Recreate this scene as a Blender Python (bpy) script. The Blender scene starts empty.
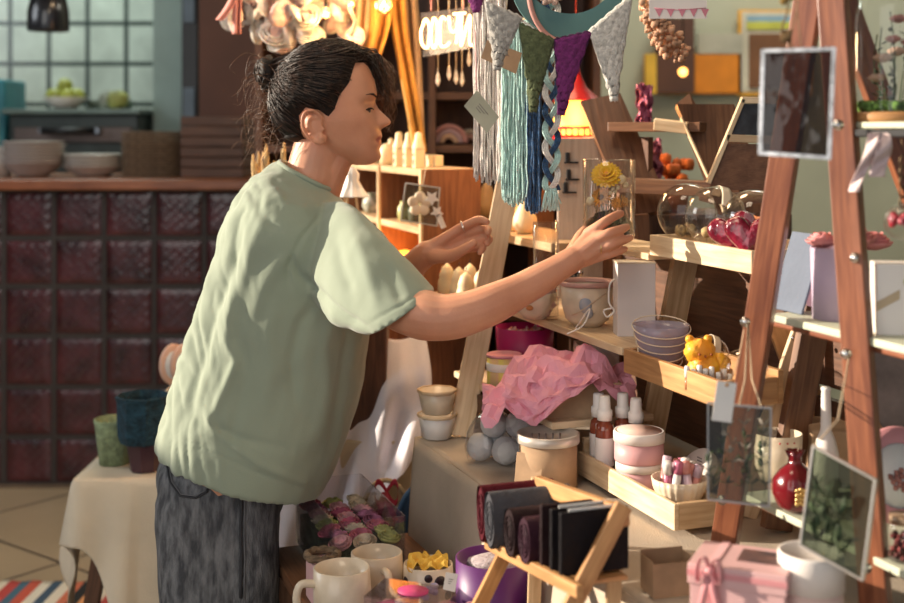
import bpy, bmesh, math, random
from mathutils import Vector as V, Matrix, noise
R = math.radians
PI = math.pi
sc = bpy.context.scene
col = sc.collection
rnd = random.Random(7)
F, H, CX, HY = 1255.0, 1.365, 452.0, 130.0          # focal length in pixels, camera height, principal point

def P(px, py, Y):                                   # the place seen at a pixel, Y metres away
    return V(((px - CX) / F * Y, Y, H - (py - HY) / F * Y))
def G(px, py, z):                                   # the place on the level z seen at a pixel
    Y = F * (H - z) / (py - HY)
    return V(((px - CX) / F * Y, Y, z))

# ------------------------------------------------------------------ materials
MATS = {}
def nt(m):
    m.use_nodes = True
    return m.node_tree.nodes, m.node_tree.links
def mat(name, c, rough=.6, metal=0, var=.12, scale=8, bump=0, bscale=60, spec=.5, sub=0, sheen=0, coat=0, c2=None, stretch=None, alpha=1, trans=0, emit=None, es=0):
    if name in MATS: return MATS[name]
    m = bpy.data.materials.new(name); N, L = nt(m)
    b = N['Principled BSDF']
    b.inputs['Roughness'].default_value = rough
    b.inputs['Metallic'].default_value = metal
    b.inputs['Specular IOR Level'].default_value = spec
    b.inputs['Coat Weight'].default_value = coat
    b.inputs['Sheen Weight'].default_value = sheen
    b.inputs['Transmission Weight'].default_value = trans
    if sub:
        b.inputs['Subsurface Weight'].default_value = sub
        b.inputs['Subsurface Radius'].default_value = (.02, .008, .004)
        b.inputs['Subsurface Scale'].default_value = .5
    tc = N.new('ShaderNodeTexCoord'); mp = N.new('ShaderNodeMapping')
    L.new(tc.outputs['Object'], mp.inputs['Vector'])
    if stretch: mp.inputs['Scale'].default_value = stretch
    n = N.new('ShaderNodeTexNoise'); n.inputs['Scale'].default_value = scale; n.inputs['Detail'].default_value = 5
    L.new(mp.outputs[0], n.inputs['Vector'])
    r = N.new('ShaderNodeValToRGB')
    c = tuple(c[:3]); d = c2 if c2 else tuple(max(0, x * (1 - 2 * var)) for x in c)
    e = c if c2 else tuple(min(1, x * (1 + var)) for x in c)
    r.color_ramp.elements[0].position = .35; r.color_ramp.elements[1].position = .65
    r.color_ramp.elements[0].color = (*d, 1); r.color_ramp.elements[1].color = (*e, 1)
    L.new(n.outputs['Fac'], r.inputs['Fac']); L.new(r.outputs[0], b.inputs['Base Color'])
    if bump:
        n2 = N.new('ShaderNodeTexNoise'); n2.inputs['Scale'].default_value = bscale; n2.inputs['Detail'].default_value = 4
        L.new(mp.outputs[0], n2.inputs['Vector'])
        bp = N.new('ShaderNodeBump'); bp.inputs['Strength'].default_value = bump; bp.inputs['Distance'].default_value = .01
        L.new(n2.outputs['Fac'], bp.inputs['Height']); L.new(bp.outputs[0], b.inputs['Normal'])
    if emit:
        b.inputs['Emission Color'].default_value = (*emit, 1); b.inputs['Emission Strength'].default_value = es
    MATS[name] = m
    return m
def wood(name, c1, c2, rough=.55, gs=3.0, coat=0, knots=True):
    if name in MATS: return MATS[name]
    m = bpy.data.materials.new(name); N, L = nt(m); b = N['Principled BSDF']
    b.inputs['Roughness'].default_value = rough; b.inputs['Coat Weight'].default_value = coat
    tc = N.new('ShaderNodeTexCoord'); mp = N.new('ShaderNodeMapping'); mp.inputs['Scale'].default_value = (gs, gs * 14, 1)
    L.new(tc.outputs['UV'], mp.inputs['Vector'])
    n = N.new('ShaderNodeTexNoise'); n.inputs['Scale'].default_value = 3; n.inputs['Detail'].default_value = 6; n.inputs['Distortion'].default_value = .6
    L.new(mp.outputs[0], n.inputs['Vector'])
    r = N.new('ShaderNodeValToRGB'); r.color_ramp.elements[0].position = .3; r.color_ramp.elements[1].position = .7
    r.color_ramp.elements[0].color = (*c1, 1); r.color_ramp.elements[1].color = (*c2, 1)
    L.new(n.outputs['Fac'], r.inputs['Fac'])
    n3 = N.new('ShaderNodeTexNoise'); n3.inputs['Scale'].default_value = 5; n3.inputs['Detail'].default_value = 3
    L.new(tc.outputs['UV'], n3.inputs['Vector'])
    r3 = N.new('ShaderNodeValToRGB'); r3.color_ramp.elements[0].position = .35; r3.color_ramp.elements[1].position = .6
    r3.color_ramp.elements[0].color = (.6, .55, .5, 1); r3.color_ramp.elements[1].color = (1, 1, 1, 1)
    L.new(n3.outputs['Fac'], r3.inputs['Fac'])
    mx = N.new('ShaderNodeMix'); mx.data_type = 'RGBA'; mx.blend_type = 'MULTIPLY'; mx.inputs[0].default_value = .7
    L.new(r.outputs[0], mx.inputs[6]); L.new(r3.outputs[0], mx.inputs[7]); L.new(mx.outputs[2], b.inputs['Base Color'])
    bp = N.new('ShaderNodeBump'); bp.inputs['Strength'].default_value = .25; bp.inputs['Distance'].default_value = .002
    L.new(n.outputs['Fac'], bp.inputs['Height']); L.new(bp.outputs[0], b.inputs['Normal'])
    MATS[name] = m
    return m
def glass(name, tint=(1, 1, 1), refl=.9, rough=.02, ior=1.45, dens=0.0, bump=0):
    if name in MATS: return MATS[name]
    m = bpy.data.materials.new(name); N, L = nt(m)
    N.remove(N['Principled BSDF']); out = N['Material Output']
    t = N.new('ShaderNodeBsdfTransparent'); t.inputs['Color'].default_value = (*tint, 1)
    g = N.new('ShaderNodeBsdfGlossy'); g.inputs['Roughness'].default_value = rough; g.inputs['Color'].default_value = (refl, refl, refl, 1)
    lw = N.new('ShaderNodeLayerWeight'); lw.inputs['Blend'].default_value = .5
    pw = N.new('ShaderNodeMath'); pw.operation = 'POWER'; pw.inputs[1].default_value = 2.4; L.new(lw.outputs['Facing'], pw.inputs[0])
    fr = N.new('ShaderNodeMath'); fr.operation = 'MULTIPLY_ADD'; fr.inputs[1].default_value = .8; fr.inputs[2].default_value = ((ior - 1) / (ior + 1)) ** 2; L.new(pw.outputs[0], fr.inputs[0])
    mx = N.new('ShaderNodeMixShader')
    L.new(fr.outputs[0], mx.inputs[0]); L.new(t.outputs[0], mx.inputs[1]); L.new(g.outputs[0], mx.inputs[2])
    if bump:
        tc = N.new('ShaderNodeTexCoord'); n = N.new('ShaderNodeTexNoise'); n.inputs['Scale'].default_value = 25
        L.new(tc.outputs['Object'], n.inputs['Vector'])
        bp = N.new('ShaderNodeBump'); bp.inputs['Strength'].default_value = bump; bp.inputs['Distance'].default_value = .01
        L.new(n.outputs['Fac'], bp.inputs['Height']); L.new(bp.outputs[0], g.inputs['Normal']); L.new(bp.outputs[0], lw.inputs['Normal'])
    last = mx
    if dens:
        df = N.new('ShaderNodeBsdfDiffuse'); df.inputs['Color'].default_value = (*tint, 1)
        m2 = N.new('ShaderNodeMixShader'); m2.inputs[0].default_value = dens
        L.new(mx.outputs[0], m2.inputs[1]); L.new(df.outputs[0], m2.inputs[2]); last = m2
    L.new(last.outputs[0], out.inputs['Surface'])
    MATS[name] = m
    return m
def emis(name, c, s):
    if name in MATS: return MATS[name]
    m = bpy.data.materials.new(name); N, L = nt(m)
    b = N['Principled BSDF']; b.inputs['Base Color'].default_value = (*c, 1)
    b.inputs['Emission Color'].default_value = (*c, 1); b.inputs['Emission Strength'].default_value = s
    MATS[name] = m
    return m

# ------------------------------------------------------------------ geometry
def frame(d, up=V((0, 0, 1))):                      # rotation whose x axis runs along d
    d = V(d).normalized()
    y = V(up).cross(d)
    if y.length < 1e-4: y = V((0, 1, 0)).cross(d)
    y.normalize(); z = d.cross(y)
    return Matrix((d, y, z)).transposed().to_4x4()
class MB:
    def __init__(s):
        s.bm = bmesh.new(); s.uv = s.bm.loops.layers.uv.new('UVMap'); s.k = rnd.random() * 10
    def face(s, vs, smooth=False, mi=0):
        try: f = s.bm.faces.new(vs)
        except ValueError: return None
        f.smooth = smooth; f.material_index = mi
        return f
    def box(s, c, size, rot=None, M=None, bev=0.0, mi=0):
        M = M or (Matrix.Translation(V(c)) @ (rot.to_4x4() if rot else Matrix()))
        x, y, z = [a / 2 for a in size]; s.k += 1.37
        ax = max(range(3), key=lambda i: size[i])
        if bev:
            t = bmesh.new(); r = bmesh.ops.create_cube(t, size=1)
            bmesh.ops.scale(t, verts=t.verts, vec=size)
            bmesh.ops.bevel(t, geom=list(t.edges), offset=bev, segments=2, affect='EDGES', profile=.5)
        else:
            t = bmesh.new(); bmesh.ops.create_cube(t, size=1); bmesh.ops.scale(t, verts=t.verts, vec=size)
        t.verts.ensure_lookup_table(); t.normal_update()
        vs = [s.bm.verts.new(M @ v.co) for v in t.verts]; vi = {v: i for i, v in enumerate(t.verts)}
        for f in t.faces:
            nf = s.face([vs[vi[v]] for v in f.verts], bev > 0 and len(f.verts) < 0, mi)
            if not nf: continue
            n = f.normal; na = max(range(3), key=lambda i: abs(n[i]))
            others = [i for i in range(3) if i != na]
            if ax in others: u = ax; w = [i for i in others if i != ax][0]
            else: u, w = others
            for l, v in zip(nf.loops, f.verts):
                l[s.uv].uv = (v.co[u] + s.k, v.co[w] + s.k * .7 + na * .31)
        t.free()
        return s
    def bar(s, p0, p1, w, d, up=V((0, 0, 1)), bev=0.002, ext=0, mi=0):   # w across (sideways of up), d along up
        p0, p1 = V(p0), V(p1); dd = p1 - p0; L_ = dd.length + 2 * ext
        M = Matrix.Translation((p0 + p1) / 2) @ frame(dd, up)
        return s.box(None, (L_, w, d), M=M, bev=min(bev, w * .3, d * .3), mi=mi)
    def tube(s, pts, r, n=8, cap=True, closed=False, mi=0, smooth=True):
        pts = [V(p) for p in pts]; m = len(pts); rings = []
        rad = r if callable(r) else (lambda t: r)
        prev = None
        for i, p in enumerate(pts):
            if closed: d = pts[(i + 1) % m] - pts[i - 1]
            else: d = pts[min(i + 1, m - 1)] - pts[max(i - 1, 0)]
            if d.length < 1e-9: d = V((0, 0, 1))
            d.normalize()
            if prev is None:
                a = V((0, 0, 1)) if abs(d.z) < .9 else V((1, 0, 0))
                x = d.cross(a).normalized()
            else:
                x = prev - d * prev.dot(d)
                x = x.normalized() if x.length > 1e-6 else d.orthogonal().normalized()
            prev = x; y = d.cross(x); rr = rad(i / max(1, m - 1))
            rings.append([s.bm.verts.new(p + (x * math.cos(2 * PI * k / n) + y * math.sin(2 * PI * k / n)) * rr) for k in range(n)])
        for i in range(m if closed else m - 1):
            a, b = rings[i], rings[(i + 1) % m]
            for k in range(n): s.face([a[k], a[(k + 1) % n], b[(k + 1) % n], b[k]], smooth, mi)
        if cap and not closed:
            s.face(rings[0][::-1], False, mi); s.face(rings[-1], False, mi)
        return s
    def lathe(s, prof, c=(0, 0, 0), n=32, M=None, sx=1, sy=1, wob=None, mi=0, smooth=True):
        M = M or Matrix.Translation(V(c)); rings = []
        for (r, z) in prof:
            if r < 1e-6: rings.append([s.bm.verts.new(M @ V((0, 0, z)))]); continue
            ring = []
            for k in range(n):
                a = 2 * PI * k / n; q = wob(a, z) if wob else 1
                ring.append(s.bm.verts.new(M @ V((r * q * sx * math.cos(a), r * q * sy * math.sin(a), z))))
            rings.append(ring)
        for i in range(len(rings) - 1):
            a, b = rings[i], rings[i + 1]
            for k in range(n):
                k2 = (k + 1) % n
                if len(a) == 1 and len(b) == 1: continue
                if len(a) == 1: fc = s.face([a[0], b[k2], b[k]], smooth, mi)
                elif len(b) == 1: fc = s.face([a[k], a[k2], b[0]], smooth, mi)
                else: fc = s.face([a[k], a[k2], b[k2], b[k]], smooth, mi)
                if fc:
                    for l, (uu, vv) in zip(fc.loops, [(k, i), (k + 1, i), (k + 1, i + 1), (k, i + 1)]):
                        l[s.uv].uv = (uu / n * .3 + s.k, vv * .05)
        return s
    def prism(s, poly, t, M, mi=0):                  # outline in the local xy plane, thickness t about z = 0
        M = M or Matrix()
        a = [s.bm.verts.new(M @ V((x, y, -t / 2))) for x, y in poly]
        b = [s.bm.verts.new(M @ V((x, y, t / 2))) for x, y in poly]
        fs = [s.face(a[::-1], False, mi), s.face(b, False, mi)]; n = len(poly); s.k += 1.1
        for i in range(n): fs.append(s.face([a[i], a[(i + 1) % n], b[(i + 1) % n], b[i]], False, mi))
        Mi = M.inverted()
        for f in fs:
            if f:
                for l in f.loops:
                    q = Mi @ l.vert.co; l[s.uv].uv = (q.y + q.z + s.k, q.x)
        return s
    def ball(s, c, r, seg=16, M=None, sc_=(1, 1, 1), mi=0, wob=0):
        M0 = M or Matrix.Translation(V(c)); h = seg // 2; rings = []
        for i in range(h + 1):
            th = PI * i / h; z = -math.cos(th); q = math.sin(th)
            if i in (0, h): rings.append([s.bm.verts.new(M0 @ V((0, 0, z * r * sc_[2])))]); continue
            ring = []
            for k in range(seg):
                a = 2 * PI * k / seg; p = V((q * math.cos(a), q * math.sin(a), z))
                w = 1 + (wob * noise.noise(p * 2.2 + V((s.k, 0, 0))) if wob else 0)
                ring.append(s.bm.verts.new(M0 @ V((p.x * r * sc_[0] * w, p.y * r * sc_[1] * w, p.z * r * sc_[2] * w))))
            rings.append(ring)
        for i in range(h):
            a, b = rings[i], rings[i + 1]
            for k in range(seg):
                k2 = (k + 1) % seg
                if len(a) == 1: s.face([a[0], b[k2], b[k]], True, mi)
                elif len(b) == 1: s.face([a[k], a[k2], b[0]], True, mi)
                else: s.face([a[k], a[k2], b[k2], b[k]], True, mi)
        return s
    def grid(s, fn, nu, nv, th=0, smooth=True, closeu=False, mi=0):   # surface point fn(u, v), given a real thickness th
        g = [[V(fn(i / nu, j / nv)) for i in range(nu + (0 if closeu else 1))] for j in range(nv + 1)]
        w = len(g[0]); vv = [[s.bm.verts.new(p) for p in row] for row in g]
        def quad(t, i, j, flip=False):
            i2 = (i + 1) % w
            q = [t[j][i], t[j][i2], t[j + 1][i2], t[j + 1][i]]
            fc = s.face(q[::-1] if flip else q, smooth, mi)
            if fc:
                uvs = [(i, j), (i + 1, j), (i + 1, j + 1), (i, j + 1)]
                if flip: uvs = uvs[::-1]
                for l, (a, b) in zip(fc.loops, uvs): l[s.uv].uv = (a / nu, b / nv)
        for j in range(nv):
            for i in range(w if closeu else w - 1): quad(vv, i, j)
        if th:
            b = []
            for j in range(nv + 1):
                row = []
                for i in range(w):
                    i0, i1 = (max(i - 1, 0), min(i + 1, w - 1)) if not closeu else ((i - 1) % w, (i + 1) % w)
                    du = g[j][i1] - g[j][i0]; dv = g[min(j + 1, nv)][i] - g[max(j - 1, 0)][i]
                    nn = du.cross(dv); nn = nn.normalized() if nn.length > 1e-12 else V((0, 0, 1))
                    row.append(s.bm.verts.new(g[j][i] - nn * th))
                b.append(row)
            for j in range(nv):
                for i in range(w if closeu else w - 1): quad(b, i, j, True)
            for j in (0, nv):
                for i in range(w if closeu else w - 1):
                    i2 = (i + 1) % w; s.face([vv[j][i2], vv[j][i], b[j][i], b[j][i2]], smooth, mi)
            if not closeu:
                for i in (0, w - 1):
                    for j in range(nv): s.face([vv[j][i], vv[j + 1][i], b[j + 1][i], b[j][i]], smooth, mi)
        return s
    def make(s, name, m, parent=None, world=False, label=None):
        if world and parent: s.bm.transform(world_of(parent).inverted())
        bmesh.ops.recalc_face_normals(s.bm, faces=s.bm.faces)
        me = bpy.data.meshes.new(name); s.bm.to_mesh(me); s.bm.free()
        for q in (m if isinstance(m, (list, tuple)) else [m]): me.materials.append(q)
        o = bpy.data.objects.new(name, me); col.objects.link(o)
        if parent: o.parent = parent
        if label: o['label'] = label
        return o
def world_of(o):
    M = Matrix.LocRotScale(o.location, o.rotation_euler, o.scale)
    return world_of(o.parent) @ M if o.parent else M
def tag(o, label, cat, group=None):
    o['label'] = label; o['category'] = cat
    if group: o['group'] = group
    return o
def thing(name, label, cat, loc=(0, 0, 0), rotz=0, group=None, tilt=None):
    o = bpy.data.objects.new(name, None); col.objects.link(o); o.empty_display_size = .05
    o.location = V(loc); o.rotation_euler = (tilt[0], tilt[1], rotz) if tilt else (0, 0, rotz)
    return tag(o, label, cat, group)
def struct(o):
    o['kind'] = 'structure'; return o
def copy(root, loc, rotz=None, label=None, group=None, scale=None, rot=None):
    r = root.copy(); col.objects.link(r); r.location = V(loc)
    if rotz is not None: r.rotation_euler = (0, 0, rotz)
    if rot is not None: r.rotation_euler = rot
    if scale: r.scale = (scale,) * 3 if not isinstance(scale, tuple) else scale
    if label: r['label'] = label
    if group: r['group'] = group
    for ch in list(kids(root)):
        c = ch.copy(); col.objects.link(c); c.parent = r
        for g in kids(ch):
            d = g.copy(); col.objects.link(d); d.parent = c
    return r
def kids(o): return [c for c in col.objects if c.parent == o]
def lerp(a, b, t): return a + (b - a) * t
def interp(tab, x):                                 # smooth table lookup
    if x <= tab[0][0]: return tab[0][1]
    for (a, va), (b, vb) in zip(tab, tab[1:]):
        if x <= b:
            t = (x - a) / (b - a); return va + (vb - va) * t
    return tab[-1][1]
def cr(pts, n=8, closed=False):                     # Catmull-Rom curve through points
    pts = [V(p) for p in pts]; out = []; m = len(pts)
    for i in range(m if closed else m - 1):
        p0 = pts[(i - 1) % m] if closed else pts[max(i - 1, 0)]; p1 = pts[i]; p2 = pts[(i + 1) % m]
        p3 = pts[(i + 2) % m] if closed else pts[min(i + 2, m - 1)]
        for k in range(n):
            t = k / n
            out.append(.5 * ((2 * p1) + (p2 - p0) * t + (2 * p0 - 5 * p1 + 4 * p2 - p3) * t * t + (3 * p1 - p0 - 3 * p2 + p3) * t ** 3))
    if not closed: out.append(pts[-1])
    return out
def light(name, typ, loc, e, c=(1, 1, 1), size=.1, rot=None):
    l = bpy.data.lights.new(name, typ); l.energy = e; l.color = c
    if typ == 'AREA': l.size = size
    elif typ == 'SUN': l.angle = size
    else: l.shadow_soft_size = size
    o = bpy.data.objects.new(name, l); col.objects.link(o); o.location = loc
    if rot: o.rotation_euler = rot
    return o
# ------------------------------------------------------------------ camera
cam = bpy.data.cameras.new('camera'); co = bpy.data.objects.new('camera', cam); col.objects.link(co); sc.camera = co
cam.sensor_width = 36; cam.lens = F / 904 * 36; cam.shift_y = -(301.5 - HY) / 904
co.location = (0, 0, H); co.rotation_euler = (R(90), 0, 0)
cam.clip_start = .05; cam.dof.use_dof = True; cam.dof.focus_distance = 2.15; cam.dof.aperture_fstop = 3.2
sc.view_settings.view_transform = 'Standard'; sc.view_settings.look = 'None'; sc.view_settings.gamma = 1
sc.view_settings.exposure = 0.0; sc.view_settings.use_curve_mapping = False

# ------------------------------------------------------------------ shared materials
W_PINE = wood('pine_wood', (.52, .33, .17), (.74, .54, .33), .5)
W_PALE = wood('pale_pine_wood', (.66, .46, .27), (.86, .68, .46), .5)
W_OAK = wood('golden_wood', (.40, .19, .07), (.62, .34, .14), .5)
W_RED = wood('red_brown_wood', (.15, .045, .024), (.34, .125, .06), .38, coat=.2)
W_DARK = wood('dark_brown_wood', (.07, .030, .016), (.17, .075, .04), .5)
W_WAL = wood('walnut_wood', (.13, .055, .028), (.27, .13, .066), .42)
W_COUNTER = wood('counter_wood', (.22, .065, .025), (.42, .15, .06), .35)
M_WHITE = mat('white_plastic', (.80, .77, .74), .4, var=.03)
M_CREAM = mat('cream_ceramic', (.74, .62, .47), .35, var=.08, scale=20, coat=.3)
M_CANDLE = mat('cream_wax', (.80, .66, .42), .5, var=.06, sub=.2)
M_KRAFT = mat('kraft_cardboard', (.42, .27, .16), .85, var=.08, scale=30)
M_PINKP = mat('pink_tissue_paper', (.80, .36, .46), .75, var=.08, scale=6)
M_BLACK = mat('black_metal', (.012, .012, .014), .35, var=.1)
M_STEEL = mat('steel', (.55, .53, .52), .3, metal=1, var=.05)
M_CHROME = mat('chrome', (.8, .8, .8), .12, metal=1, var=.02)
M_GOLD = mat('gold', (.80, .55, .22), .3, metal=1, var=.05)
GL = glass('clear_glass')
GLS = glass('smoky_glass', (.80, .76, .72))
GLA = glass('clear_acrylic', (.96, .96, .98), .6, .03, 1.3, dens=.012)

# ------------------------------------------------------------------ the setting
M_FLOOR = mat('floor_tile_beige', (.46, .36, .23), .28, var=.06, scale=2.5)
N, L = M_FLOOR.node_tree.nodes, M_FLOOR.node_tree.links
tc = N.new('ShaderNodeTexCoord'); mp = N.new('ShaderNodeMapping'); mp.inputs['Rotation'].default_value = (0, 0, R(38))
mp.inputs['Location'].default_value = (.31, .12, 0)
br = N.new('ShaderNodeTexBrick'); br.offset = 0; br.inputs['Scale'].default_value = 1
br.inputs['Brick Width'].default_value = .62; br.inputs['Row Height'].default_value = .62; br.inputs['Mortar Size'].default_value = .006
L.new(tc.outputs['Object'], mp.inputs[0]); L.new(mp.outputs[0], br.inputs['Vector'])
mx = N.new('ShaderNodeMix'); mx.data_type = 'RGBA'
src = N['Principled BSDF'].inputs['Base Color'].links[0].from_socket
L.new(br.outputs['Fac'], mx.inputs[0]); L.new(src, mx.inputs[6]); mx.inputs[7].default_value = (.05, .035, .025, 1)
L.new(mx.outputs[2], N['Principled BSDF'].inputs['Base Color'])
b = MB(); b.box((0, 4, -.05), (9, 10.4, .1)); struct(b.make('floor', M_FLOOR))
M_WALLG = mat('pale_green_plaster', (.46, .49, .38), .8, var=.05, scale=3)
b = MB(); b.box((2.0, 5.45, 1.7), (5.4, .1, 3.4)); struct(b.make('wall_back', M_WALLG))
b = MB(); b.box((4.55, 4, 1.7), (.1, 10.4, 3.4)); struct(b.make('wall_right', M_WALLG))
M_CEIL = mat('ceiling_plaster', (.28, .25, .22), .9, var=.03)
b = MB(); b.box((0, 4, 3.45), (9.2, 10.4, .1)); struct(b.make('ceiling', M_CEIL))
# left wall with a tall window that lets the sun in
M_WALLD = mat('dark_plaster', (.16, .13, .12), .85, var=.05)
wy0, wy1, wz0, wz1 = 2.08, 4.3, 1.75, 3.1
for c, s in (((-4.25, (wy0 - 1.2) / 2, 1.7), (.12, wy0 + 1.2, 3.4)), ((-4.25, (wy1 + 9.2) / 2, 1.7), (.12, 9.2 - wy1, 3.4)),
             ((-4.25, (wy0 + wy1) / 2, wz0 / 2), (.12, wy1 - wy0, wz0)), ((-4.25, (wy0 + wy1) / 2, (3.4 + wz1) / 2), (.12, wy1 - wy0, 3.4 - wz1))):
    b = MB(); b.box(c, s); struct(b.make('wall_left', M_WALLD))
b = MB()
for y in (wy0 + .03, (wy0 + wy1) / 2, wy1 - .03): b.box((-4.25, y, (wz0 + wz1) / 2), (.06, .06, wz1 - wz0))
for z in (wz0 + .03, wz1 - .03): b.box((-4.25, (wy0 + wy1) / 2, z), (.06, wy1 - wy0 - .18, .06))
struct(b.make('window_1', M_WHITE))
# kitchen behind the counter: wall of pale green glass tiles with dark joints
M_TILE = mat('green_glass_tile', (.56, .62, .55), .18, var=.10, scale=5, bump=.15, bscale=30)
N, L = M_TILE.node_tree.nodes, M_TILE.node_tree.links
tc = N.new('ShaderNodeTexCoord'); mp = N.new('ShaderNodeMapping'); mp.inputs['Rotation'].default_value = (R(90), 0, 0); mp.inputs['Location'].default_value = (.093, 0.12, 0)
br = N.new('ShaderNodeTexBrick'); br.offset = 0; br.inputs['Scale'].default_value = 1
br.inputs['Brick Width'].default_value = .222; br.inputs['Row Height'].default_value = .232; br.inputs['Mortar Size'].default_value = .014
L.new(tc.outputs['Object'], mp.inputs[0]); L.new(mp.outputs[0], br.inputs['Vector'])
mx = N.new('ShaderNodeMix'); mx.data_type = 'RGBA'
src = N['Principled BSDF'].inputs['Base Color'].links[0].from_socket
L.new(br.outputs['Fac'], mx.inputs[0]); L.new(src, mx.inputs[6]); mx.inputs[7].default_value = (.05, .07, .06, 1)
L.new(mx.outputs[2], N['Principled BSDF'].inputs['Base Color'])
b = MB(); b.box((-2.4, 7.25, 1.7), (3.9, .1, 3.4)); struct(b.make('wall_kitchen', M_TILE))
M_PIL = mat('pale_teal_plaster', (.36, .47, .43), .6, var=.04)
x0, x1 = P(158, 0, 6.3).x, P(187, 0, 6.3).x
b = MB(); b.box(((x0 + x1) / 2, 6.3, 1.7), (x1 - x0, .2, 3.4)); struct(b.make('wall_pillar', M_PIL))
M_BRWN = mat('brown_painted_board', (.10, .038, .022), .6, var=.1, scale=3)
x0, x1 = P(200, 0, 5.3).x, P(262, 0, 5.3).x
b = MB(); b.box(((x0 + x1) / 2, 5.34, 1.7), (x1 - x0, .12, 3.4)); struct(b.make('wall_partition', M_BRWN))
b = MB(); b.box((-.84, 6.35, 1.7), (.12, 1.8, 3.4)); struct(b.make('wall_kitchen_side', M_BRWN))

# kitchen cupboard tower between pillar and partition
t = thing('cupboard_tower', 'dark narrow appliance tower between the teal pillar and brown partition', 'cupboard', (P(194, 0, 5.9).x, 5.95, 0))
b = MB(); b.box((0, 0, 1.2), (.075, .3, 2.4), bev=.005); b.make('body', M_BLACK, t)
M_NAVY = mat('blue_grey_panel', (.16, .22, .27), .4, var=.1)
for z0, z1 in ((1.42, 1.56), (1.86, 1.98)):
    b = MB(); b.box((0, -.16, (z0 + z1) / 2), (.05, .02, z1 - z0)); b.make('panel', M_NAVY, t)
# glass block counter
M_BLOCK = mat('wine_red_glass_block', (.075, .018, .022), .22, var=.30, scale=9, bump=.30, bscale=30, spec=.5, coat=.15)
M_MORT = mat('dark_mortar', (.045, .036, .032), .7, var=.1)
CY = 4.8; pit = .1915
t = thing('glass_block_counter', 'bar counter faced with wine red glass blocks under a wooden top', 'counter', (-1.35, CY, 0))
X0 = P(4, 0, CY).x
zb = [H - (y - HY) / F * CY for y in (190, 238, 286.5, 336, 387, 437, 484)]
b = MB()
for i in range(-3, 6):
    for j in range(6):
        xa, xb = X0 + i * pit, X0 + (i + 1) * pit; za, zz = zb[j + 1], zb[j]
        cx, cz = (xa + xb) / 2, (za + zz) / 2; w, h = pit - .022, zz - za - .022
        ph = rnd.random() * 6
        def fn(u, v, cx=cx, cz=cz, w=w, h=h, ph=ph):
            e = min(u, 1 - u, v, 1 - v); puff = .004 * min(1, e / .12) ** .5
            rip = .0016 * (math.sin((u + v) * 30 + ph) + math.sin((u - v) * 26 + ph)) * min(1, e / .15)
            return (cx + (u - .5) * w, CY - puff - rip, cz + (v - .5) * h)
        b.grid(fn, 16, 16)
        b.box((cx, CY + .045, cz), (w, .08, h))
b.make('glass_blocks', M_BLOCK, t, world=True)
b = MB()
xa, xb = X0 - 3 * pit, X0 + 6 * pit
for i in range(-3, 7): b.box((X0 + i * pit, CY + .04, (zb[0] + zb[6]) / 2), (.018, .085, zb[0] - zb[6]))
for z in zb: b.box(((xa + xb) / 2, CY + .04, z), (xb - xa, .083, .018))
b.box(((xa + xb) / 2, CY + .1, zb[0] / 2 + .02), (xb - xa, .03, zb[0] - .04))
b.make('mortar_frame', M_MORT, t, world=True)
b = MB(); b.box(((xa + xb) / 2, CY + .03, zb[6] / 2), (xb - xa + .02, .1, zb[6])); b.make('plinth', mat('brown_plinth', (.16, .11, .07), .6), t, world=True)
zt = 1.17
b = MB(); b.box(((xa + xb) / 2, CY + .29, zt - .012), (xb - xa + .06, .72, .04), bev=.006); b.make('countertop', W_COUNTER, t, world=True)
CT = zt + .008
# crockery on the counter
M_PLATE = mat('grey_white_ceramic', (.42, .37, .34), .25, var=.04)
M_PLATEW = mat('warm_white_ceramic', (.58, .54, .49), .3, var=.04)
def bowl_mesh(r, h, name, m, parent):
    b = MB(); b.lathe([(0, 0), (r * .45, 0), (r * .5, .004), (r * .78, h * .45), (r * .93, h * .88), (r * 1.02, h - .001), (r * 1.02, h + .002), (r * .93, h), (r * .75, h * .55), (r * .4, .012), (0, .01)], n=36)
    return b.make(name, m, parent)
p0 = P(33, 178, CY + .2); r = .118
for k in range(7):
    o = bowl_mesh(r + .004 * (k % 2), .06, 'bowl', M_PLATE, None); o.location = (p0.x + .002 * (k % 3), CY + .2, CT + .0135 * k)
    tag(o, 'grey bowl in the tall nested stack on the wooden counter', 'bowl', 'stacked grey bowls on the counter')
p0 = P(94, 178, CY + .25)
for k in range(4):
    o = bowl_mesh(.125, .045, 'bowl', M_PLATEW, None); o.location = (p0.x, CY + .25, CT + .0145 * k)
    tag(o, 'wide warm white bowl in the low nested stack on the wooden counter', 'bowl', 'stacked white bowls on the counter')
M_CUP = mat('dark_grey_ceramic', (.30, .25, .20), .4)
o = MB().lathe([(0, 0), (.045, 0), (.05, .12), (.046, .12), (.04, .01), (0, .008)]).make('tall_cup', M_PLATEW)
o.location = (P(-1, 0, CY + .2).x, CY + .2, CT); tag(o, 'tall white cup at the left end of the wooden counter', 'cup')
# wicker tray stack
M_WICK = mat('brown_wicker', (.20, .13, .075), .7, var=.3, scale=60, bump=.8, bscale=150, stretch=(1, 1, 3))
p0 = P(156, 178, CY + .25)
for k in range(5):
    b = MB(); w = .205
    for z in (.006, .018, .030):
        pts = cr([(-w / 2, -.09, z), (w / 2, -.09, z), (w / 2, .09, z), (-w / 2, .09, z)], 6, True)
        b.tube(pts, .0058, 6, closed=True)
    b.box((0, 0, .004), (w * .9, .16, .006))
    o = b.make('wicker_tray', M_WICK); o.location = (p0.x, CY + .25, CT + .0365 * k)
    tag(o, 'brown wicker tray in the stack on the wooden counter', 'tray', 'stacked wicker trays on the counter')
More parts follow.
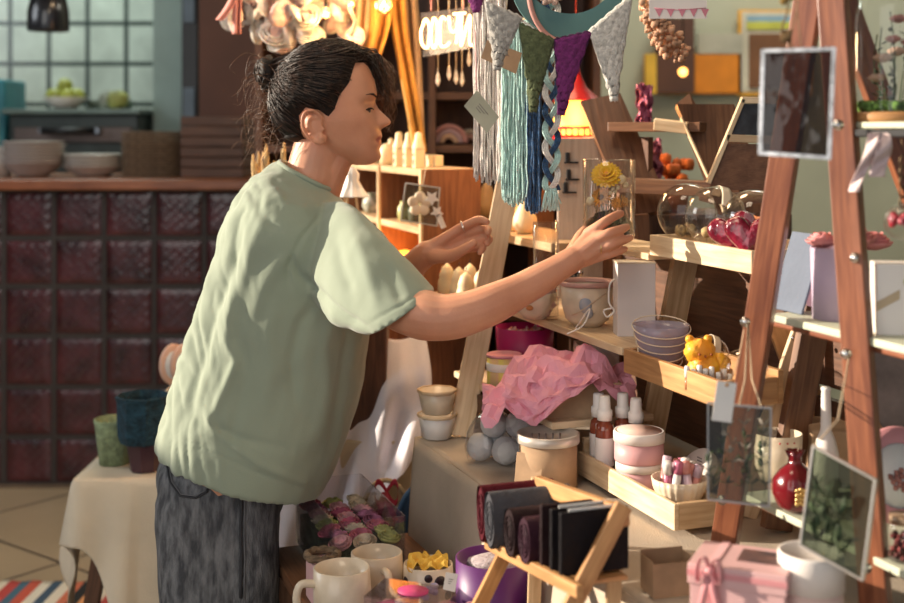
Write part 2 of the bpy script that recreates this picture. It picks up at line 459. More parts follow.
# dark crates
def crate(name, lab, cat, loc, w, d, h, nb, m, rz=0, group=None, t_=.012):
    t = thing(name, lab, cat, loc, rz, group)
    for sx in (-1, 1):
        for k in range(nb):
            hh = h / nb - .004
            b = MB(); b.box((0, sx * (d / 2 - t_ / 2), (k + .5) * h / nb), (w, t_, hh), bev=.002); b.make('side_board', m, t)
            b = MB(); b.box((sx * (w / 2 - t_ / 2), 0, (k + .5) * h / nb), (t_, d - 2 * t_, hh), bev=.002); b.make('end_board', m, t)
    b = MB(); b.box((0, 0, t_ / 2), (w - 2 * t_, d - 2 * t_, t_)); b.make('bottom', m, t)
    return t
for k, (y0, y1) in enumerate(((178, 158), (158, 138), (138, 118))):
    crate('wooden_crate', ['dark slatted wooden crate on the counter, lowest of its stack', 'dark slatted wooden crate on the counter, middle of its stack', 'dark slatted wooden crate on the counter, topmost of its stack'][k], 'crate',
          (P(219, 0, CY + .25).x, CY + .25, CT + k * .081), .245, .3, .08, 2, W_DARK, 0, 'dark crates stacked on the counter')
# oven line behind
t = thing('kitchen_range', 'dark kitchen range with a long black handle behind the counter', 'oven', (P(86, 0, 6.2).x, 6.25, 0))
zt2 = P(0, 114, 6.0).z
b = MB(); b.box((0, 0, zt2 / 2), (.62, .5, zt2), bev=.01); b.make('body', mat('dark_green_enamel', (.045, .062, .058), .3, var=.15), t)
b = MB(); b.box((0, -.262, zt2 - .10), (.56, .02, .075), bev=.006); b.make('control_panel', mat('brushed_dark_steel', (.14, .11, .10), .35, metal=.6, var=.2, scale=4), t)
b = MB(); b.tube([(-.13, -.33, zt2 - .08), (.13, -.33, zt2 - .08)], .016, 10); hd_ = b.make('handle', M_BLACK, t)
for x in (-.13, .13):
    b = MB(); b.tube([(x, -.26, zt2 - .08), (x, -.34, zt2 - .08)], .014, 10); b.make('handle_bracket', M_CHROME, hd_, label='chrome bracket')
b = MB(); b.box((0, -.02, zt2 + .012), (.66, .56, .024), bev=.004); b.make('worktop', mat('green_grey_steel', (.20, .26, .23), .3, metal=.5), t)
t = thing('kitchen_cabinet', 'low grey kitchen cabinet between the range and pillar', 'cabinet', (P(140, 0, 6.0).x, 6.82, 0))
b = MB(); b.box((0, 0, .64), (.22, .4, 1.28), bev=.01); b.make('body', mat('dark_grey_enamel', (.05, .055, .062), .4), t)
b = MB(); b.box((0, -.21, .9), (.18, .02, .4)); b.make('door', M_NAVY, t)
def boxthing(name, lab, cat, c, size, m, rz=0, group=None, bev=.003):
    b = MB(); b.box((0, 0, size[2] / 2), size, bev=bev); o = b.make(name, m); o.location = V(c); o.rotation_euler = (0, 0, rz)
    return tag(o, lab, cat, group)
boxthing('white_container', 'white plastic container on the kitchen cabinet by the teal pillar', 'container', (P(143, 0, 6.75).x, 6.75, 1.281), (.15, .16, .1), mat('bluish_white_plastic', (.50, .54, .55), .4))
for i, x in enumerate((153, 169)):
    o = MB().lathe([(0, 0), (.026, 0), (.034, .085), (.031, .085), (.024, .008), (0, .006)]).make('paper_cup', [mat('yellow_cup', (.50, .36, .10), .5), mat('orange_cup', (.45, .22, .09), .5)][i])
    o.location = (P(x, 0, 5.38).x, 5.38, CT); tag(o, ['yellow paper cup behind the wicker trays', 'orange paper cup behind the wicker trays'][i], 'cup')
# fruit bowl and pan
t = thing('fruit_bowl', 'yellow green fruit bowl on the kitchen range', 'bowl', (P(62, 0, 6.1).x, 6.15, zt2 + .024))
M_LIME = mat('yellow_green_fruit', (.42, .45, .07), .4, var=.2)
b = MB(); b.lathe([(0, 0), (.05, 0), (.11, .06), (.105, .06), (.045, .01), (0, .01)]); b.make('dish', M_PLATEW, t)
for k in range(7):
    b = MB(); b.ball((.06 * math.cos(k * 1.05) * (k < 6), .06 * math.sin(k * 1.05) * (k < 6), .065 + .05 * (k == 6)), .038, 14, wob=.1); o = b.make('lime', M_LIME)
    o.location = t.location; tag(o, 'yellow green citrus fruit in the dish on the range', 'fruit', 'fruit in the kitchen dish')
t = thing('frying_pan', 'dark frying pan propped on the kitchen range beside the fruit', 'pan', (P(96, 0, 6.0).x, 6.25, zt2 + .024))
b = MB(); b.lathe([(0, 0), (.10, 0), (.12, .045), (.116, .045), (.097, .006), (0, .005)]); b.make('pan_body', mat('worn_pan', (.16, .19, .14), .35, metal=.5), t)
b = MB(); b.tube(cr([(-.11, 0, .04), (-.18, -.02, .08), (-.26, -.03, .11)], 6), .011, 8); b.make('handle', mat('navy_handle', (.02, .05, .12), .4), t)
for i, (x, c) in enumerate(((120, (.40, .42, .12)), (108, (.36, .38, .30)))):
    o = MB().ball((0, 0, .045), .05, 16, wob=.3, sc_=(1.1, .9, .9)).make('cabbage', mat('cabbage%d' % i, c, .6, var=.3, bump=.5, bscale=20)); o.location = (P(x, 0, 6.1).x, 6.05 + .06 * i, zt2 + .024)
    tag(o, ['yellow green vegetable at the right end of the range top', 'grey green vegetable beside the frying pan'][i], 'vegetable')
# teal strip utensil at the frame edge
t = thing('drinks_cooler', 'slim teal drinks cooler at the left edge of the kitchen', 'cooler', (P(-8, 0, 6.0).x, 6.2, 0))
b = MB(); b.box((0, 0, .8), (.09, .3, 1.62), bev=.012); b.make('body', mat('teal_enamel', (.03, .22, .27), .35), t)
b = MB(); b.box((0, -.155, 1.2), (.03, .012, .5)); b.make('door_panel', mat('light_strip_panel', (.45, .55, .55), .3), t)
# pendant lamp
t = thing('pendant_lamp', 'black bell shaped pendant lamp hanging over the kitchen counter', 'lamp', (P(44, 30, 4.7).x, 4.75, P(48, 31, 4.75).z))
b = MB(); b.lathe([(.076, 0), (.078, .005), (.077, .070), (.066, .125), (.045, .145), (.018, .15), (0, .15), (.0, .145), (.012, .11), (.055, .09), (.070, .05), (.072, .0), (.076, 0)], n=40); b.make('lamp_shade', mat('black_enamel', (.012, .014, .02), .25, coat=.5), t)
b = MB(); b.tube([(0, 0, .15), (0, 0, 3.4 - t.location.z)], .004, 6); b.make('cord', M_BLACK, t)
b = MB(); b.ball((0, 0, .04), .025, 12); b.make('bulb', M_WHITE, t)
# rug
M_RUG = bpy.data.materials.new('striped_rug'); N, L = nt(M_RUG); bb = N['Principled BSDF']; bb.inputs['Roughness'].default_value = .95
tc = N.new('ShaderNodeTexCoord'); sx = N.new('ShaderNodeSeparateXYZ'); L.new(tc.outputs['Object'], sx.inputs[0])
mm = N.new('ShaderNodeMath'); mm.operation = 'MULTIPLY'; mm.inputs[1].default_value = 3.1; L.new(sx.outputs[0], mm.inputs[0])
m2 = N.new('ShaderNodeMath'); m2.operation = 'FRACT'; L.new(mm.outputs[0], m2.inputs[0])
cr_ = N.new('ShaderNodeValToRGB'); cr_.color_ramp.interpolation = 'CONSTANT'
cols = [(.55, .10, .06), (.75, .70, .58), (.05, .09, .14), (.75, .70, .58), (.60, .16, .08), (.02, .02, .02), (.75, .35, .14), (.70, .64, .50), (.5, .07, .06), (.06, .14, .2)]
e = cr_.color_ramp.elements; e[0].color = (*cols[0], 1); e[1].position = .1; e[1].color = (*cols[1], 1)
for i in range(2, 10):
    q = e.new(i * .1); q.color = (*cols[i], 1)
L.new(m2.outputs[0], cr_.inputs[0]); L.new(cr_.outputs[0], bb.inputs['Base Color'])
t = thing('striped_rug', 'red white and navy striped woven rug on the tiled floor', 'rug', (-.95, 3.45, 0), R(-2))
b = MB(); b.grid(lambda u, v: ((u - .5) * 1.15, (v - .5) * .62 , .010 + .002 * math.sin(u * 90)), 120, 20, th=.009); b.make('woven_field', M_RUG, t)
b = MB()
for k in range(60): b.tube([(-.575, (k / 59 - .5) * .6, .008), (-.62, (k / 59 - .5) * .6 + rnd.uniform(-.006, .006), .004)], .0025, 5)
b.make('fringe', M_CANDLE, t)
# ------------------------------------------------------------------ the woman
def remeshed(name, builders, vox, smooth=3, fac=.5, sub=None):
    me = bpy.data.meshes.new(name + '_src'); builders.bm.to_mesh(me); builders.bm.free()
    o = bpy.data.objects.new(name + '_src', me); col.objects.link(o)
    m = o.modifiers.new('r', 'REMESH'); m.mode = 'VOXEL'; m.voxel_size = vox; m.use_smooth_shade = True
    s_ = o.modifiers.new('s', 'SMOOTH'); s_.iterations = smooth; s_.factor = fac
    dg = bpy.context.evaluated_depsgraph_get(); dg.update()
    nm = bpy.data.meshes.new_from_object(o.evaluated_get(dg)); nm.name = name
    bpy.data.objects.remove(o); bpy.data.meshes.remove(me)
    nm.materials.clear()
    for p in nm.polygons: p.use_smooth = True
    return nm
def link(name, me, m, parent, label=None):
    me.materials.clear()
    for q in (m if isinstance(m, (list, tuple)) else [m]): me.materials.append(q)
    me.transform(world_of(parent).inverted())
    o = bpy.data.objects.new(name, me); col.objects.link(o); o.parent = parent
    if label: o['label'] = label
    return o
YH = 2.40
def limb(mb, pts, n=14, k=6):                      # pts: (px, py, Y, radius) or (Vector, radius)
    q = [(P(*p[:3]), p[3]) if len(p) == 4 else (V(p[0]), p[1]) for p in pts]
    c = cr([a for a, r in q], k); rr = []
    for i in range(len(q) - 1):
        for j in range(k):
            t = j / k; t = t * t * (3 - 2 * t); rr.append(lerp(q[i][1], q[i + 1][1], t))
    rr.append(q[-1][1]); m = len(c) - 1
    mb.tube(c, lambda t: rr[min(m, int(round(t * m)))], n)
    for p, r in ((c[0], rr[0]), (c[-1], rr[-1])): mb.ball(p, r * .995, 12)
FRONT = [(46, 335), (50, 350), (56, 361), (66, 369), (80, 374.5), (90, 376.5), (94, 376.8), (100, 375.2), (104, 374), (110, 374.5), (118, 377.5), (124, 379.5), (128, 380), (131, 380.5), (134, 382), (136.5, 382.6), (139, 380.8), (141, 381), (143.5, 382.2), (146.5, 380), (149, 379), (153, 380.6), (157, 381.2), (160, 379.8), (163, 375), (165, 368)]
BACK = [(46, 328), (50, 315), (56, 303), (66, 290), (80, 281), (95, 277), (110, 277), (125, 282), (135, 291), (145, 309), (152, 326), (158, 340), (165, 356)]
HALF = [(46, .006), (50, .034), (56, .050), (66, .064), (80, .072), (95, .074), (110, .0725), (122, .069), (132, .063), (142, .056), (150, .047), (157, .034), (162, .022), (165, .010)]
def smoothtab(tab, x, w=1.6): return (interp(tab, x - w) + 2 * interp(tab, x) + interp(tab, x + w)) / 4
NOSE = [(101, 0), (104, 2.0), (108, 4.0), (113, 7.5), (117, 10.2), (119.5, 12.0), (122.5, 12.3), (125, 9.5), (127.5, 4), (129.5, 0)]
def headpt(py, a, off=0):                          # a: 0 = face front, +-pi = back of head
    xb, hw = smoothtab(BACK, py, 3), smoothtab(HALF, py, 3)
    xf = sum(interp(FRONT, py + k_ * 2.2) for k_ in range(-4, 5)) / 9; fine = (smoothtab(FRONT, py, .8) - xf) / F * YH
    cx = lerp(xb, xf, .47); A = (xf - cx) / F * YH; B = (cx - xb) / F * YH
    ca, sa = math.cos(a), math.sin(a); e = .88 if ca > 0 else .95
    x = (A if ca > 0 else B) * math.copysign(abs(ca) ** e, ca); y = hw * math.copysign(abs(sa) ** e, sa)
    p = P(cx, py, YH) + V((x, y, 0))
    if ca > 0:
        p.x += fine * math.exp(-(y / .026) ** 2)
        nz = interp(NOSE, py) / F * YH
        wd = .0060 + .0075 * max(0, min(1, (py - 108) / 14))
        p.x += nz * math.exp(-(abs(y) / wd) ** 2.4)
        p.x += .0025 * math.exp(-((abs(y) - .012) / .006) ** 2 - ((py - 123.5) / 3) ** 2)      # nostril wings
        p.x -= .0075 * math.exp(-((abs(y) - .031) / .014) ** 2 - ((py - 106) / 6) ** 2)        # eye sockets
        p.x += .0045 * math.exp(-((abs(y) - .030) / .011) ** 2 - ((py - 107.5) / 3.4) ** 2)      # eyelids
        p.x += .003 * math.exp(-((abs(y) - .03) / .02) ** 2 - ((py - 96) / 3.5) ** 2)          # brow
        q = max(0, abs(y) - .006)
        p.x -= .0035 * math.exp(-((abs(y) - .026) / .009) ** 2 - ((py - 140) / 3.5) ** 2)        # mouth corners
        p.y += math.copysign(.004, y) * math.exp(-((abs(y) - .05) / .02) ** 2 - ((py - 120) / 9) ** 2)   # cheekbones
    if off:
        c = P(cx, min(max(py, 80), 140), YH); p = p + (p - c).normalized() * off
    return p
def build_body():
    b = MB()
    # head
    n = 120; k = 100
    def ang(u): t = u * 2 - 1; return math.copysign(abs(t) ** 1.35, t) * PI
    rings = []
    for j in range(k + 1):
        py = lerp(46, 165, j / k)
        rings.append([b.bm.verts.new(headpt(py, ang(i / n))) for i in range(n)])
    for j in range(k):
        for i in range(n): b.face([rings[j][i], rings[j][(i + 1) % n], rings[j + 1][(i + 1) % n], rings[j + 1][i]])
    b.face(rings[0]); b.face(rings[-1][::-1])
    # ears
    for sgn in (-1, 1):
        cy = YH + sgn * .0715
        def E(px, py, d=0): q = P(px, py, YH); return V((q.x, cy + sgn * d, q.z))
        helix = cr([E(325, 125, -.003), E(325, 117, .004), E(319, 111.5, .009), E(311, 112.5, .012), E(307.5, 120, .013), E(309, 130, .012), E(315, 138, .009), E(322, 142, .004), E(327, 141, 0), E(328, 135, -.003)], 5)
        b.tube(helix, lambda t: .0034 + .0016 * (t > .72), 8)
        b.tube(cr([E(321, 118, .004), E(314, 119, .008), E(313, 127, .008), E(318, 133, .005)], 5), .0028, 8)
        M = Matrix.Translation(E(318, 126, .002)) @ Matrix.Rotation(R(-18), 4, 'Y') @ Matrix.Diagonal((.017, .0045, .026, 1))
        b.ball(None, 1, 16, M=M)
        b.ball(E(325, 137.5, 0.003), .0075, 10); b.ball(E(327, 129, .002), .004, 8)
    # neck and torso
    limb(b, [(322, 140, YH, .050), (316, 160, YH, .050), (312, 175, YH, .052), (303, 192, YH, .058)], 24)
    limb(b, [(340, 150, YH, .030), (330, 168, YH, .036), (320, 190, YH, .040)], 20)
    limb(b, [(300, 205, YH, .06), (290, 250, YH, .10), (270, 310, YH, .10), (245, 370, YH, .10), (228, 420, YH, .105), (228, 450, YH, .095)], 24)
    limb(b, [(312, 226, 2.30, .040), (300, 212, YH, .055), (312, 218, 2.52, .04)], 20)
    # near arm
    limb(b, [(314, 232, 2.29, .040), (350, 268, 2.215, .045), (388, 297, 2.14, .0455), (418, 313, 2.085, .0425), (448, 317, 2.07, .0385), (485, 307, 2.07, .0345), (530, 285, 2.09, .0275), (562, 266, 2.10, .0225), (575, 258, 2.105, .0215)], 20)
    # near hand: back of the hand to the camera, fingers round the jar
    hand = [((574, 257, 2.105), (592, 233, 2.115), .0135), ((575, 257, 2.105), (597, 240, 2.10), .014), ((575, 260, 2.105), (599, 248, 2.10), .0135), ((574, 262, 2.108), (598, 256, 2.107), .012)]
    for a, c, r in hand: limb(b, [(*a, r + .003), (*c, r - .001)], 12, 4)
    limb(b, [(588, 234, 2.115, .0105), (602, 224, 2.105, .0090), (613, 217, 2.118, .0080), (621, 213.5, 2.135, .0066)], 12)
    limb(b, [(595, 240, 2.10, .0105), (608, 234, 2.09, .0092), (619, 230, 2.10, .0082), (627, 227, 2.115, .0066)], 12)
    limb(b, [(598, 248.5, 2.10, .0100), (611, 244.5, 2.09, .0090), (621, 241, 2.10, .0080), (630, 238, 2.115, .0064)], 12)
    limb(b, [(597, 257, 2.107, .0088), (608, 254.5, 2.10, .0080), (618, 251.5, 2.105, .0072), (625, 249, 2.115, .0058)], 12)
    limb(b, [(572, 254, 2.12, .014), (579, 240, 2.16, .0115), (585, 231, 2.20, .0095), (594, 226, 2.255, .0078)], 12)
    # far arm
    limb(b, [(314, 222, 2.52, .040), (335, 262, 2.59, .044), (362, 306, 2.60, .040), (380, 298, 2.56, .038), (400, 279, 2.51, .032), (418, 261, 2.46, .026), (428, 252, 2.44, .0235)], 18)
    palm = [((428, 251, 2.44), (460, 229, 2.43), .012), ((428, 252, 2.44), (463, 236, 2.435), .0125), ((429, 254, 2.44), (464, 243, 2.435), .0125), ((430, 257, 2.44), (462, 250, 2.43), .012)]
    for a, c, r in palm: limb(b, [(*a, r + .005), (*c, r - .001)], 12, 4)
    limb(b, [(459, 229, 2.43, .0100), (471, 223, 2.415, .0090), (480, 219.5, 2.40, .0082), (487, 222, 2.385, .0066)], 12)
    limb(b, [(463, 236, 2.435, .0098), (476, 231, 2.42, .0088), (487, 228.5, 2.405, .0078), (488, 233.5, 2.385, .0066)], 12)
    limb(b, [(463, 243, 2.435, .0095), (477, 240, 2.42, .0084), (489, 238.5, 2.405, .0076), (487, 243.5, 2.385, .0064)], 12)
    limb(b, [(461, 250, 2.43, .0088), (473, 248.5, 2.415, .0078), (483, 247.5, 2.40, .0070), (480, 252.5, 2.385, .0058)], 12)
    limb(b, [(434, 256, 2.425, .0150), (450, 256, 2.405, .0130), (463, 250, 2.385, .0098), (474, 243, 2.375, .0078)], 12)
    # legs and feet inside the jeans
    for px, Y, kx in ((226, 2.31, 0), (228, 2.50, .02)):
        hip = P(px, 455, Y)
        limb(b, [(hip, .082), (V((hip.x + .0, Y, .50)), .060), (V((hip.x - .005, Y, .30)), .055), (V((hip.x - .02, Y, .11)), .042)], 16)
        b.ball(None, 1, 16, M=Matrix.Translation((hip.x + .045, Y, .05)) @ Matrix.Diagonal((.11, .04, .035, 1)))
        limb(b, [(V((hip.x - .02, Y, .12)), .042), (V((hip.x - .015, Y, .055)), .038)], 12)
    return remeshed('person', b, .0026, 2, .5)
body = build_body()
att = body.attributes.new('tint', 'FLOAT', 'POINT')
buf = []
for v in body.vertices:
    x, y, z = v.co; s = 0
    if .9 < y and abs(y - YH) < .03 and z > 1.28:
        px = CX + F * x / YH; py = HY + F * (H - z) / YH
        yy = y - YH
        if px > 366 and 132.5 < py < 147:
            e = ((yy / .026) ** 2 + ((py - 139.6) / 6.2) ** 2)
            s = max(0, min(1, (1.05 - e) * 3))
    buf.append(s)
att.data.foreach_set('value', buf)
SKIN = bpy.data.materials.new('skin'); N, L = nt(SKIN); bb = N['Principled BSDF']
bb.inputs['Roughness'].default_value = .48; bb.inputs['Subsurface Weight'].default_value = .12
bb.inputs['Subsurface Radius'].default_value = (.02, .007, .004); bb.inputs['Subsurface Scale'].default_value = .4
tc = N.new('ShaderNodeTexCoord'); n = N.new('ShaderNodeTexNoise'); n.inputs['Scale'].default_value = 14; n.inputs['Detail'].default_value = 6
L.new(tc.outputs['Object'], n.inputs['Vector']); r = N.new('ShaderNodeValToRGB')
r.color_ramp.elements[0].position = .3; r.color_ramp.elements[1].position = .7
r.color_ramp.elements[0].color = (.50, .215, .125, 1); r.color_ramp.elements[1].color = (.62, .30, .185, 1)
L.new(n.outputs['Fac'], r.inputs[0]); at = N.new('ShaderNodeAttribute'); at.attribute_name = 'tint'
mx = N.new('ShaderNodeMix'); mx.data_type = 'RGBA'; L.new(at.outputs['Fac'], mx.inputs[0]); L.new(r.outputs[0], mx.inputs[6]); mx.inputs[7].default_value = (.36, .085, .075, 1)
L.new(mx.outputs[2], bb.inputs['Base Color'])
n2 = N.new('ShaderNodeTexNoise'); n2.inputs['Scale'].default_value = 260; L.new(tc.outputs['Object'], n2.inputs['Vector'])
bp = N.new('ShaderNodeBump'); bp.inputs['Strength'].default_value = .15; bp.inputs['Distance'].default_value = .002
L.new(n2.outputs['Fac'], bp.inputs['Height']); L.new(bp.outputs[0], bb.inputs['Normal'])
body.transform(Matrix.Translation((.43, -YH, 0)))
body.materials.append(SKIN)
woman = bpy.data.objects.new('person', body); col.objects.link(woman); woman.location = (-.43, YH, 0)
tag(woman, 'woman in profile wearing a sage green t-shirt and grey jeans, reaching for the flower jar', 'person')

# ---- eyes and brows
def onface(py, y, off=.0012):                      # place on the face at a picture height and sideways distance
    best = None
    for i in range(200):
        a = -i / 200 * 1.6
        p = headpt(py, a)
        if best is None or abs(p.y - (YH + y)) < best[0]: best = (abs(p.y - (YH + y)), p)
    p = best[1].copy(); p.x += off; p.y += math.copysign(off * .6, y)
    return p
M_HAIR = mat('dark_brown_hair', (.016, .009, .007), .62, var=.4, scale=60, spec=.25)
for sgn in (-1, 1):
    b = MB(); pts = []
    for t in range(9):
        u = t / 8; yy = .017 + .030 * u; p = onface(97.2 - 2.6 * math.sin(u * 2.4), -yy, .0012)
        if sgn > 0: p.y = 2 * YH - p.y
        pts.append(p)
    b.tube(pts, lambda t: .0007 + .0016 * math.sin(PI * min(1, t * 1.05 + .12)) ** .7, 6)
    b.make('eyebrow', M_HAIR, woman, world=True)
    b = MB(); pts = []
    for t in range(9):
        u = t / 8; yy = .019 + .024 * u; p = onface(109.6 - 1.6 * math.sin(u * PI) + .6 * u, -yy, .0016)
        if sgn > 0: p.y = 2 * YH - p.y
        pts.append(p)
    b.tube(pts, .0011, 6)
    for q in pts[2:]:
        d = V((.0052, sgn * .003, -.0022)); b.tube([q, q + d * .6, q + d + V((0, 0, .0006))], lambda t: .0005 * (1 - t) + .0002, 4)
    b.make('eyelashes', M_HAIR, woman, world=True)
    b = MB(); q = onface(111.2, -.030, -.0035)
    if sgn > 0: q.y = 2 * YH - q.y
    b.ball(q, .0052, 12); b.make('eyeball', mat('eye', (.10, .06, .045), .1, coat=1), woman, world=True)

# ---- hair
HP = [(357, 64), (352, 84), (343, 96), (338, 110), (332, 117), (322, 111), (310, 108), (303, 116), (304, 130), (308, 143), (304, 156), (290, 162), (262, 150), (250, 100), (255, 50), (290, 25), (345, 25), (385, 40), (372, 62)]
def sdist(px, py):
    ins = False; d = 1e9; n = len(HP)
    for i in range(n):
        x1, y1 = HP[i]; x2, y2 = HP[(i + 1) % n]
        if (y1 > py) != (y2 > py) and px < (x2 - x1) * (py - y1) / (y2 - y1) + x1: ins = not ins
        t = max(0, min(1, ((px - x1) * (x2 - x1) + (py - y1) * (y2 - y1)) / ((x2 - x1) ** 2 + (y2 - y1) ** 2)))
        d = min(d, math.hypot(px - x1 - t * (x2 - x1), py - y1 - t * (y2 - y1)))
    return d if ins else -d
def hairpt(py, a, extra=0):
    p = headpt(py, a)
    px = CX + F * p.x / YH
    d = sdist(px, py)
    h = max(-.006, min(.0125, d * .0011))
    if py > 135: h += .006 * min(1, max(0, d / 8))
    c = P(322, min(max(py, 85), 130), YH)
    dr = (p - c).normalized()
    if h > 0:
        w = noise.noise(V((p.z * 40, a * 3, p.x * 12))) * .003
        h += w * min(1, h / .006)
    return p + dr * (h + extra), d
b = MB(); n, k = 180, 110; rings = []
for j in range(k + 1):
    py = lerp(44.5, 164, j / k)
    rings.append([b.bm.verts.new(hairpt(max(46.2, py), i / n * 2 * PI)[0]) for i in range(n)])
for j in range(k):
    for i in range(n): b.face([rings[j][i], rings[j][(i + 1) % n], rings[j + 1][(i + 1) % n], rings[j + 1][i]], True)
b.face(rings[0]); b.face(rings[-1][::-1])
bun = P(268, 72, YH)
b.ball(bun, .027, 24, sc_=(.85, .95, 1.05), wob=.35)
b.ball(bun + V((.012, 0, -.018)), .024, 20, wob=.3)
hair = b.make('hair', M_HAIR, woman, world=True)
M_HAIR2 = mat('hair_strands', (.030, .015, .010), .45, var=.4, scale=90, spec=.4)
M_HAIR_SUNLIT = mat('loose_hair', (.13, .055, .025), .45, var=.3, scale=90, spec=.5)  # lighter brown: the sun on wisps and curls is put into their colour
b = MB()
for q in range(1300):                                # strands combed back to the bun
    a0 = rnd.uniform(-PI, PI); py0 = rnd.choice((rnd.uniform(50, 110), rnd.uniform(48, 158)))
    p, d = hairpt(py0, a0)
    if d < 1.5: continue
    e = bun + V((rnd.uniform(-.012, .016), rnd.uniform(-.018, .018), rnd.uniform(-.02, .012)))
    pts = []
    for t in range(9):
        u = t / 8; x = lerp(p, e, u); c = P(322, 100, YH) + V((0, 0, .01))
        dd = (x - c)
        py_ = HY + F * (H - x.z) / YH
        if 47 < py_ < 162:
            aa = math.atan2(dd.y, dd.x); hp, dh = hairpt(py_, math.atan2(dd.y / .072, dd.x / .1))
            if (hp - c).length > dd.length or u < .85:
                x = lerp(hp, x, u ** 4) + (hp - c).normalized() * (.0022 + .0026 * rnd.random() * math.sin(u * PI) + .0016 * math.sin(u * 13 + q * 1.7)) + V((0, 0, .0022 * math.sin(u * 11 + q)))
        pts.append(x)
    b.tube(cr(pts, 2), lambda t: .0008 * (1 - .6 * t) + .0003, 3)
for q in range(26):                                 # loops of the bun
    ph = rnd.random() * 6; tl = rnd.uniform(-.5, .5); rr = rnd.uniform(.017, .028)
    M = Matrix.Translation(bun + V((0, 0, rnd.uniform(-.012, .006)))) @ Matrix.Rotation(ph, 4, 'Z') @ Matrix.Rotation(PI / 2 + tl, 4, 'X')
    b.tube([M @ V((rr * math.cos(t * .7), rr * 1.1 * math.sin(t * .7), .003 * math.sin(t))) for t in range(10)], .0016, 5)
for q in range(170):                                # wavy strands lying loosely over the crown
    px = rnd.uniform(318, 366); s0 = P(px, 0, YH); p, d = hairpt(rnd.uniform(48, 60), rnd.uniform(-1.5, 1.5)); e = bun + V((rnd.uniform(.0, .02), rnd.uniform(-.015, .015), rnd.uniform(.0, .02)))
    am = rnd.uniform(.002, .006); fr = rnd.uniform(7, 16); pts = []
    for t in range(14):
        u = t / 13; x = lerp(p, e, u); c = P(322, 100, YH); dd = (x - c); py_ = HY + F * (H - x.z) / YH
        hp = hairpt(max(47, min(150, py_)), math.atan2(dd.y / .072, dd.x / .1))[0]
        if (hp - c).length > dd.length: x = lerp(hp, x, u ** 3)
        pts.append(x + (x - c).normalized() * (.004 + am * .7 * math.sin(u * fr + q)) * math.sin(min(1, u * 3 + .2) * PI / 2) + V((0, am * math.cos(u * fr + q), 0)))
    b.tube(cr(pts, 2), .0010, 4)
b.make('hair_strands', M_HAIR2, woman, world=True); b = MB()
def wisp(p0, pts, r=.0005): b.tube(cr([p0] + pts, 4), lambda t: r * (1 - .5 * t), 4)
for q in range(110):                                 # loose wisps round the bun and the nape
    s = P(rnd.uniform(256, 285), rnd.uniform(58, 150), YH + rnd.uniform(-.05, .05))
    o1 = V((rnd.uniform(-.03, .004), rnd.uniform(-.02, .02), rnd.uniform(-.015, .02))); o2 = o1 + V((rnd.uniform(-.03, .005), rnd.uniform(-.02, .02), rnd.uniform(-.05, .0)))
    wisp(s + V((.015, 0, 0)), [s + o1, s + o2, s + o2 + V((rnd.uniform(-.015, .02), 0, rnd.uniform(-.03, .0)))])
for q in range(60):                                 # flyaways on the crown
    px = rnd.uniform(285, 372); p, d = hairpt(rnd.uniform(48, 62), rnd.uniform(-PI, PI))
    wisp(p, [p + V((-.01, rnd.uniform(-.01, .01), .008)), p + V((rnd.uniform(-.04, .0), 0, rnd.uniform(.004, .016)))], .0004)
for q in range(80):                                 # curls falling beside the far side of the forehead
    s = P(rnd.uniform(346, 378), rnd.uniform(50, 66), YH + rnd.uniform(.0, .06))
    x1, y1 = rnd.uniform(376, 392), rnd.uniform(84, 134)
    e = P(x1, y1, YH + rnd.uniform(.025, .065)); pts = []
    am = rnd.uniform(.004, .011); ph = rnd.random() * 6; tn = rnd.uniform(1.6, 3.2)
    for t in range(1, 20):
        u = t / 19; x = lerp(s, e, u); x.x += .022 * math.sin(u * PI) ; x.z += .012 * math.sin(u * PI)
        x += V((math.cos(u * tn * 2 * PI + ph), math.sin(u * tn * 2 * PI + ph), 0)) * am * u
        pts.append(x)
    wisp(s, pts, .0009)
b.make('loose_hair', M_HAIR_SUNLIT, woman, world=True); b = MB()
for q in range(90):                                 # thick front lock over the temple
    s, d = hairpt(rnd.uniform(47, 60), rnd.uniform(-1.2, 1.2)); s = P(rnd.uniform(335, 362), rnd.uniform(50, 58), YH + rnd.uniform(-.05, .05))
    e = P(rnd.uniform(366, 384), rnd.uniform(62, 92), YH + rnd.uniform(-.015, .06))
    m_ = lerp(s, e, .5) + V((.014, 0, .016))
    wisp(s, [m_, e, e + V((rnd.uniform(-.004, .01), 0, -.014))], .0013)
b.make('front_lock', M_HAIR2, woman, world=True)

# ---- shirt
SH = [((161, 441), (326, 488), .200, 2.40), ((164, 420), (338, 462), .195, 2.40), ((171, 392), (350, 426), .185, 2.40), ((183, 358), (360, 390), .178, 2.40), ((197, 322), (367, 352), .178, 2.40),
      ((209, 288), (371, 318), .180, 2.40), ((219, 253), (371, 288), .186, 2.40), ((228, 222), (368, 258), .190, 2.40), ((238, 199), (360, 234), .180, 2.40), ((250, 182), (350, 214), .146, 2.40),
      ((262, 171), (344, 203), .102, 2.40), ((272, 165), (338, 196), .070, 2.40), ((280, 162), (333, 190), .060, 2.40)]
def loft(b, rings, n=48, power=.85, closed_in=True, k=4):
    L_ = []
    for (bk, ft, hd, Y) in rings: L_.append((P(*bk, Y), P(*ft, Y), hd, Y))
    A = cr([x[0] for x in L_], k); B = cr([x[1] for x in L_], k); D = cr([V((x[2], 0, 0)) for x in L_], k)
    out = []
    for a, c, d in zip(A, B, D):
        m = (a + c) / 2; h = (c - a) / 2
        ring = []
        for i in range(n):
            t = 2 * PI * i / n; ca, sa = math.cos(t), math.sin(t)
            ring.append(m + h * math.copysign(abs(ca) ** power, ca) + V((0, d.x * math.copysign(abs(sa) ** power, sa), 0)))
        out.append(ring)
    return out
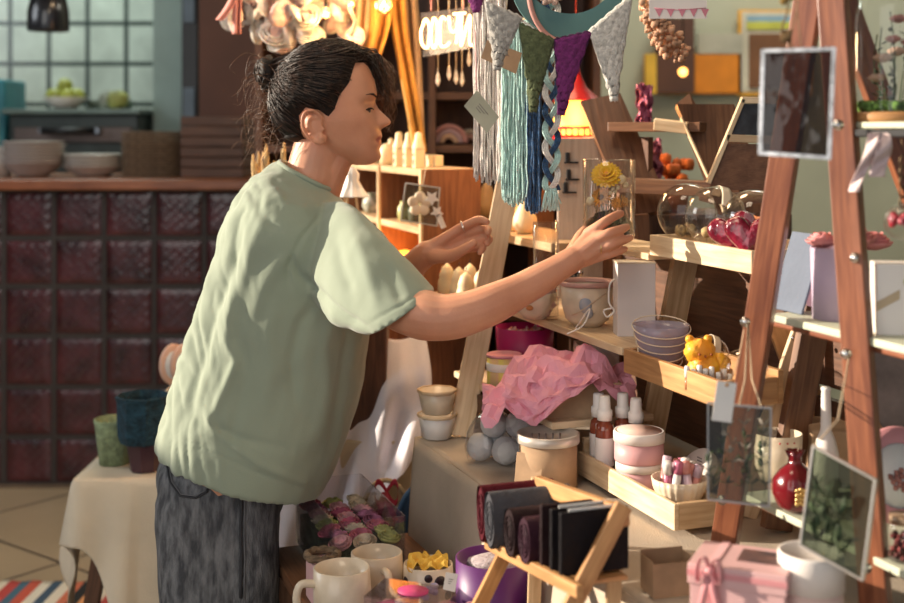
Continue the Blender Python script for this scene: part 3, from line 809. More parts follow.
def skinrings(b, rings, cap0=True, cap1=True):
    vs = [[b.bm.verts.new(p) for p in r] for r in rings]; n = len(vs[0])
    for a, c in zip(vs, vs[1:]):
        for i in range(n): b.face([a[i], a[(i + 1) % n], c[(i + 1) % n], c[i]], True)
    if cap0: b.face(vs[0][::-1])
    if cap1: b.face(vs[-1])
def shrink(r, f, sh=V((0, 0, 0))):
    c = sum(r, V()) / len(r); return [c + (p - c) * f + sh for p in r]
b = MB(); rg = loft(b, SH)
up = V((.03, 0, .06))
rg = [shrink(rg[0], .80, up), shrink(rg[0], .93, up), shrink(rg[0], .965)] + rg + [shrink(rg[-1], .94), shrink(rg[-1], .90, V((0, 0, -.02))), shrink(rg[-1], .5, V((-.01, 0, -.03)))]
skinrings(b, rg)
def sleeve(pts, n=32):
    # pts: (top pixel, bottom pixel, half depth, Y)
    r = loft(b, pts, n, .95)
    ax = (sum(r[-1], V()) / n - sum(r[-4], V()) / n).normalized()
    skinrings(b, r + [shrink(r[-1], .95), shrink(r[-1], .84), shrink(r[-1], .80, -ax * .02), shrink(r[-1], .4, -ax * .022)])
sleeve([((316, 204), (288, 262), .045, 2.34), ((340, 200), (303, 290), .078, 2.29), ((368, 218), (326, 314), .085, 2.21), ((400, 252), (346, 327), .076, 2.15), ((434, 290), (370, 334), .070, 2.105)])
sleeve([((318, 195), (290, 260), .06, 2.50), ((332, 215), (305, 290), .075, 2.55), ((345, 240), (322, 312), .070, 2.60), ((365, 268), (335, 325), .06, 2.62)])
shirt = remeshed('t_shirt', b, .0042, 4, .5)
FOLDS = [  # polyline in picture pixels, width px, depth mm (+ ridge), only on the side towards the camera
    ([(232, 205), (222, 250), (205, 300), (188, 345), (170, 400)], 6, 6), ([(245, 200), (236, 250), (222, 295), (205, 345), (192, 395), (180, 430)], 5, -6),
    ([(262, 215), (248, 262), (232, 305), (222, 340)], 7, 5), ([(232, 300), (228, 340), (236, 362), (222, 395), (205, 430)], 5, 6), ([(240, 330), (246, 370), (238, 410), (228, 450)], 6, -4),
    ([(288, 252), (300, 275), (325, 298), (348, 318), (370, 330)], 4, -7), ([(322, 212), (300, 240), (287, 268), (290, 290)], 2.2, -3.5),
    ([(318, 300), (300, 325), (292, 360), (296, 410)], 7, -6), ([(335, 312), (325, 345), (327, 390), (318, 440)], 8, 6), ([(350, 322), (345, 360), (338, 400), (330, 450)], 5, -5),
    ([(278, 300), (268, 330), (272, 370), (262, 420)], 9, 5), ([(300, 250), (280, 262), (262, 290), (250, 330)], 8, 4), ([(198, 400), (215, 432), (260, 465), (305, 484)], 4, 4), ([(180, 405), (205, 425), (245, 440), (290, 450)], 5, -4),
    ([(350, 225), (362, 255), (372, 285), (378, 310)], 7, 4), ([(335, 235), (340, 265), (352, 295)], 6, -5), ([(385, 262), (395, 285), (402, 303)], 6, -3.5), ([(270, 185), (285, 205), (310, 212)], 5, 3.5), ([(255, 190), (262, 215), (280, 232)], 5, -3.5),
    ([(166, 432), (200, 447), (250, 470), (300, 487), (330, 484)], 1.6, -2.0), ([(365, 326), (400, 306), (430, 285)], 1.5, -1.6)]
FOLDS = [([P(x, y, 1) for x, y in pl], w_, d_) for pl, w_, d_ in FOLDS]
shirt.update(); nrm = [v.normal.copy() for v in shirt.vertices]
for v, nn in zip(shirt.vertices, nrm):
    c = v.co; px, py = CX + F * c.x / c.y, HY + F * (H - c.z) / c.y; d = 0
    if nn.y < .25:
        for pl, w_, dep in FOLDS:
            m = 1e9; tt = 0
            for i in range(len(pl) - 1):
                x1, y1 = CX + F * pl[i].x, HY + F * (H - pl[i].z); x2, y2 = CX + F * pl[i + 1].x, HY + F * (H - pl[i + 1].z)
                t = ((px - x1) * (x2 - x1) + (py - y1) * (y2 - y1)) / ((x2 - x1) ** 2 + (y2 - y1) ** 2); t = max(0, min(1, t))
                q = math.hypot(px - x1 - t * (x2 - x1), py - y1 - t * (y2 - y1))
                if q < m: m = q; tt = (i + t) / (len(pl) - 1)
            if m < w_ * 3: d += dep * .001 * math.exp(-(m / w_) ** 2) * min(1, 4 * min(tt, 1 - tt) + .25) * (1 if nn.y < 0 else 1 - nn.y * 4)
    u = V((c.x * 2.2 + c.z * .9, c.y * 5, c.z * 2.6 - c.x * 1.1))
    d += .0055 * noise.noise(u * 2.3) + .0022 * noise.noise(u * 6.5 + V((4, 1, 2)))
    wr = noise.noise(V((c.x * 30 + c.z * 8, c.y * 22, c.z * 9)))
    bk = interp([(150, 262), (200, 238), (260, 222), (330, 205), (400, 190), (440, 185)], py)      # crinkles down the back
    if px < bk + 45: d += .0062 * max(0, 1 - max(0, px - bk) / 45) * 1.6 * (abs(noise.noise(V((c.x * 38 + c.z * 9, c.y * 20, c.z * 5)))) - .25) + .0012 * noise.noise(V((c.x * 80, c.y * 60, c.z * 30)))
    d += .0016 * (abs(noise.noise(V((c.x * 16 - c.z * 9, c.y * 9, c.z * 12 + c.x * 6)))) - .2)
    v.co = c + nn * d
M_SHIRT = mat('sage_green_cotton', (.26, .305, .232), .9, var=.02, scale=4, bump=.12, bscale=500, sheen=.25)
so = link('t_shirt', shirt, M_SHIRT, woman)
b = MB()                                             # neck band
b.tube(cr([V(p) for p in shrink(loft(b, SH)[-1], 1.0)][::3], 3, True), .0052, 8, closed=True)
b.make('neckband', M_SHIRT, so, world=True)

# ---- jeans
b = MB()
JB = [((182, 425), (300, 445), .150, 2.40), ((172, 442), (296, 464), .160, 2.40), ((162, 462), (290, 482), .172, 2.40), ((162, 486), (286, 500), .174, 2.40), ((168, 508), (280, 515), .165, 2.40)]
skinrings(b, loft(b, JB, 40))
def leg(xs, Y, hd):
    r = []
    for (z, xa, xb, h) in xs:
        A = V((xa, Y, z)); B = V((xb, Y, z)); r.append([(A + B) / 2 + (B - A) / 2 * math.copysign(abs(math.cos(t)) ** .9, math.cos(t)) + V((0, h * math.copysign(abs(math.sin(t)) ** .9, math.sin(t)), 0)) for t in [2 * PI * i / 36 for i in range(36)]])
    skinrings(b, r[:-1] + [r[-1], shrink(r[-1], .9), shrink(r[-1], .86, V((0, 0, .03)))])
gx = lambda px: (px - CX) / F * 2.4
leg([(.76, gx(180), gx(280), .075), (.68, gx(165), gx(286), .088), (.56, gx(170), gx(285), .092), (.46, gx(173), gx(284), .092), (.30, gx(178), gx(280), .09), (.10, gx(180), gx(276), .088)], 2.315, .1)
leg([(.76, gx(180), gx(270), .075), (.66, gx(158), gx(272), .095), (.56, gx(157), gx(268), .095), (.46, gx(158), gx(262), .092), (.30, gx(165), gx(262), .09), (.10, gx(170), gx(265), .088)], 2.50, .1)
jeans = remeshed('jeans', b, .0048, 5, .5)
for v in jeans.vertices:
    c = v.co; nn = v.normal
    d = .004 * noise.noise(V((c.x * 6, c.y * 6, c.z * 14))) + .0015 * noise.noise(V((c.x * 30, c.y * 30, c.z * 22)))
    v.co = c + nn * d
M_JEAN = mat('grey_denim', (.190, .194, .205), .85, scale=85, c2=(.050, .052, .060), bump=.5, bscale=420, stretch=(1, 1, .28))
jo = link('jeans', jeans, M_JEAN, woman)
def near_side(px, py, off=.002):                     # nearest jeans surface under a pixel
    best = None
    for v in jeans.vertices:
        w_ = v.co; q = V(w_) + V((-.43, YH, 0))
        if q.y > 2.45: continue
        dx = CX + F * q.x / q.y - px; dy = HY + F * (H - q.z) / q.y - py
        if dx * dx + dy * dy < 9 and (best is None or q.y < best.y): best = q
    if best is None: return P(px, py, 2.2)
    return P(px, py, best.y - off)
M_SEAM = mat('dark_denim_seam', (.035, .036, .042), .9)
b = MB(); b.tube([near_side(241 + .4 * math.sin(i), 490 + i * 9) for i in range(13)], .0028, 6); b.make('side_seam', M_SEAM, jo, world=True)
M_THR = mat('pale_denim_edge', (.17, .17, .18), .9)
pk = [(167, 466), (170, 482), (180, 496), (196, 498), (207, 492), (213, 468)]
b = MB(); q = [near_side(*lerp(V((*a, 0)), V((*c, 0)), t).xy, .0015) for a, c in zip(pk, pk[1:]) for t in (0, .33, .66)]
b.tube(q, .0020, 6); b.make('back_pocket', M_SEAM, jo, world=True)
b = MB(); ctr = V((189, 478, 0)); q = [near_side(*(ctr + (lerp(V((*a, 0)), V((*c, 0)), t) - ctr) * .90).xy, .0018) for a, c in zip(pk, pk[1:]) for t in (0, .33, .66)]
b.tube(q, .0009, 6); b.make('pocket_stitching', M_THR, jo, world=True)
b = MB(); b.tube([near_side(244.5 + .4 * math.sin(i), 490 + i * 9, .0015) for i in range(13)], .0010, 6); b.make('seam_stitching', M_THR, jo, world=True)
for Y in (2.305, 2.50):
    xh = P(226, 455, 2.31).x
    b = MB(); b.ball(None, 1, 20, M=Matrix.Translation((xh + .045, Y, .048)) @ Matrix.Diagonal((.13, .052, .045, 1)))
    b.box((xh + .045, Y, .012), (.25, .088, .022), bev=.01)
    b.make('shoe', M_WHITE, woman, world=True)
# rings on her fingers, fine necklace
b = MB(); q = P(601, 247.5, 2.098); 
b.tube([q + V((.001 * math.cos(t), .0105 * math.cos(t) , .0105 * math.sin(t))) for t in [i * PI / 8 for i in range(16)]], .0013, 6, closed=True); b.make('ring', M_GOLD, woman, world=True)
b = MB(); q = P(463, 227, 2.426)
b.tube([q + V((-.004 * math.sin(t), .0108 * math.cos(t), .0108 * math.sin(t))) for t in [i * PI / 8 for i in range(16)]], .0015, 6, closed=True); b.ball(q + V((0, -.011, 0)), .003, 10); b.make('ring', M_CHROME, woman, world=True)
# ------------------------------------------------------------------ the stall: a table running away from the camera
A0 = V((-.07, 2.5, 0)); AX = V((.339, -.941, 0)).normalized(); NX = V((-AX.y, AX.x, 0)); RZ = math.atan2(AX.y, AX.x)
def S(s, t, z): return A0 + AX * s + NX * t + V((0, 0, z))
def SQ(px, py, z): p = G(px, py, z); return p
TZ = .755
def cloth_drop(b, pts, z1, z0, amp, freq, th=.003, flare=0.03, rows=30, seed=0, hem=None, nu=None):
    """a hanging sheet along a closed or open polyline of (x, y) with outward folds"""
    seg = [(V((*a, 0)), V((*c, 0))) for a, c in zip(pts, pts[1:])]; Ls = [(c - a).length for a, c in seg]; T = sum(Ls)
    def fn(u, v):
        d = u * T; i = 0
        while i < len(seg) - 1 and d > Ls[i]: d -= Ls[i]; i += 1
        a, c = seg[i]; p = a + (c - a) * (d / Ls[i]); dr = (c - a).normalized(); nn = V((dr.y, -dr.x, 0))
        f = math.sin(u * T * freq + seed + 1.3 * math.sin(u * T * freq * .37)) + .4 * math.sin(u * T * freq * 2.3 + seed * 2)
        zb = z0 + (hem(u) if hem else 0)
        off = v * (flare + amp * f) + .004 * math.sin(min(1, v * 8) * PI / 2)
        q = p + nn * off; q.z = lerp(z1, zb, v)
        return q
    b.grid(fn, nu or max(20, int(T * 90)), rows, th)
t = thing('stall_table', 'long trestle table under the grey beige cloth of the craft stall', 'table', S(.75, .36, 0), RZ)
b = MB(); b.box((0, 0, TZ - .022), (1.5, .70, .025)); b.make('tabletop', W_PINE, t)
for x in (-.66, .66):
    for y in (-.28, .28):
        b = MB(); b.box((x, y, (TZ - .035) / 2), (.045, .045, TZ - .035), bev=.003); b.make('leg', W_PINE, t)
M_CLOTH = mat('grey_beige_linen', (.46, .38, .30), .92, var=.05, scale=9, bump=.25, bscale=350)
b = MB()
b.grid(lambda u, v: S(lerp(-.005, 1.505, u), lerp(0, .715, v), TZ - .003 + .0016 * noise.noise(V((u * 9, v * 7, 1)))), 80, 40, .004)
c1, c2, c3, c4 = [S(*q, 0) for q in ((-.005, .715), (-.005, 0), (1.505, 0), (1.505, .715))]
cloth_drop(b, [c1.xy, c2.xy], TZ - .003, .05, .010, 22, seed=1)
cloth_drop(b, [c2.xy, c3.xy], TZ - .003, .05, .012, 17, seed=2)
o = b.make('tablecloth', M_CLOTH); tag(o, 'grey beige cloth draped over the long stall table', 'tablecloth')

# ---- stepped display rack on the table
ZA, ZB, ZC, ZD = 1.0, .857, .960, 1.144
rack = thing('stepped_display_rack', 'stepped pine display rack with tilted side planks on the stall table', 'rack', S(.35, .3, TZ), RZ)
def rp(name, mb, m): return mb.make(name, m, rack, world=True)
b = MB(); b.box((0, 0, 0), (.68, .17, .014), M=Matrix.Translation(S(.15, .285, ZA - .007)) @ Matrix.Rotation(RZ, 4, 'Z'), bev=.002); rp('shelf_board', b, W_PALE)
b = MB(); b.box((0, 0, 0), (.50, .20, .013), M=Matrix.Translation(S(.135, .22, ZB - .0065)) @ Matrix.Rotation(RZ, 4, 'Z'), bev=.002); rp('shelf_board', b, W_PALE)
b = MB(); b.bar(P(460, 436, 2.50), P(520, 118, 2.62), .048, .016, up=V((0, 1, 0)), bev=.002); rp('side_plank', b, W_PALE)
for s_, m_ in ((.335, W_PINE), (.745, W_WAL)):
    b = MB(); b.bar(S(s_, .33, TZ + .002), S(s_, .415, ZD - .005), .016, .05, up=NX, bev=.002); rp('side_plank', b, m_)
def tray(name, s0, s1, t0, t1, z, hf, hb, m, th=.010, lift=0):
    Mz = Matrix.Rotation(RZ, 4, 'Z'); sc_, tc_ = (s0 + s1) / 2, (t0 + t1) / 2
    for nm, c, sz in (('tray_front', S(sc_, t0 + th / 2, z + hf / 2), (s1 - s0, th, hf)), ('tray_back', S(sc_, t1 - th / 2, z + hb / 2), (s1 - s0, th, hb)),
                      ('tray_end', S(s0 + th / 2, tc_, z + hf / 2), (th, t1 - t0 - 2 * th, hf)), ('tray_end', S(s1 - th / 2, tc_, z + hf / 2), (th, t1 - t0 - 2 * th, hf)),
                      ('tray_bottom', S(sc_, tc_, z + .004 + lift), (s1 - s0 - 2 * th, t1 - t0 - 2 * th, .008))):
        b = MB(); b.box(None, sz, M=Matrix.Translation(c) @ Mz, bev=.0015); rp(nm, b, m)
tray('c', .498, .795, .20, .31, ZC, .040, .05, W_OAK)
tray('d', .405, .725, .30, .42, ZD, .036, .045, W_PALE, lift=.013)
b = MB(); b.box(None, (.30, .12, .012), M=Matrix.Translation(S(.25, .36, ZD - .004)) @ Matrix.Rotation(RZ, 4, 'Z'), bev=.002); rp('shelf_board', b, W_PALE)
b = MB(); b.box(None, (.78, .014, .17), M=Matrix.Translation(S(.375, .455, 1.045)) @ Matrix.Rotation(RZ, 4, 'Z')); rp('back_board', b, W_DARK)
b = MB(); b.box(None, (.78, .014, .17), M=Matrix.Translation(S(.375, .455, .855)) @ Matrix.Rotation(RZ, 4, 'Z')); rp('back_board', b, W_DARK)

# ---- generic small wares; every one is placed by its base point
def at(o, p, rz=0): o.location = V(p); o.rotation_euler = (0, 0, rz); return o
M_LID = mat('white_lid', (.78, .72, .68), .4, var=.02)
M_PEACH = mat('pale_peach_cream', (.72, .50, .44), .5, var=.03)
M_ROSEC = mat('rose_body_butter', (.62, .33, .34), .45, var=.05)
def jar(name, lab, p, r, h, body, lid, top=None, group=None, lidh=.35):
    t = thing(name, lab, 'jar', p, 0, group)
    b = MB(); b.lathe([(0, 0), (r * .93, 0), (r * .96, .003), (r * .96, h * (1 - lidh)), (0, h * (1 - lidh))], n=40); b.make('jar_body', body, t)
    b = MB(); z0 = h * (1 - lidh) + .0005; b.lathe([(0, z0), (r, z0), (r, h - .003), (r * .97, h), (r * .9, h), (r * .88, h - .0015), (0, h - .0015)], n=40); b.make('lid', lid, t)
    if top: b = MB(); b.lathe([(0, h - .001), (r * .86, h - .001), (r * .86, h + .0006), (0, h + .0006)], n=40); b.make('lid_label', top, t)
    return t
# spray bottles
M_AMB = mat('amber_bottle', (.22, .05, .025), .12, var=.1, coat=.6)
M_LABEL = mat('white_paper_label', (.75, .70, .68), .7, var=.02)
sp = thing('spray_bottle', 'amber spray bottle with white cap at the far corner of the pine tray', 'bottle', S(.405, .200, TZ + .024), 0, 'amber spray bottles in the pine tray')
b = MB(); b.lathe([(0, 0), (.0135, 0), (.0155, .002), (.0155, .072), (.0135, .080), (.008, .085), (.008, .088), (0, .088)], n=24); b.make('bottle_body', M_AMB, sp)
b = MB(); b.lathe([(.0158, .012), (.0160, .013), (.0160, .058), (.0158, .059)], n=24); b.make('label', M_LABEL, sp)
b = MB(); b.lathe([(0, .0875), (.0125, .0875), (.0125, .104), (.010, .106), (.0095, .124), (.0085, .128), (0, .128)], n=24)
b.lathe([(.0127, .094), (.0131, .095), (.0131, .103), (.0127, .104)], n=24); b.make('spray_cap', M_WHITE, sp)
for px, py, lab in ((.440, .194, 'amber spray bottle with white cap standing foremost of the four, next to the round jars'), (.430, .234, 'amber spray bottle with white cap behind the round jar stack, third of the row'), (.474, .236, 'amber spray bottle with white cap, tallest looking and furthest right of the four')):
    copy(sp, S(px, py, TZ + .024), 0, lab)
sp.scale = (1.0,) * 3
for o in [o for o in col.objects if o.name.startswith('spray_bottle.') and o.type == 'EMPTY']: o.scale = (1.02,) * 3
# pine tray on the table holding bottles, jars and the tube bowl
Mz = Matrix.Rotation(RZ, 4, 'Z')
t = thing('pine_tray', 'pale pine tray on the stall table holding bottles and jars', 'tray', S(.5475, .216, TZ + .003), RZ)
for nm, c, sz in (('tray_front', (0, -.040, .024), (.335, .008, .040)), ('tray_back', (0, .040, .024), (.335, .008, .040)), ('tray_end', (-.1625, 0, .035), (.010, .072, .066)), ('tray_end', (.1625, 0, .024), (.010, .072, .040)), ('tray_bottom', (0, 0, .017), (.315, .072, .008))):
    b = MB(); b.box(c, sz, bev=.0015); b.make(nm, W_PALE if nm != 'tray_end' or c[0] < 0 else W_PINE, t)
j1 = jar('cosmetic_jar', 'wide round rose jar under the white lidded one in the pine tray', S(.530, .212, TZ + .024), .039, .040, M_ROSEC, M_LID, group='round jars in the pine tray')
j2 = jar('cosmetic_jar', 'round rose jar with pale peach lid top stacked uppermost in the pine tray', S(.530, .212, TZ + .0645), .0425, .050, M_ROSEC, M_LID, M_PEACH, 'round jars in the pine tray')
# round tin leaning on its side
t = thing('round_tin', 'round cream tin with printed lid lying tilted behind the jar stack', 'tin', S(.600, .285, TZ + .055), RZ, tilt=(R(50), 0))
b = MB(); b.lathe([(0, -.014), (.036, -.014), (.036, .012), (0, .012)], n=40); b.make('tin_body', M_CREAM, t)
b = MB(); b.lathe([(.037, .0), (.038, .001), (.038, .013), (.036, .015), (0, .015), (0, .012), (.037, .012)], n=40); b.make('lid', M_LID, t)
for k in range(9):
    b = MB(); b.box((rnd.uniform(-.018, .018), .018 - .0045 * k, .0156), (rnd.uniform(.012, .026), .0018, .0006)); b.make('printed_line', mat('grey_print', (.25, .22, .22), .7), t)
# ribbed bowl with lip balm tubes
t = thing('ribbed_bowl', 'cream ribbed bowl full of lip balm tubes at the near end of the pine tray', 'bowl', S(.655, .215, TZ + .024))
t.scale = (1.06, 1.06, 1.06)
b = MB(); b.lathe([(0, 0), (.022, 0), (.030, .010), (.038, .028), (.0405, .042), (.0385, .042), (.035, .028), (.026, .010), (0, .005)], n=96, wob=lambda a, z: 1 + .022 * math.cos(a * 24)); b.make('bowl_body', M_CREAM, t)
M_TUBE = [mat('pink_tube', (.55, .16, .26), .35), mat('rose_tube', (.62, .26, .24), .35), mat('lilac_tube', (.58, .42, .50), .35), mat('white_tube', (.78, .73, .70), .35)]
base = t.location.copy()
for k in range(11):
    a = k * 2.4; rr = .010 + .002 * k * .9; 
    o = thing('lip_balm_tube', 'small pink and white lip balm tube standing in the ribbed bowl', 'tube', base + V((rr * math.cos(a), rr * math.sin(a), .012 + .010 * rnd.random())), rnd.random() * 6, 'lip balm tubes in the ribbed bowl', tilt=(rnd.uniform(-.3, .3), rnd.uniform(-.3, .3)))
    b = MB(); b.lathe([(0, 0), (.0066, 0), (.0066, .034), (0, .034)], n=14); b.make('tube_body', M_TUBE[k % 4], o)
    b = MB(); b.lathe([(0, .0343), (.0074, .0343), (.0074, .052), (.006, .0535), (0, .0535)], n=14); b.make('tube_cap', M_TUBE[(k * 3 + 3) % 4], o)
# brown round tin / box with clear lid
t = thing('round_gift_box', 'round brown kraft box with a silver rimmed grey lid on the table cloth', 'box', G(548, 485, TZ))
b = MB(); b.lathe([(0, 0), (.050, 0), (.050, .074), (0, .074)], n=48); b.make('box_body', M_KRAFT, t)
b = MB(); b.lathe([(0, .0745), (.053, .0745), (.054, .076), (.054, .090), (.051, .091), (.050, .083), (0, .083)], n=48); b.make('lid', mat('pale_gold_rim', (.62, .56, .50), .35, metal=.4), t)
b = MB()
for i in range(5): b.tube([(-.03 + .012 * i, -.02, .0835), (-.026 + .012 * i, .02, .0835)], .0016, 5)
b.make('lid_print', mat('grey_print', (.25, .22, .22), .7), t)
# folded kraft card in front of round box
t = thing('folded_card', 'folded brown kraft card leaning on the round brown box', 'card', G(527, 492, TZ), R(-30))
b = MB(); b.bar((0, 0, 0), (0, .012, .062), .05, .002, up=V((0, 1, 0))); b.make('card_front', M_KRAFT, t)
b = MB(); b.bar((0, .034, 0), (0, .016, .060), .05, .002, up=V((0, 1, 0))); b.make('card_back', M_KRAFT, t)
# bag of white balls
M_WOOL = mat('grey_white_wool_ball', (.56, .54, .52), .9, var=.06, bump=.4, bscale=70)
bp0 = G(505, 462, TZ)
bc = []
for dx, dy, dz in ((-.045, .01, 0), (0, -.018, 0), (.045, -.02, 0), (-.012, .035, 0), (.035, .03, 0), (-.02, .008, .043), (.025, .004, .043), (.066, .012, .004)):
    c = bp0 + V((dx, dy, dz + .0255)); bc.append(c)
    o = MB().ball((0, 0, 0), .0255, 20, wob=.03).make('wool_ball', M_WOOL); at(o, c)
    tag(o, 'grey white ball in the clear bag under the lower shelf', 'ball', 'balls in the clear plastic bag')
b = MB()
def bag(u, v, c0, sx, sy, hh, sd):
    a = u * 2 * PI; z = v * hh; prof = [(0, .88), (.2, 1.0), (.5, .92), (.75, .6), (.9, .22), (1, .35)]
    r = interp(prof, v) * (1 + .06 * noise.noise(V((a * 1.6, v * 5, sd))) + .03 * math.sin(a * 7 + v * 6))
    return (c0.x + r * sx * math.cos(a), c0.y + r * sy * math.sin(a), c0.z + z)
for c0, sx, sy, hh, sd in ((bp0 + V((-.020, .01, .001)), .055, .05, .105, 1), (bp0 + V((.045, .004, .001)), .052, .055, .11, 3)):
    b.grid(lambda u, v: bag(u, v, c0, sx, sy, hh, sd), 60, 26, 0, closeu=True)
o = b.make('plastic_bag', glass('plastic_film', (.94, .94, .96), .9, .06, 1.5, dens=.05, bump=.4)); tag(o, 'clear plastic bag holding grey white balls on the table', 'bag')
# stacked white paper pots
for k in range(2):
    t = thing('paper_pot', ['white paper pot standing on the table beside the dark crate, lower of two', 'white paper pot with brown rim stacked on the lower one'][k], 'pot', G(437, 437, TZ) + V((0, 0, .048 * k)), 0, 'stacked white paper pots')
    b = MB(); b.lathe([(0, 0), (.029, 0), (.038, .046), (.0365, .046), (.028, .002), (0, .002)], n=8); b.make('pot_body', M_CREAM if k else M_WHITE, t)
    b = MB(); b.lathe([(.0375, .040), (.040, .042), (.040, .048), (.0375, .047)], n=8); b.make('rim', W_PALE, t)
# dark wooden crate supporting the shelf
t = thing('support_crate', 'dark brown wooden crate holding up the lower shelf beside the paper pots', 'crate', S(.045, .175, TZ), RZ)
b = MB()
for c, sz in (((0, -.055, .042), (.12, .010, .080)), ((0, .055, .042), (.12, .010, .080)), ((-.055, 0, .042), (.010, .1, .080)), ((.055, 0, .042), (.010, .1, .080))): b.box(c, sz, bev=.002)
b.make('crate_body', W_DARK, t)
b = MB(); b.box((-.055, -.066, .046), (.016, .012, .090), bev=.001); b.make('corner_post', W_PINE, t)

# magenta bucket
M_MAG = mat('magenta_card', (.42, .012, .12), .45, var=.05)
t = thing('magenta_hat_box', 'magenta round box with white and red wrapping inside on the lower shelf', 'box', S(.02, .225, ZB) )
b = MB(); b.lathe([(0, 0), (.052, 0), (.060, .108), (.058, .108), (.050, .003), (0, .003)], n=48); b.make('box_body', M_MAG, t)
b = MB(); b.lathe([(.0535, .040), (.0555, .0405), (.0605, .0405 + .0), (.0605, .041), (.056, .043)], n=48, wob=lambda a, z: .985); b.make('seam', M_MAG, t)
b = MB(); b.grid(lambda u, v: (lerp(-.038, .038, u), lerp(-.038, .038, v), .095 + .018 * noise.noise(V((u * 6, v * 6, 3))) + .01 * noise.noise(V((u * 16, v * 16, 3)))), 24, 24, .001, smooth=False); b.make('wrapping', mat('red_white_foil', (.80, .70, .66), .25, scale=40, c2=(.60, .12, .05)), t)
# striped jar
t = thing('striped_paper_tub', 'small tub with pink and yellow stripes beside the magenta box', 'tub', S(.105, .145, ZB))
M_STR = mat('pink_yellow_stripes', (.62, .25, .38), .5, scale=40, c2=(.72, .62, .12), stretch=(1, 1, .02))
b = MB(); b.lathe([(0, 0), (.034, 0), (.034, .066), (0, .066)], n=40); b.make('tub_body', M_STR, t)
b = MB(); b.lathe([(.0345, .040), (.0352, .0405), (.0352, .055), (.0345, .0555)], n=40); b.make('band', M_WHITE, t)
b = MB(); b.lathe([(.034, .0665), (.035, .067), (.035, .071), (.033, .072), (.031, .068), (0, .068)], n=40); b.make('rim', mat('pink_rim', (.70, .28, .36), .5), t)
# white gift box
t = thing('white_gift_box', 'plain white cardboard box behind the pink tissue paper', 'box', S(.205, .295, ZB), R(4))
b = MB(); b.box((0, 0, .045), (.076, .06, .088), bev=.001); b.make('box_body', M_LID, t)
b = MB(); b.box((0, 0, .094), (.079, .063, .011), bev=.001); b.make('lid', M_LID, t)
# kraft box with pink tissue
bx = G(585, 428, .80)
kb = V((.222, 2.275, ZB))
t = thing('kraft_box', 'open brown kraft box filled with pink tissue on the lower shelf', 'box', kb, R(4))
for c, sz in (((0, -.055, .03), (.150, .003, .060)), ((0, .055, .03), (.150, .003, .060)), ((-.0735, 0, .03), (.003, .11, .060)), ((.0735, 0, .03), (.003, .11, .060)), ((0, 0, .0015), (.147, .107, .003))):
    b = MB(); b.box(c, sz); b.make('box_panel', M_KRAFT, t)
b = MB()
def tis(u, v):
    x = lerp(-.165, .105, u); y = lerp(-.085, .085, v)
    ex = abs(u - .5) * 2; ey = abs(v - .5) * 2
    n_ = noise.noise(V((u * 4.2, v * 3.4, 7.3))) * .040 + abs(noise.noise(V((u * 7, v * 6, 1.3)))) * .040
    z = .080 + n_ - .045 * max(0, ex - .35) ** 1.2 - .030 * ey ** 3
    if u < .35: z -= (.35 - u) * .10
    x += .012 * noise.noise(V((v * 8, u * 3, 9))); y -= .015 * noise.noise(V((u * 9, v * 4, 5))) 
    return (kb.x + x, kb.y + y, kb.z + z)
b.grid(tis, 24, 15, .0006, smooth=False)
def tis2(u, v):                                       # sheet falling over the front of the box
    x = lerp(-.13, .035, u); z = .078 - v * (.085 * (1 - abs(u - .28) * 1.5)) + .01 * noise.noise(V((u * 7, v * 4, 2)))
    return (kb.x + x + .012 * noise.noise(V((u * 5, v * 6, 3))), kb.y - .060 - .045 * math.sin(min(1, v * 1.4) * PI / 2) + .018 * noise.noise(V((u * 8, v * 5, 8))), kb.z + z)
b.grid(tis2, 20, 12, .0006, smooth=False)
o = b.make('tissue_paper', M_PINKP); tag(o, 'crumpled pink tissue paper spilling out of the kraft box', 'tissue paper')

# ---- shelf A wares
def mug_handle(b, r, z0, z1, out, th, ang=0, M=None):
    pts = cr([(r * .96, 0, z1), (r + out * .75, 0, z1 + .001), (r + out, 0, (z0 + z1) / 2 + .004), (r + out * .7, 0, z0), (r * .9, 0, z0 - .002)], 6)
    Rm = Matrix.Rotation(ang, 4, 'Z'); b.tube([Rm @ V(p) for p in pts], th, 10)
t = thing('planter_cup', 'small rounded cream bowl with brown flower painting on the upper shelf', 'bowl', S(.0, 0, ZA) * 0 + V((.160, 2.43, ZA)))
b = MB(); b.lathe([(0, 0), (.020, 0), (.034, .014), (.042, .036), (.043, .052), (.041, .052), (.038, .036), (.03, .016), (0, .006)], n=36); b.make('bowl_body', M_CREAM, t)
b = MB(); b.ball((-.012, -.0385, .026), .006, 10, sc_=(1.2, .3, .9)); b.make('painted_flower', mat('ochre_paint', (.50, .20, .06), .6), t)
mugp = V((.252, 2.34, ZA))
t = thing('cream_planter', 'large rounded cream cup with blue painted emblem and pink rim on the upper shelf', 'cup', mugp)
b = MB(); b.lathe([(0, 0), (.025, 0), (.040, .014), (.0475, .040), (.049, .074), (.0455, .076), (.044, .05), (.037, .018), (0, .008)], n=48); b.make('cup_body', M_CREAM, t)
b = MB(); b.lathe([(.0455, .075), (.0515, .076), (.0525, .081), (.0515, .085), (.044, .083), (.0445, .077)], n=48, wob=lambda a, z: 1 + .01 * math.sin(a * 5)); b.make('rim', mat('pink_glaze', (.60, .34, .30), .4), t)
b = MB()
for a, c, sz in ((-100, .045, (.012, .016)), (-92, .03, (.008, .01))): b.ball(None, 1, 14, M=Matrix.Rotation(R(a), 4, 'Z') @ Matrix.Translation((.0462, 0, c)) @ Matrix.Diagonal((.0035, sz[0], sz[1], 1)))
b.make('painted_emblem', mat('blue_glaze', (.20, .30, .45), .3, c2=(.50, .42, .36), scale=30), t)
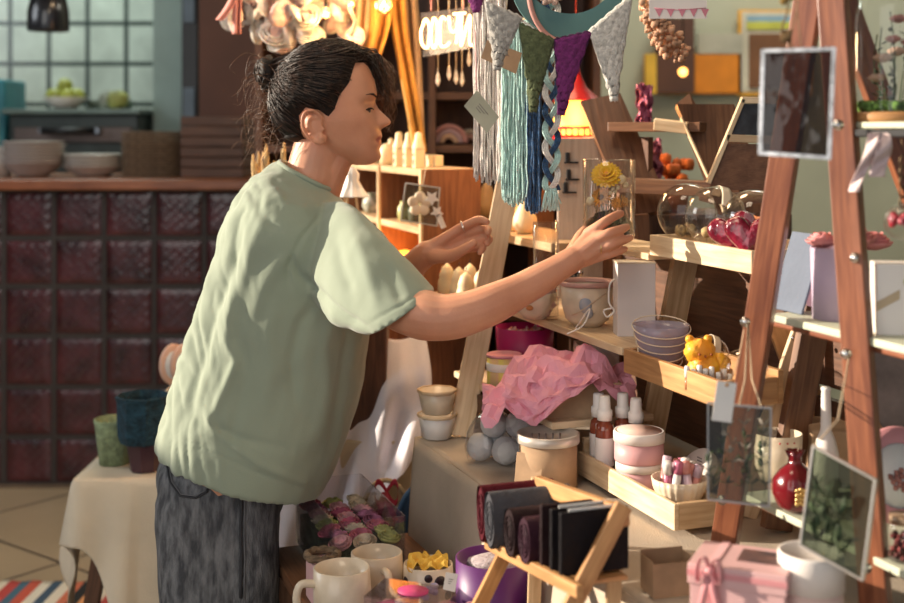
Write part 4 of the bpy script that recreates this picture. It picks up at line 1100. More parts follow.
b = MB(); b.tube([V((.0485 * math.cos(a), .0485 * math.sin(a), .045 + .022 * math.sin((a + 1.6) * 1.6))) for a in [-2.3 + i * .1 for i in range(15)]], .0014, 6); b.make('painted_ring', mat('beige_glaze', (.60, .45, .32), .4), t)
# off-white boxed bag with cord handle
t = thing('paper_gift_bag', 'off-white paper gift box standing beside the large cream cup', 'box', V((.325, 2.24, ZA)), R(3))
b = MB(); b.box((0, 0, .064), (.068, .045, .128), bev=.0012); b.make('bag_body', mat('mauve_white_paper', (.66, .60, .58), .6, var=.02), t)
b = MB(); b.box((0, .002, .1295), (.070, .047, .004), bev=.001); b.make('flap', M_CREAM, t)
b = MB(); b.tube(cr([(-.036, -.006, .10), (-.046, -.012, .09), (-.048, -.016, .06), (-.040, -.02, .045), (-.052, -.02, .035), (-.058, -.02, .046), (-.044, -.02, .05)], 6), .0018, 6)
b.make('cord_handle', M_WHITE, t)
b = MB(); b.tube(cr([(0, 0, .0), (.022, -.03, .040), (.010, -.04, .012), (-.02, -.045, -.003)], 6), .0014, 5); o = b.make('white_string', M_WHITE); at(o, V((.225, 2.285, ZA + .004))); tag(o, 'thin white cord curling below the large cream cup', 'cord')
# lilac glass bowl
M_LIL = glass('lilac_glass', (.72, .66, .76), .7, .08, 1.5, dens=.28)
p = V((.318, 2.03, ZC + .01)) ; p = S(.545, .245, ZC + .010)
t = thing('lilac_glass_bowl', 'translucent lilac glass bowl wrapped in cord at the far end of the amber tray', 'bowl', p)
b = MB(); b.lathe([(0, 0), (.022, 0), (.034, .022), (.043, .058), (.047, .074), (.045, .074), (.041, .058), (.032, .022), (0, .003)], n=48, wob=lambda a, z: 1 + .02 * math.sin(a * 3)); b.make('bowl_body', M_LIL, t)
b = MB()
for k in range(5):
    z = .018 + .013 * k; r = interp([(0, .024), (.022, .035), (.058, .044), (.074, .048)], z) + .001
    b.tube([(r * math.cos(a), r * math.sin(a), z + .012 * math.sin(a)) for a in [i * PI / 18 for i in range(36)]], .0011, 5, closed=True)
b.make('cord_wrap', M_CREAM, t)
b = MB(); b.ball((.006, 0, .045), .018, 14, wob=.4); b.make('dried_flower_filling', mat('brown_potpourri', (.30, .16, .08), .8, var=.4, scale=60), t)
# round glass globe on side (dark) + cloches
def globe(name, lab, p, r, contents, tilt=None, group=None, tape=True, s=1):
    t = thing(name, lab, 'glass globe', p, 0, group)
    Mt = Matrix.Translation((0, 0, r)) @ (Matrix.Rotation(tilt[0], 4, 'X') @ Matrix.Rotation(tilt[1], 4, 'Y') if tilt else Matrix())
    b = MB(); n = 14
    prof = [(r * .999 * math.sin(PI * i / n * .94 + .0), r * math.cos(PI * i / n * .94)) for i in range(n + 1)]
    prof[0] = (0, r); b.lathe(prof, M=Mt, n=40); b.make('globe_glass', GL, t)
    if tape:
        b = MB(); rr = r * 1.006
        b.grid(lambda u, v: Mt @ V(((v - .5) * r * .32, rr * math.cos(u * 2.0 + .6 + PI) * 1.0, rr * math.sin(u * 2.0 + .6))), 20, 4, .0006); b.make('paper_band', M_CREAM, t)
    b = MB()
    for (x, y, z, q) in contents[1]: b.ball((x * r, y * r, z * r + r), q * r, 12, wob=.5)
    b.make('dried_flowers', contents[0], t)
    return t
M_DRY = mat('dried_flower_mix', (.50, .36, .16), .8, var=.4, scale=90, c2=(.05, .03, .03))
M_DRYD = mat('dark_dried_fruit', (.035, .03, .04), .5, var=.4, scale=60)
cont = [(-.3, .0, -.6, .30), (.2, -.2, -.62, .26), (.0, .3, -.6, .3), (.4, .1, -.5, .2), (-.1, -.3, -.3, .2)]
globe('glass_globe', 'clear glass globe with a paper band and dark dried fruit behind the yellow toy', S(.640, .275, ZC + .008), .036, (M_DRYD, cont), (R(15), R(20)))
globe('glass_globe', 'clear glass globe with grey leaves at the near end of the amber tray', S(.765, .262, ZC + .008), .036, (mat('grey_green_leaf', (.16, .17, .12), .8, var=.4, scale=70), cont), (R(-30), R(40)), tape=False)
# domes in the pale tray
dz = ZD + .022
globe('glass_dome', 'clear plastic globe lying at the far end of the upper pine tray', S(.432, .360, dz), .053, (M_DRY, [(-.2, 0, -.6, .2), (.1, .1, -.6, .22)]), (R(80), R(35)), group='clear globes in the upper tray', tape=False)
globe('glass_dome', 'clear plastic globe with paper band and a dark berry in the upper pine tray', S(.524, .361, dz), .052, (M_DRY, [(.1, -.2, -.55, .22), (.1, .2, -.6, .25), (-.3, 0, -.5, .18)]), (R(10), R(15)), group='clear globes in the upper tray')
globe('glass_dome', 'clear plastic globe with orange filling behind the red hearts', S(.640, .361, dz), .052, (mat('orange_petals', (.62, .20, .06), .6, var=.3, scale=50), [(.1, 0, -.35, .5), (-.3, 0, -.5, .3), (.4, .1, -.4, .3)]), (R(-20), R(0)), group='clear globes in the upper tray', tape=False)
# glossy red hearts
M_RED = mat('glossy_dark_red', (.22, .008, .03), .16, var=.3, scale=26, bump=.6, bscale=55, coat=.7)
def heart(s):
    b = MB()
    def fn(u, v):
        a = u * 2 * PI; ph = v * PI
        hx = 16 * math.sin(a) ** 3; hy = 13 * math.cos(a) - 5 * math.cos(2 * a) - 2 * math.cos(3 * a) - math.cos(4 * a)
        q = math.sin(ph) ** .6; return (hx * q * s / 17, -math.cos(ph) * s * .42, hy * q * s / 17)
    b.grid(fn, 48, 20, 0, closeu=True); return b
for k, (s_, tt, sz, lab) in enumerate(((.640, .322, .038, 'glossy dark red heart leaning in the upper pine tray, taller of the two'), (.690, .318, .037, 'glossy dark red heart at the near end of the upper pine tray'))):
    o = heart(sz * 1.1).make('red_heart', M_RED); at(o, S(s_, tt, ZD + .016 + sz * 1.1)); o.rotation_euler = (R(-10), R(-18 + 22 * k), R(-12)); tag(o, lab, 'heart ornament', 'glossy red hearts')
# yellow toy
M_YEL = mat('orange_yellow_wax', (.86, .52, .03), .45, var=.2, scale=16, bump=.6, bscale=45, c2=(.78, .26, .02))
yp = S(.690, .238, ZC + .010)
t = thing('yellow_figurine', 'orange and yellow lumpy animal figurine in the amber tray', 'figurine', yp)
b = MB(); b.ball((0, 0, .030), .027, 24, sc_=(.95, .9, 1.1), wob=.25); b.ball((-.008, -.004, .056), .021, 24, sc_=(1.1, .95, .9), wob=.2); b.ball((.022, 0, .034), .018, 16, wob=.3); b.make('figurine_body', M_YEL, t)
for sx in (-.022, .006): b = MB(); b.ball((sx, 0, .073), .007, 12); b.make('ear', M_YEL, t)
b = MB()
for k in range(3): b.ball((-.012 + .009 * k, -.026, .054 - .003 * (k == 1)), .0022, 8)
b.make('face', mat('dark_orange', (.35, .08, .01), .5), t)
for k, (dx, dy, h) in enumerate(((-.030, -.026, .034), (-.021, -.028, .030), (-.012, -.031, .036), (-.003, -.033, .031), (.006, -.035, .034), (.016, -.038, .026), (.026, -.030, .030), (.034, -.026, .022), (-.024, -.033, .014), (.012, -.046, .014))):
    o = thing('mini_bottle', 'tiny white capped vial standing in front of the yellow figurine', 'vial', yp + V((dx, dy * .62 - .006, 0)), 0, 'tiny vials before the yellow figurine')
    b = MB(); b.lathe([(0, 0), (.0038, 0), (.0038, h * .55), (0, h * .55)], n=12); b.make('vial_body', mat('amber_vial', (.45, .18, .08), .3), o)
    b = MB(); b.lathe([(0, h * .56), (.0042, h * .56), (.0042, h), (.003, h + .002), (0, h + .002)], n=12); b.make('cap', M_WHITE, o)

# ---- wallet stand: little folding ladder in front of the table
LZ = .56
ws = thing('wallet_stand', 'small golden wooden folding stand holding leather wallets in front of the table', 'stand', P(555, 560, 1.75))
ws.location.z = LZ
def YF(px, x0): return F * x0 / px
def PW(px, py, x0): return P(px, py, YF(px, x0))
def wbar(name, a, c, w, d, m=W_OAK, up=V((0, 1, 0)), foot=False):
    if foot: c = a + (c - a) * ((a.z - LZ - .001) / (a.z - c.z))
    b = MB(); b.bar(a, c, w, d, up=up, bev=.002); b.make(name, m, ws, world=True)
wbar('leg', PW(624, 505, .785), PW(575, 600, .71), .022, .013, foot=True)
wbar('leg', PW(617, 508, .795), PW(613, 600, .80), .020, .012, W_PINE, foot=True)
wbar('leg', PW(514, 535, .74), PW(482, 600, .66), .020, .013, foot=True)
wbar('leg', PW(538, 478, .795), PW(534, 600, .80), .020, .012, W_PINE, foot=True)
wbar('top_rail', PW(538, 484, .785), PW(626, 517, .785), .012, .024, up=V((0, 0, 1)))
wbar('shelf_rail', PW(487, 543, .70), PW(580, 592, .70), .010, .016, up=V((0, 0, 1)))
ra, rb = PW(490, 541, .71), PW(574, 585, .71)
for k in range(7):
    a = ra.lerp(rb, (k + .5) / 7)
    wbar('shelf_slat', a, a + NX * .078, .030, .006, up=V((0, 0, 1)))
M_LE = [mat('red_leather', (.085, .006, .014), .6, var=.1, spec=.15, bump=.3, bscale=90), mat('grey_leather', (.07, .07, .082), .65, var=.1, spec=.15, bump=.3, bscale=90), mat('brown_black_leather', (.022, .010, .012), .6, var=.1, spec=.15, bump=.3, bscale=90), mat('plum_leather', (.040, .013, .024), .6, var=.1, spec=.15, bump=.3, bscale=90), mat('black_leather', (.010, .008, .010), .6, var=.1, spec=.15, bump=.3, bscale=90)]
def roll(name, lab, p, L_, w, h, m, rz, lean):
    t = thing(name, lab, 'wallet', p, rz, 'leather wallets on the small stand')
    b = MB()
    def fn(u, v):
        a = u * 2 * PI; x = (v - .5) * L_; y = w / 2 * math.copysign(abs(math.cos(a)) ** .7, math.cos(a)); z = h / 2 + h / 2 * math.sin(a)
        return (x, y + lean * z, z)
    b.grid(fn, 32, 10, 0, closeu=True); 
    b.grid(lambda u, v: ((-.5) * L_ + .001, (w / 2 * math.cos(u * 2 * PI)) * (1 - v) * .98 + lean * h / 2, h / 2 + h / 2 * math.sin(u * 2 * PI) * (1 - v) * .98), 24, 3, 0, closeu=True)
    b.grid(lambda u, v: ((.5) * L_ - .001, (w / 2 * math.cos(u * 2 * PI)) * (1 - v) * .98 + lean * h / 2, h / 2 + h / 2 * math.sin(u * 2 * PI) * (1 - v) * .98), 24, 3, 0, closeu=True)
    b.make('wallet_body', m, t)
    b = MB()
    for k in range(3): b.tube([(-.5 * L_ - .0004, w * .36 * math.cos(a) * (1 - .28 * k) + lean * h / 2, h / 2 + h * .36 * math.sin(a) * (1 - .28 * k)) for a in [i * PI / 10 for i in range(20)]], .0011, 4, closed=True)
    b.make('layered_edge', m, t)
    return t
# rolls stand side by side, their ends toward the camera
dirn = math.atan2(NX.y, NX.x)
def onst(u, z): return ra.lerp(rb, u) + NX * .038 + V((0, 0, z - .008))
roll('folded_wallet', 'dark red folded leather wallet at the far end of the small stand', onst(.06, .012), .115, .030, .078, M_LE[0], dirn, .12)
roll('folded_wallet', 'grey folded leather wallet beside the dark red one', onst(.22, .012), .125, .036, .076, M_LE[1], dirn, .12)
roll('folded_wallet', 'brown black rolled leather wallet in the middle of the small stand', onst(.42, .012), .115, .040, .064, M_LE[2], dirn, 0)
roll('folded_wallet', 'plum rolled leather wallet with layered edge on the small stand', onst(.58, .012), .110, .040, .060, M_LE[3], dirn, 0)
for k, (u, m, lab) in enumerate(((.72, 2, 'slim brown upright leather wallet next to the plum roll'), (.83, 4, 'slim black upright leather wallet with white card inside'), (.93, 4, 'slim black upright leather wallet nearest the end of the small stand'))):
    t = thing('card_wallet', lab, 'wallet', onst(u, .0125), dirn, 'leather wallets on the small stand')
    b = MB(); b.box((0, .0, .042), (.095, .004, .080), bev=.0015); b.box((0, .006, .042), (.093, .004, .078), bev=.0015); b.make('wallet_body', M_LE[m], t)
    if k: b = MB(); b.box((.0, .0031, .046), (.07, .0012, .078)); b.make('white_card', M_WHITE, t)
# ------------------------------------------------------------------ tall A-frame easel with shelves, near end of the stall
ez = thing('ladder_easel', 'tall reddish brown wooden ladder easel with bolted legs and pale shelves', 'easel', S(.95, .2, TZ), RZ)
def ep(name, b, m, lab=None): return b.make(name, m, ez, world=True, label=lab)
b = MB(); b.bar(P(722, 561, 1.78), P(818, -60, 1.64), .036, .024, up=V((-.55, -1, 0)), bev=.002); ep('leg', b, W_RED)
b = MB(); b.bar(P(877, 623, 1.55), P(829, -60, 1.62), .036, .022, up=V((-.75, -1, 0)), bev=.002); ep('leg', b, W_RED)
b = MB(); b.bar(P(812, -66, 1.66), P(838, -66, 1.61), .03, .03, bev=.002); ep('top_block', b, W_RED)
b = MB(); b.bar(P(822, -55, 1.68), S(.98, .62, TZ + .012), .034, .022, up=V((0, 1, 0)), bev=.002); ep('back_leg', b, W_RED)
M_SHELF = mat('pale_green_painted_board', (.50, .52, .40), .5, var=.05)
def SX(px, x0, z): Y = F * x0 / px; return V(((px - CX) / F * Y, Y, z))
def shelf(pa, pb, x0, z, dep, th=.010):
    a, c = SX(pa, x0, z), SX(pb, x0, z); m = (a + c) / 2 + NX * dep / 2; L_ = (c - a).length
    b = MB(); b.box(None, (L_, dep, th), M=Matrix.Translation(m - V((0, 0, th / 2))) @ Matrix.Rotation(RZ, 4, 'Z'), bev=.0015); ep('shelf_board', b, M_SHELF)
Z1, Z2, Z3 = 1.106, .840, 1.375
shelf(768, 1010, 1.085, Z1, .15); shelf(742, 1010, 1.075, Z2, .17); shelf(846, 1010, 1.085, Z3, .14, .008)
a, c = SX(840, 1.08, Z3 - .014), SX(1010, 1.08, Z3 - .014)
b = MB(); b.bar(a, c, .006, .010); b.bar(a + NX * .13, c + NX * .13, .006, .010); b.bar(a, a + NX * .13, .006, .010); ep('shelf_bracket', b, M_BLACK)
for z in (Z1 - .015, Z2 - .016):
    b = MB(); a = SX(770 if z > 1 else 745, 1.10, z); b.bar(a, SX(990, 1.10, z), .012, .008); ep('shelf_batten', b, W_RED)
for px, py, Y in ((745, 322, 1.70), (846, 354, 1.567), (838, 125, 1.573), (866, 568, 1.53), (722, 500, 1.745), (855, 258, 1.58)):
    b = MB(); b.ball(P(px, py, Y - .012), .0045, 12, sc_=(1, .8, 1)); b.lathe([(.0068, 0), (.0068, .002), (0, .002)], M=Matrix.Translation(P(px, py, Y - .009)) @ Matrix.Rotation(R(90), 4, 'X'), n=16); ep('bolt', b, M_CHROME)
# second stand behind: crossed pine and brown planks
t = thing('crossed_stand', 'crossed pine and brown plank stand behind the easel legs', 'stand', V((P(795, 0, 2.0).x, 2.0, TZ)))
b = MB(); b.bar(P(742, 515, 1.985), P(812, 316, 1.985), .045, .014, up=V((0, 1, 0))); b.make('plank', W_PALE, t, world=True)
b = MB(); b.bar(P(850, 508, 2.02), P(778, 316, 2.02), .045, .014, up=V((0, 1, 0))); b.make('plank', W_OAK, t, world=True)
b = MB()
for px, py in ((778, 395), (793, 338)): b.ball(P(px, py, 1.972), .004, 10)
b.make('bolt', M_CHROME, t, world=True)
# hanging panes
def pane(name, lab, q, Ys, fm, gm, bw=.0028, cat='glass frame', inner=None, th=.005):
    c4 = [P(*p, y) for p, y in zip(q, Ys)]; ctr = sum(c4, V()) / 4
    t = thing(name, lab, cat, ctr)
    b = MB(); n = (c4[1] - c4[0]).cross(c4[3] - c4[0]).normalized()
    vs = [[b.bm.verts.new(p + n * s_) for p in c4] for s_ in (-th / 2 + .001, th / 2 - .001)]
    b.face(vs[0][::-1]); b.face(vs[1])
    for i in range(4): b.face([vs[0][i], vs[0][(i + 1) % 4], vs[1][(i + 1) % 4], vs[1][i]])
    b.make('glass_pane', gm, t, world=True)
    b = MB()
    for i in range(4): b.bar(c4[i], c4[(i + 1) % 4], bw * 1.4, th * 1.2, up=n, ext=bw * .5, bev=.0004)
    b.make('frame_edge', fm, t, world=True)
    return t, c4, n
M_FOIL = mat('silver_foil_edge', (.70, .68, .66), .25, metal=.9, var=.2, scale=60)
t, c4, n = pane('hanging_glass_frame', 'square glass frame with silver foil edges hanging from the top of the easel', [(763, 51), (834, 49), (829, 158), (760, 153)], [1.42, 1.40, 1.40, 1.42], M_FOIL, glass('dark_tinted_glass', (.34, .28, .24), .8, .04, 1.5, bump=.08), .0035)
b = MB(); b.tube([c4[0].lerp(c4[1], .55), P(797, 10, 1.43), P(800, -60, 1.50)], .0009, 5); b.tube([c4[0].lerp(c4[1], .35), P(797, 10, 1.43)], .0009, 5); b.make('hanging_cord', mat('brown_twine', (.22, .14, .08), .9), t, world=True)
M_SPRIG = mat('pressed_dark_green', (.05, .08, .035), .8, var=.4, scale=80)
def sprigs(t, a, c, n_, col_, seed, k=4, sway=.008, lf=.006):
    r = random.Random(seed); b = MB()
    for i in range(k):
        p0 = a + (c - a) * ((i + .6) / k) ; h = r.uniform(.035, .08); pts = [p0]
        for j in range(5): pts.append(pts[-1] + V((r.uniform(-sway, sway) * .5, 0, h / 5)))
        b.tube(pts, .0005, 4)
        for j in range(12):
            q = pts[1 + j % 5]; d = V((r.uniform(-1, 1), r.uniform(-.2, .2), r.uniform(.1, 1))).normalized()
            b.ball(None, 1, 8, M=Matrix.Translation(q + d * lf) @ frame(d) @ Matrix.Diagonal((lf, lf * .35, .0007, 1)))
    b.make('pressed_sprig', col_, t, world=True)
t, c4, n = pane('hanging_glass_frame', 'small clear glass frame with pressed green sprigs hanging below the white tag', [(708, 403), (771, 408), (769, 506), (708, 499)], [1.56, 1.545, 1.545, 1.56], M_STEEL, glass('faint_grey_glass', (.62, .64, .60), .8, .04, 1.45, dens=.035), .0016)
sprigs(t, c4[3].lerp(c4[0], .08), c4[2].lerp(c4[1], .08), n, M_SPRIG, 4, 5)
sprigs(t, c4[3].lerp(c4[0], .3) + V((.02, 0, 0)), c4[2].lerp(c4[1], .3), n, mat('pressed_white', (.55, .5, .42), .8), 9, 3)
b = MB(); b.tube([c4[0].lerp(c4[1], .5), P(745, 380, 1.58), P(748, 322, 1.688), P(752, 380, 1.59), c4[0].lerp(c4[1], .85)], .0012, 5); b.make('hanging_cord', mat('beige_twine', (.45, .33, .22), .9), t, world=True)
t, c4, n = pane('hanging_glass_frame', 'tilted grey green glass frame hanging at the lower right easel leg', [(814, 446), (876, 480), (863, 580), (801, 545)], [1.46, 1.40, 1.39, 1.45], M_STEEL, glass('green_grey_glass', (.36, .40, .34), .8, .05, 1.5, dens=.05), .0018)
sprigs(t, c4[3].lerp(c4[2], .1), c4[2].lerp(c4[3], .3), n, M_SPRIG, 6, 3, lf=.012)
b = MB(); b.tube([c4[0], P(838, 420, 1.46), P(849, 357, 1.556)], .0012, 5); b.make('hanging_cord', mat('beige_twine', (.45, .33, .22), .9), t, world=True)
# white tag
t = thing('paper_tag', 'blank white paper tag hanging on a string before the left easel leg', 'tag', P(725, 402, 1.53))
b = MB(); b.bar(P(727, 382, 1.53), P(721.5, 421.5, 1.53), .024, .0007, up=V((0, -1, 0)), bev=.0001); b.make('tag_card', M_WHITE, t, world=True)
b = MB(); b.tube(cr([P(727, 384, 1.528), P(737, 365, 1.56), P(744, 330, 1.685)], 4), .0008, 5); b.make('string', mat('beige_twine', (.45, .33, .22), .9), t, world=True)
b = MB(); b.ball(P(727, 385, 1.5295), .0024, 10); b.make('eyelet', W_OAK, t, world=True)

# ---- shelf wares of the easel
M_LILP = mat('lilac_matte_pot', (.46, .36, .48), .6, var=.04)
p = SX(838, 1.15, Z1)
t = thing('lilac_pot', 'lilac round pot behind the right easel leg on the middle shelf', 'pot', p)
b = MB(); b.lathe([(0, 0), (.034, 0), (.037, .098), (.035, .098), (.033, .003), (0, .003)], n=48); b.make('pot_body', M_LILP, t)
M_ROSE = mat('pink_soap_rose', (.66, .24, .24), .6, var=.08, scale=20, sub=.1)
def rose(parent, c, r, m, name='rose', layers=4, per=5):
    b = MB()
    b.ball(c, r * .35, 12)
    for L in range(layers):
        rr = r * (.35 + .65 * (L + 1) / layers)
        for k in range(per + L):
            a0 = (k + L * .5) / (per + L) * 2 * PI
            def fn(u, v, a0=a0, rr=rr, L=L):
                a = a0 + (u - .5) * 1.5; q = rr * (.25 + .75 * math.sin(min(1, v * 1.15) * PI / 2)) * (1 - .08 * (2 * u - 1) ** 2)
                tip = .10 * r * max(0, v - .7)
                return (c[0] + (q + tip) * math.cos(a), c[1] + (q + tip) * math.sin(a), c[2] - r * .35 + v * r * (.95 - .16 * L) * (1 - .25 * (2 * u - 1) ** 4))
            b.grid(fn, 8, 6, r * .03)
    return b.make(name, m, parent)
for k, (dx, dy, dz, r, lab) in enumerate(((-.022, .0, .112, .022, 'pink soap rose at the left edge of the lilac pot'), (.022, -.008, .117, .026, 'large pink soap rose resting on the lilac pot'), (.052, .012, .110, .026, 'pink soap rose at the right side of the lilac pot'))):
    o = rose(None, (0, 0, 0), r, M_ROSE, 'soap_rose'); o.location = p + V((dx, dy, dz - r * .3)); tag(o, lab, 'soap rose', 'pink soap roses in the lilac pot')
# slate blue book
t = thing('slate_book', 'slate blue greeting card leaning beside the lilac pot on the middle shelf', 'card', SX(797, 1.14, Z1 + .0005), RZ)
b = MB(); b.bar((0, -.018, 0), (0, .020, .110), .075, .004, up=V((0, -1, 0)), bev=.001); b.make('card_front', mat('slate_blue_card', (.11, .135, .19), .8, var=.06, bump=.2, bscale=80), t)
b = MB(); b.bar((0, .045, 0), (0, .022, .108), .075, .003, up=V((0, -1, 0)), bev=.001); b.make('card_back', mat('plum_card', (.16, .08, .12), .7), t)
# picture box
p = SX(893, 1.14, Z1)
t = thing('printed_gift_box', 'white gift box printed with a pink bottle and flower on the middle shelf', 'box', p + V((.012, 0, 0)), R(-8))
b = MB(); b.box((0, 0, .045), (.072, .045, .090), bev=.001); b.make('box_body', M_LID, t)
def flat(name, parent, poly, m, y, th=.0006):
    b = MB(); b.prism(poly, th, Matrix(((1, 0, 0, 0), (0, 0, -1, y), (0, 1, 0, 0), (0, 0, 0, 1)))); return b.make(name, m, parent)
flat('print_stripe', t, [(-.036, .03), (-.036, .042), (-.008, .058), (-.008, .046)], mat('tan_print', (.55, .42, .28), .7), -.0231)
flat('print_bottle', t, [(.0, .010), (.016, .010), (.020, .05), (.010, .066), (.004, .052)], mat('pink_print', (.62, .22, .28), .6), -.0232)
flat('print_oval', t, [(.008 + .007 * math.cos(a), .016 + .010 * math.sin(a)) for a in [i * PI / 8 for i in range(16)]], mat('navy_print', (.02, .03, .06), .4), -.0238)
b = MB()
for k in range(6): b.ball((.012 + .010 * math.cos(k * 1.05), -.0235, .068 + .009 * math.sin(k * 1.05)), .006, 10, sc_=(1, .3, 1))
b.make('print_flower', mat('cream_green_print', (.62, .62, .38), .6), t)
# hanging berry ornament and ribbons, dried flower
t = thing('berry_ornament', 'hanging globe ornament filled with red berries at the right edge', 'ornament', P(903, 222, 1.5))
b = MB(); b.ball((0, 0, 0), .022, 20, sc_=(1, 1, 1)); b.make('globe', GL, t)
b = MB()
for k in range(16): a = k * 2.4; b.ball((.013 * math.cos(a), .013 * math.sin(a), -.004 + .0008 * k), .0048, 8)
b.make('berries', mat('red_berries', (.40, .02, .04), .3, var=.3, scale=50), t)
b = MB()
for k in range(5): b.tube([(.004 * math.cos(i * PI / 4), .0, .024 + .012 * k + .0075 * math.sin(i * PI / 4)) for i in range(8)], .0012, 5, closed=True)
b.tube([(0, 0, .088), (0, .01, P(0, 133, 1.5).z - P(0, 222, 1.5).z)], .0008, 5)
b.make('chain', mat('old_brass', (.14, .09, .05), .4, metal=.8), t)
M_RIB = mat('pale_pink_ribbon', (.66, .52, .52), .5, var=.05)
t = thing('hanging_ribbon', 'pale ribbons hanging from the underside of the top easel shelf', 'ribbon', P(872, 133, 1.52))
for k, (x0, x1, y1) in enumerate(((874, 857, 192), (882, 880, 177))):
    b = MB(); b.grid(lambda u, v: P(lerp(x0, x1, v ** .8) + (u - .5) * (16 if k else 11) + 3 * math.sin(v * 5), lerp(133, y1, v), 1.52 + .006 * math.sin(v * 9 + u * 3)), 6, 16, .0005); b.make('ribbon_tail', M_RIB, t, world=True)
t = thing('dried_flower', 'drooping dried orange flower stem hanging above the foil edged frame', 'dried flower', P(786, -30, 1.38))
b = MB(); b.tube(cr([P(790, -30, 1.38), P(787, 12, 1.38), P(782, 30, 1.38), P(793, 48, 1.38)], 6), .0012, 6); b.make('stem', mat('dry_stem', (.20, .12, .05), .8), t, world=True)
b = MB()
for k in range(9): b.ball(P(786 + 5 * math.cos(k * 2.1), -2 + 4 * math.sin(k * 1.7), 1.38 + .004 * math.cos(k)), .0035, 10, wob=.6)
b.make('flower_head', mat('dried_orange', (.48, .28, .06), .8, var=.3, scale=60), t, world=True)
b = MB()
for k in range(3): b.grid(lambda u, v: P(783 + k * 3 + (u - .5) * 5, 30 + v * 12, 1.378 + .006 * math.sin(v * 5 + k)), 3, 6, .0006)
b.make('dry_leaf', mat('dry_stem', (.20, .12, .05), .8), t, world=True)
# glass dome with flowers on the top shelf
p = SX(893, 1.15, Z3)
t = thing('glass_cloche', 'tall glass cloche of pink roses and moss on a wooden base, top shelf', 'cloche', p)
b = MB(); b.lathe([(0, 0), (.056, 0), (.058, .003), (.058, .010), (.053, .013), (0, .013)], n=48); b.make('wood_base', W_OAK, t)
b = MB(); b.lathe([(.048, .0135), (.048, .13), (.044, .160), (.03, .182), (0, .192)], n=48); b.make('glass_dome', GL, t)
b = MB()
for k in range(60): a = k * 2.4; q = .043 * math.sqrt(k / 60); b.ball((q * math.cos(a), q * math.sin(a), .017 + .004 * rnd.random()), .008, 8, wob=.6)
b.make('moss', mat('bright_moss', (.12, .24, .05), .9, var=.4, scale=120), t)
b = MB()
for k in range(9):
    a = k * 2.1; q = .012 + .014 * rnd.random(); z = .045 + .10 * rnd.random()
    b.tube(cr([(q * .4 * math.cos(a), q * .4 * math.sin(a), .02), (q * math.cos(a + .3), q * math.sin(a + .3), z * .6), (q * math.cos(a), q * math.sin(a), z)], 4), .0009, 5)
    for j in range(5): d = V((math.cos(a + j), math.sin(a + j * 1.7), .5)).normalized(); b.ball(None, 1, 8, M=Matrix.Translation(V((q * math.cos(a), q * math.sin(a), z * (.3 + .13 * j))) + d * .005) @ frame(d) @ Matrix.Diagonal((.006, .003, .0008, 1)))
b.make('stems', M_SPRIG, t)
M_DROSE = mat('dusty_rose', (.42, .18, .15), .8, var=.25, scale=40)
for k, (x, y, z, r) in enumerate(((-.020, -.02, .080, .012), (-.008, -.024, .104, .010), (.015, -.02, .10, .012), (-.024, -.01, .055, .011), (.024, -.012, .065, .012), (.0, -.02, .13, .011), (.008, .01, .09, .012))):
    rose(t, (x, y, z), r, M_DROSE if k % 3 else mat('pale_dried_rose', (.55, .36, .26), .8, var=.2), 'dried_rose', 3, 4)
# lower shelf
p = SX(778, 1.17, Z2)
t = thing('flower_cup', 'cream cup painted with green leaves and red dots on the lower easel shelf', 'cup', p)
b = MB(); b.lathe([(0, 0), (.026, 0), (.034, .02), (.036, .07), (.034, .07), (.032, .022), (0, .006)], n=40); b.make('cup_body', M_CREAM, t)
b = MB()
for z in (.03, .045, .056): b.ball((-.030, -.0165, z), .006, 10, sc_=(.7, .7, 1))
b.make('painted_leaf', mat('green_glaze', (.12, .20, .08), .4), t)
b = MB()
for a in (-100, -82, -64): b.ball((.0358 * math.cos(R(a)), .0358 * math.sin(R(a)), .062), .0016, 8)
b.make('painted_dot', mat('red_glaze', (.50, .05, .05), .4), t)
p = SX(795, 1.095, Z2)
t = thing('pomegranate_vase', 'dark red pomegranate shaped vase with golden seeds on the lower easel shelf', 'vase', p + V((0, 0, 0)))
b = MB(); b.lathe([(0, 0), (.012, 0), (.024, .008), (.031, .026), (.030, .044), (.020, .058), (.010, .066), (.009, .074), (.012, .084), (.010, .084), (.007, .072), (0, .07)], n=40, wob=lambda a, z: 1 + (.18 * math.cos(a * 6) if z > .078 else .015 * math.cos(a * 6))); b.make('vase_body', mat('dark_red_glaze', (.16, .008, .014), .18, var=.15, coat=.6), t)
b = MB()
for i in range(5):
    for j in range(4): a = R(-100 + 9 * i); r_ = .0305 - .0006 * abs(j - 2); b.ball((r_ * math.cos(a), r_ * math.sin(a), .018 + .006 * j + .002 * (i % 2)), .0034, 8)
b.make('gold_seeds', M_GOLD, t)
t = thing('white_bottle', 'slender white bottle standing behind the tilted glass frame', 'bottle', SX(826, 1.19, Z2))
b = MB(); b.lathe([(0, 0), (.017, 0), (.018, .06), (.013, .08), (.008, .092), (.0065, .15), (.0075, .152), (.006, .155), (0, .153)], n=32); b.make('bottle_body', M_LID, t)
t = thing('pink_heart_plate', 'white oval plate with wide pink rim and dried flowers, right edge of lower shelf', 'plate', SX(898, 1.19, Z2 + .001))
Mp = Matrix.Translation((0, 0, .066)) @ Matrix.Rotation(R(80), 4, 'X')
b = MB(); b.lathe([(.036, -.003), (.053, -.004), (.0545, 0), (.053, .005), (.036, .004)], M=Mp, n=48, sy=1.18); b.make('rim', mat('pink_glazed_rim', (.62, .27, .29), .4, var=.04), t)
b = MB(); b.lathe([(0, -.002), (.037, -.002), (.037, .002), (0, .003)], M=Mp, n=48, sy=1.18); b.make('plate_body', M_WHITE, t)
b = MB()
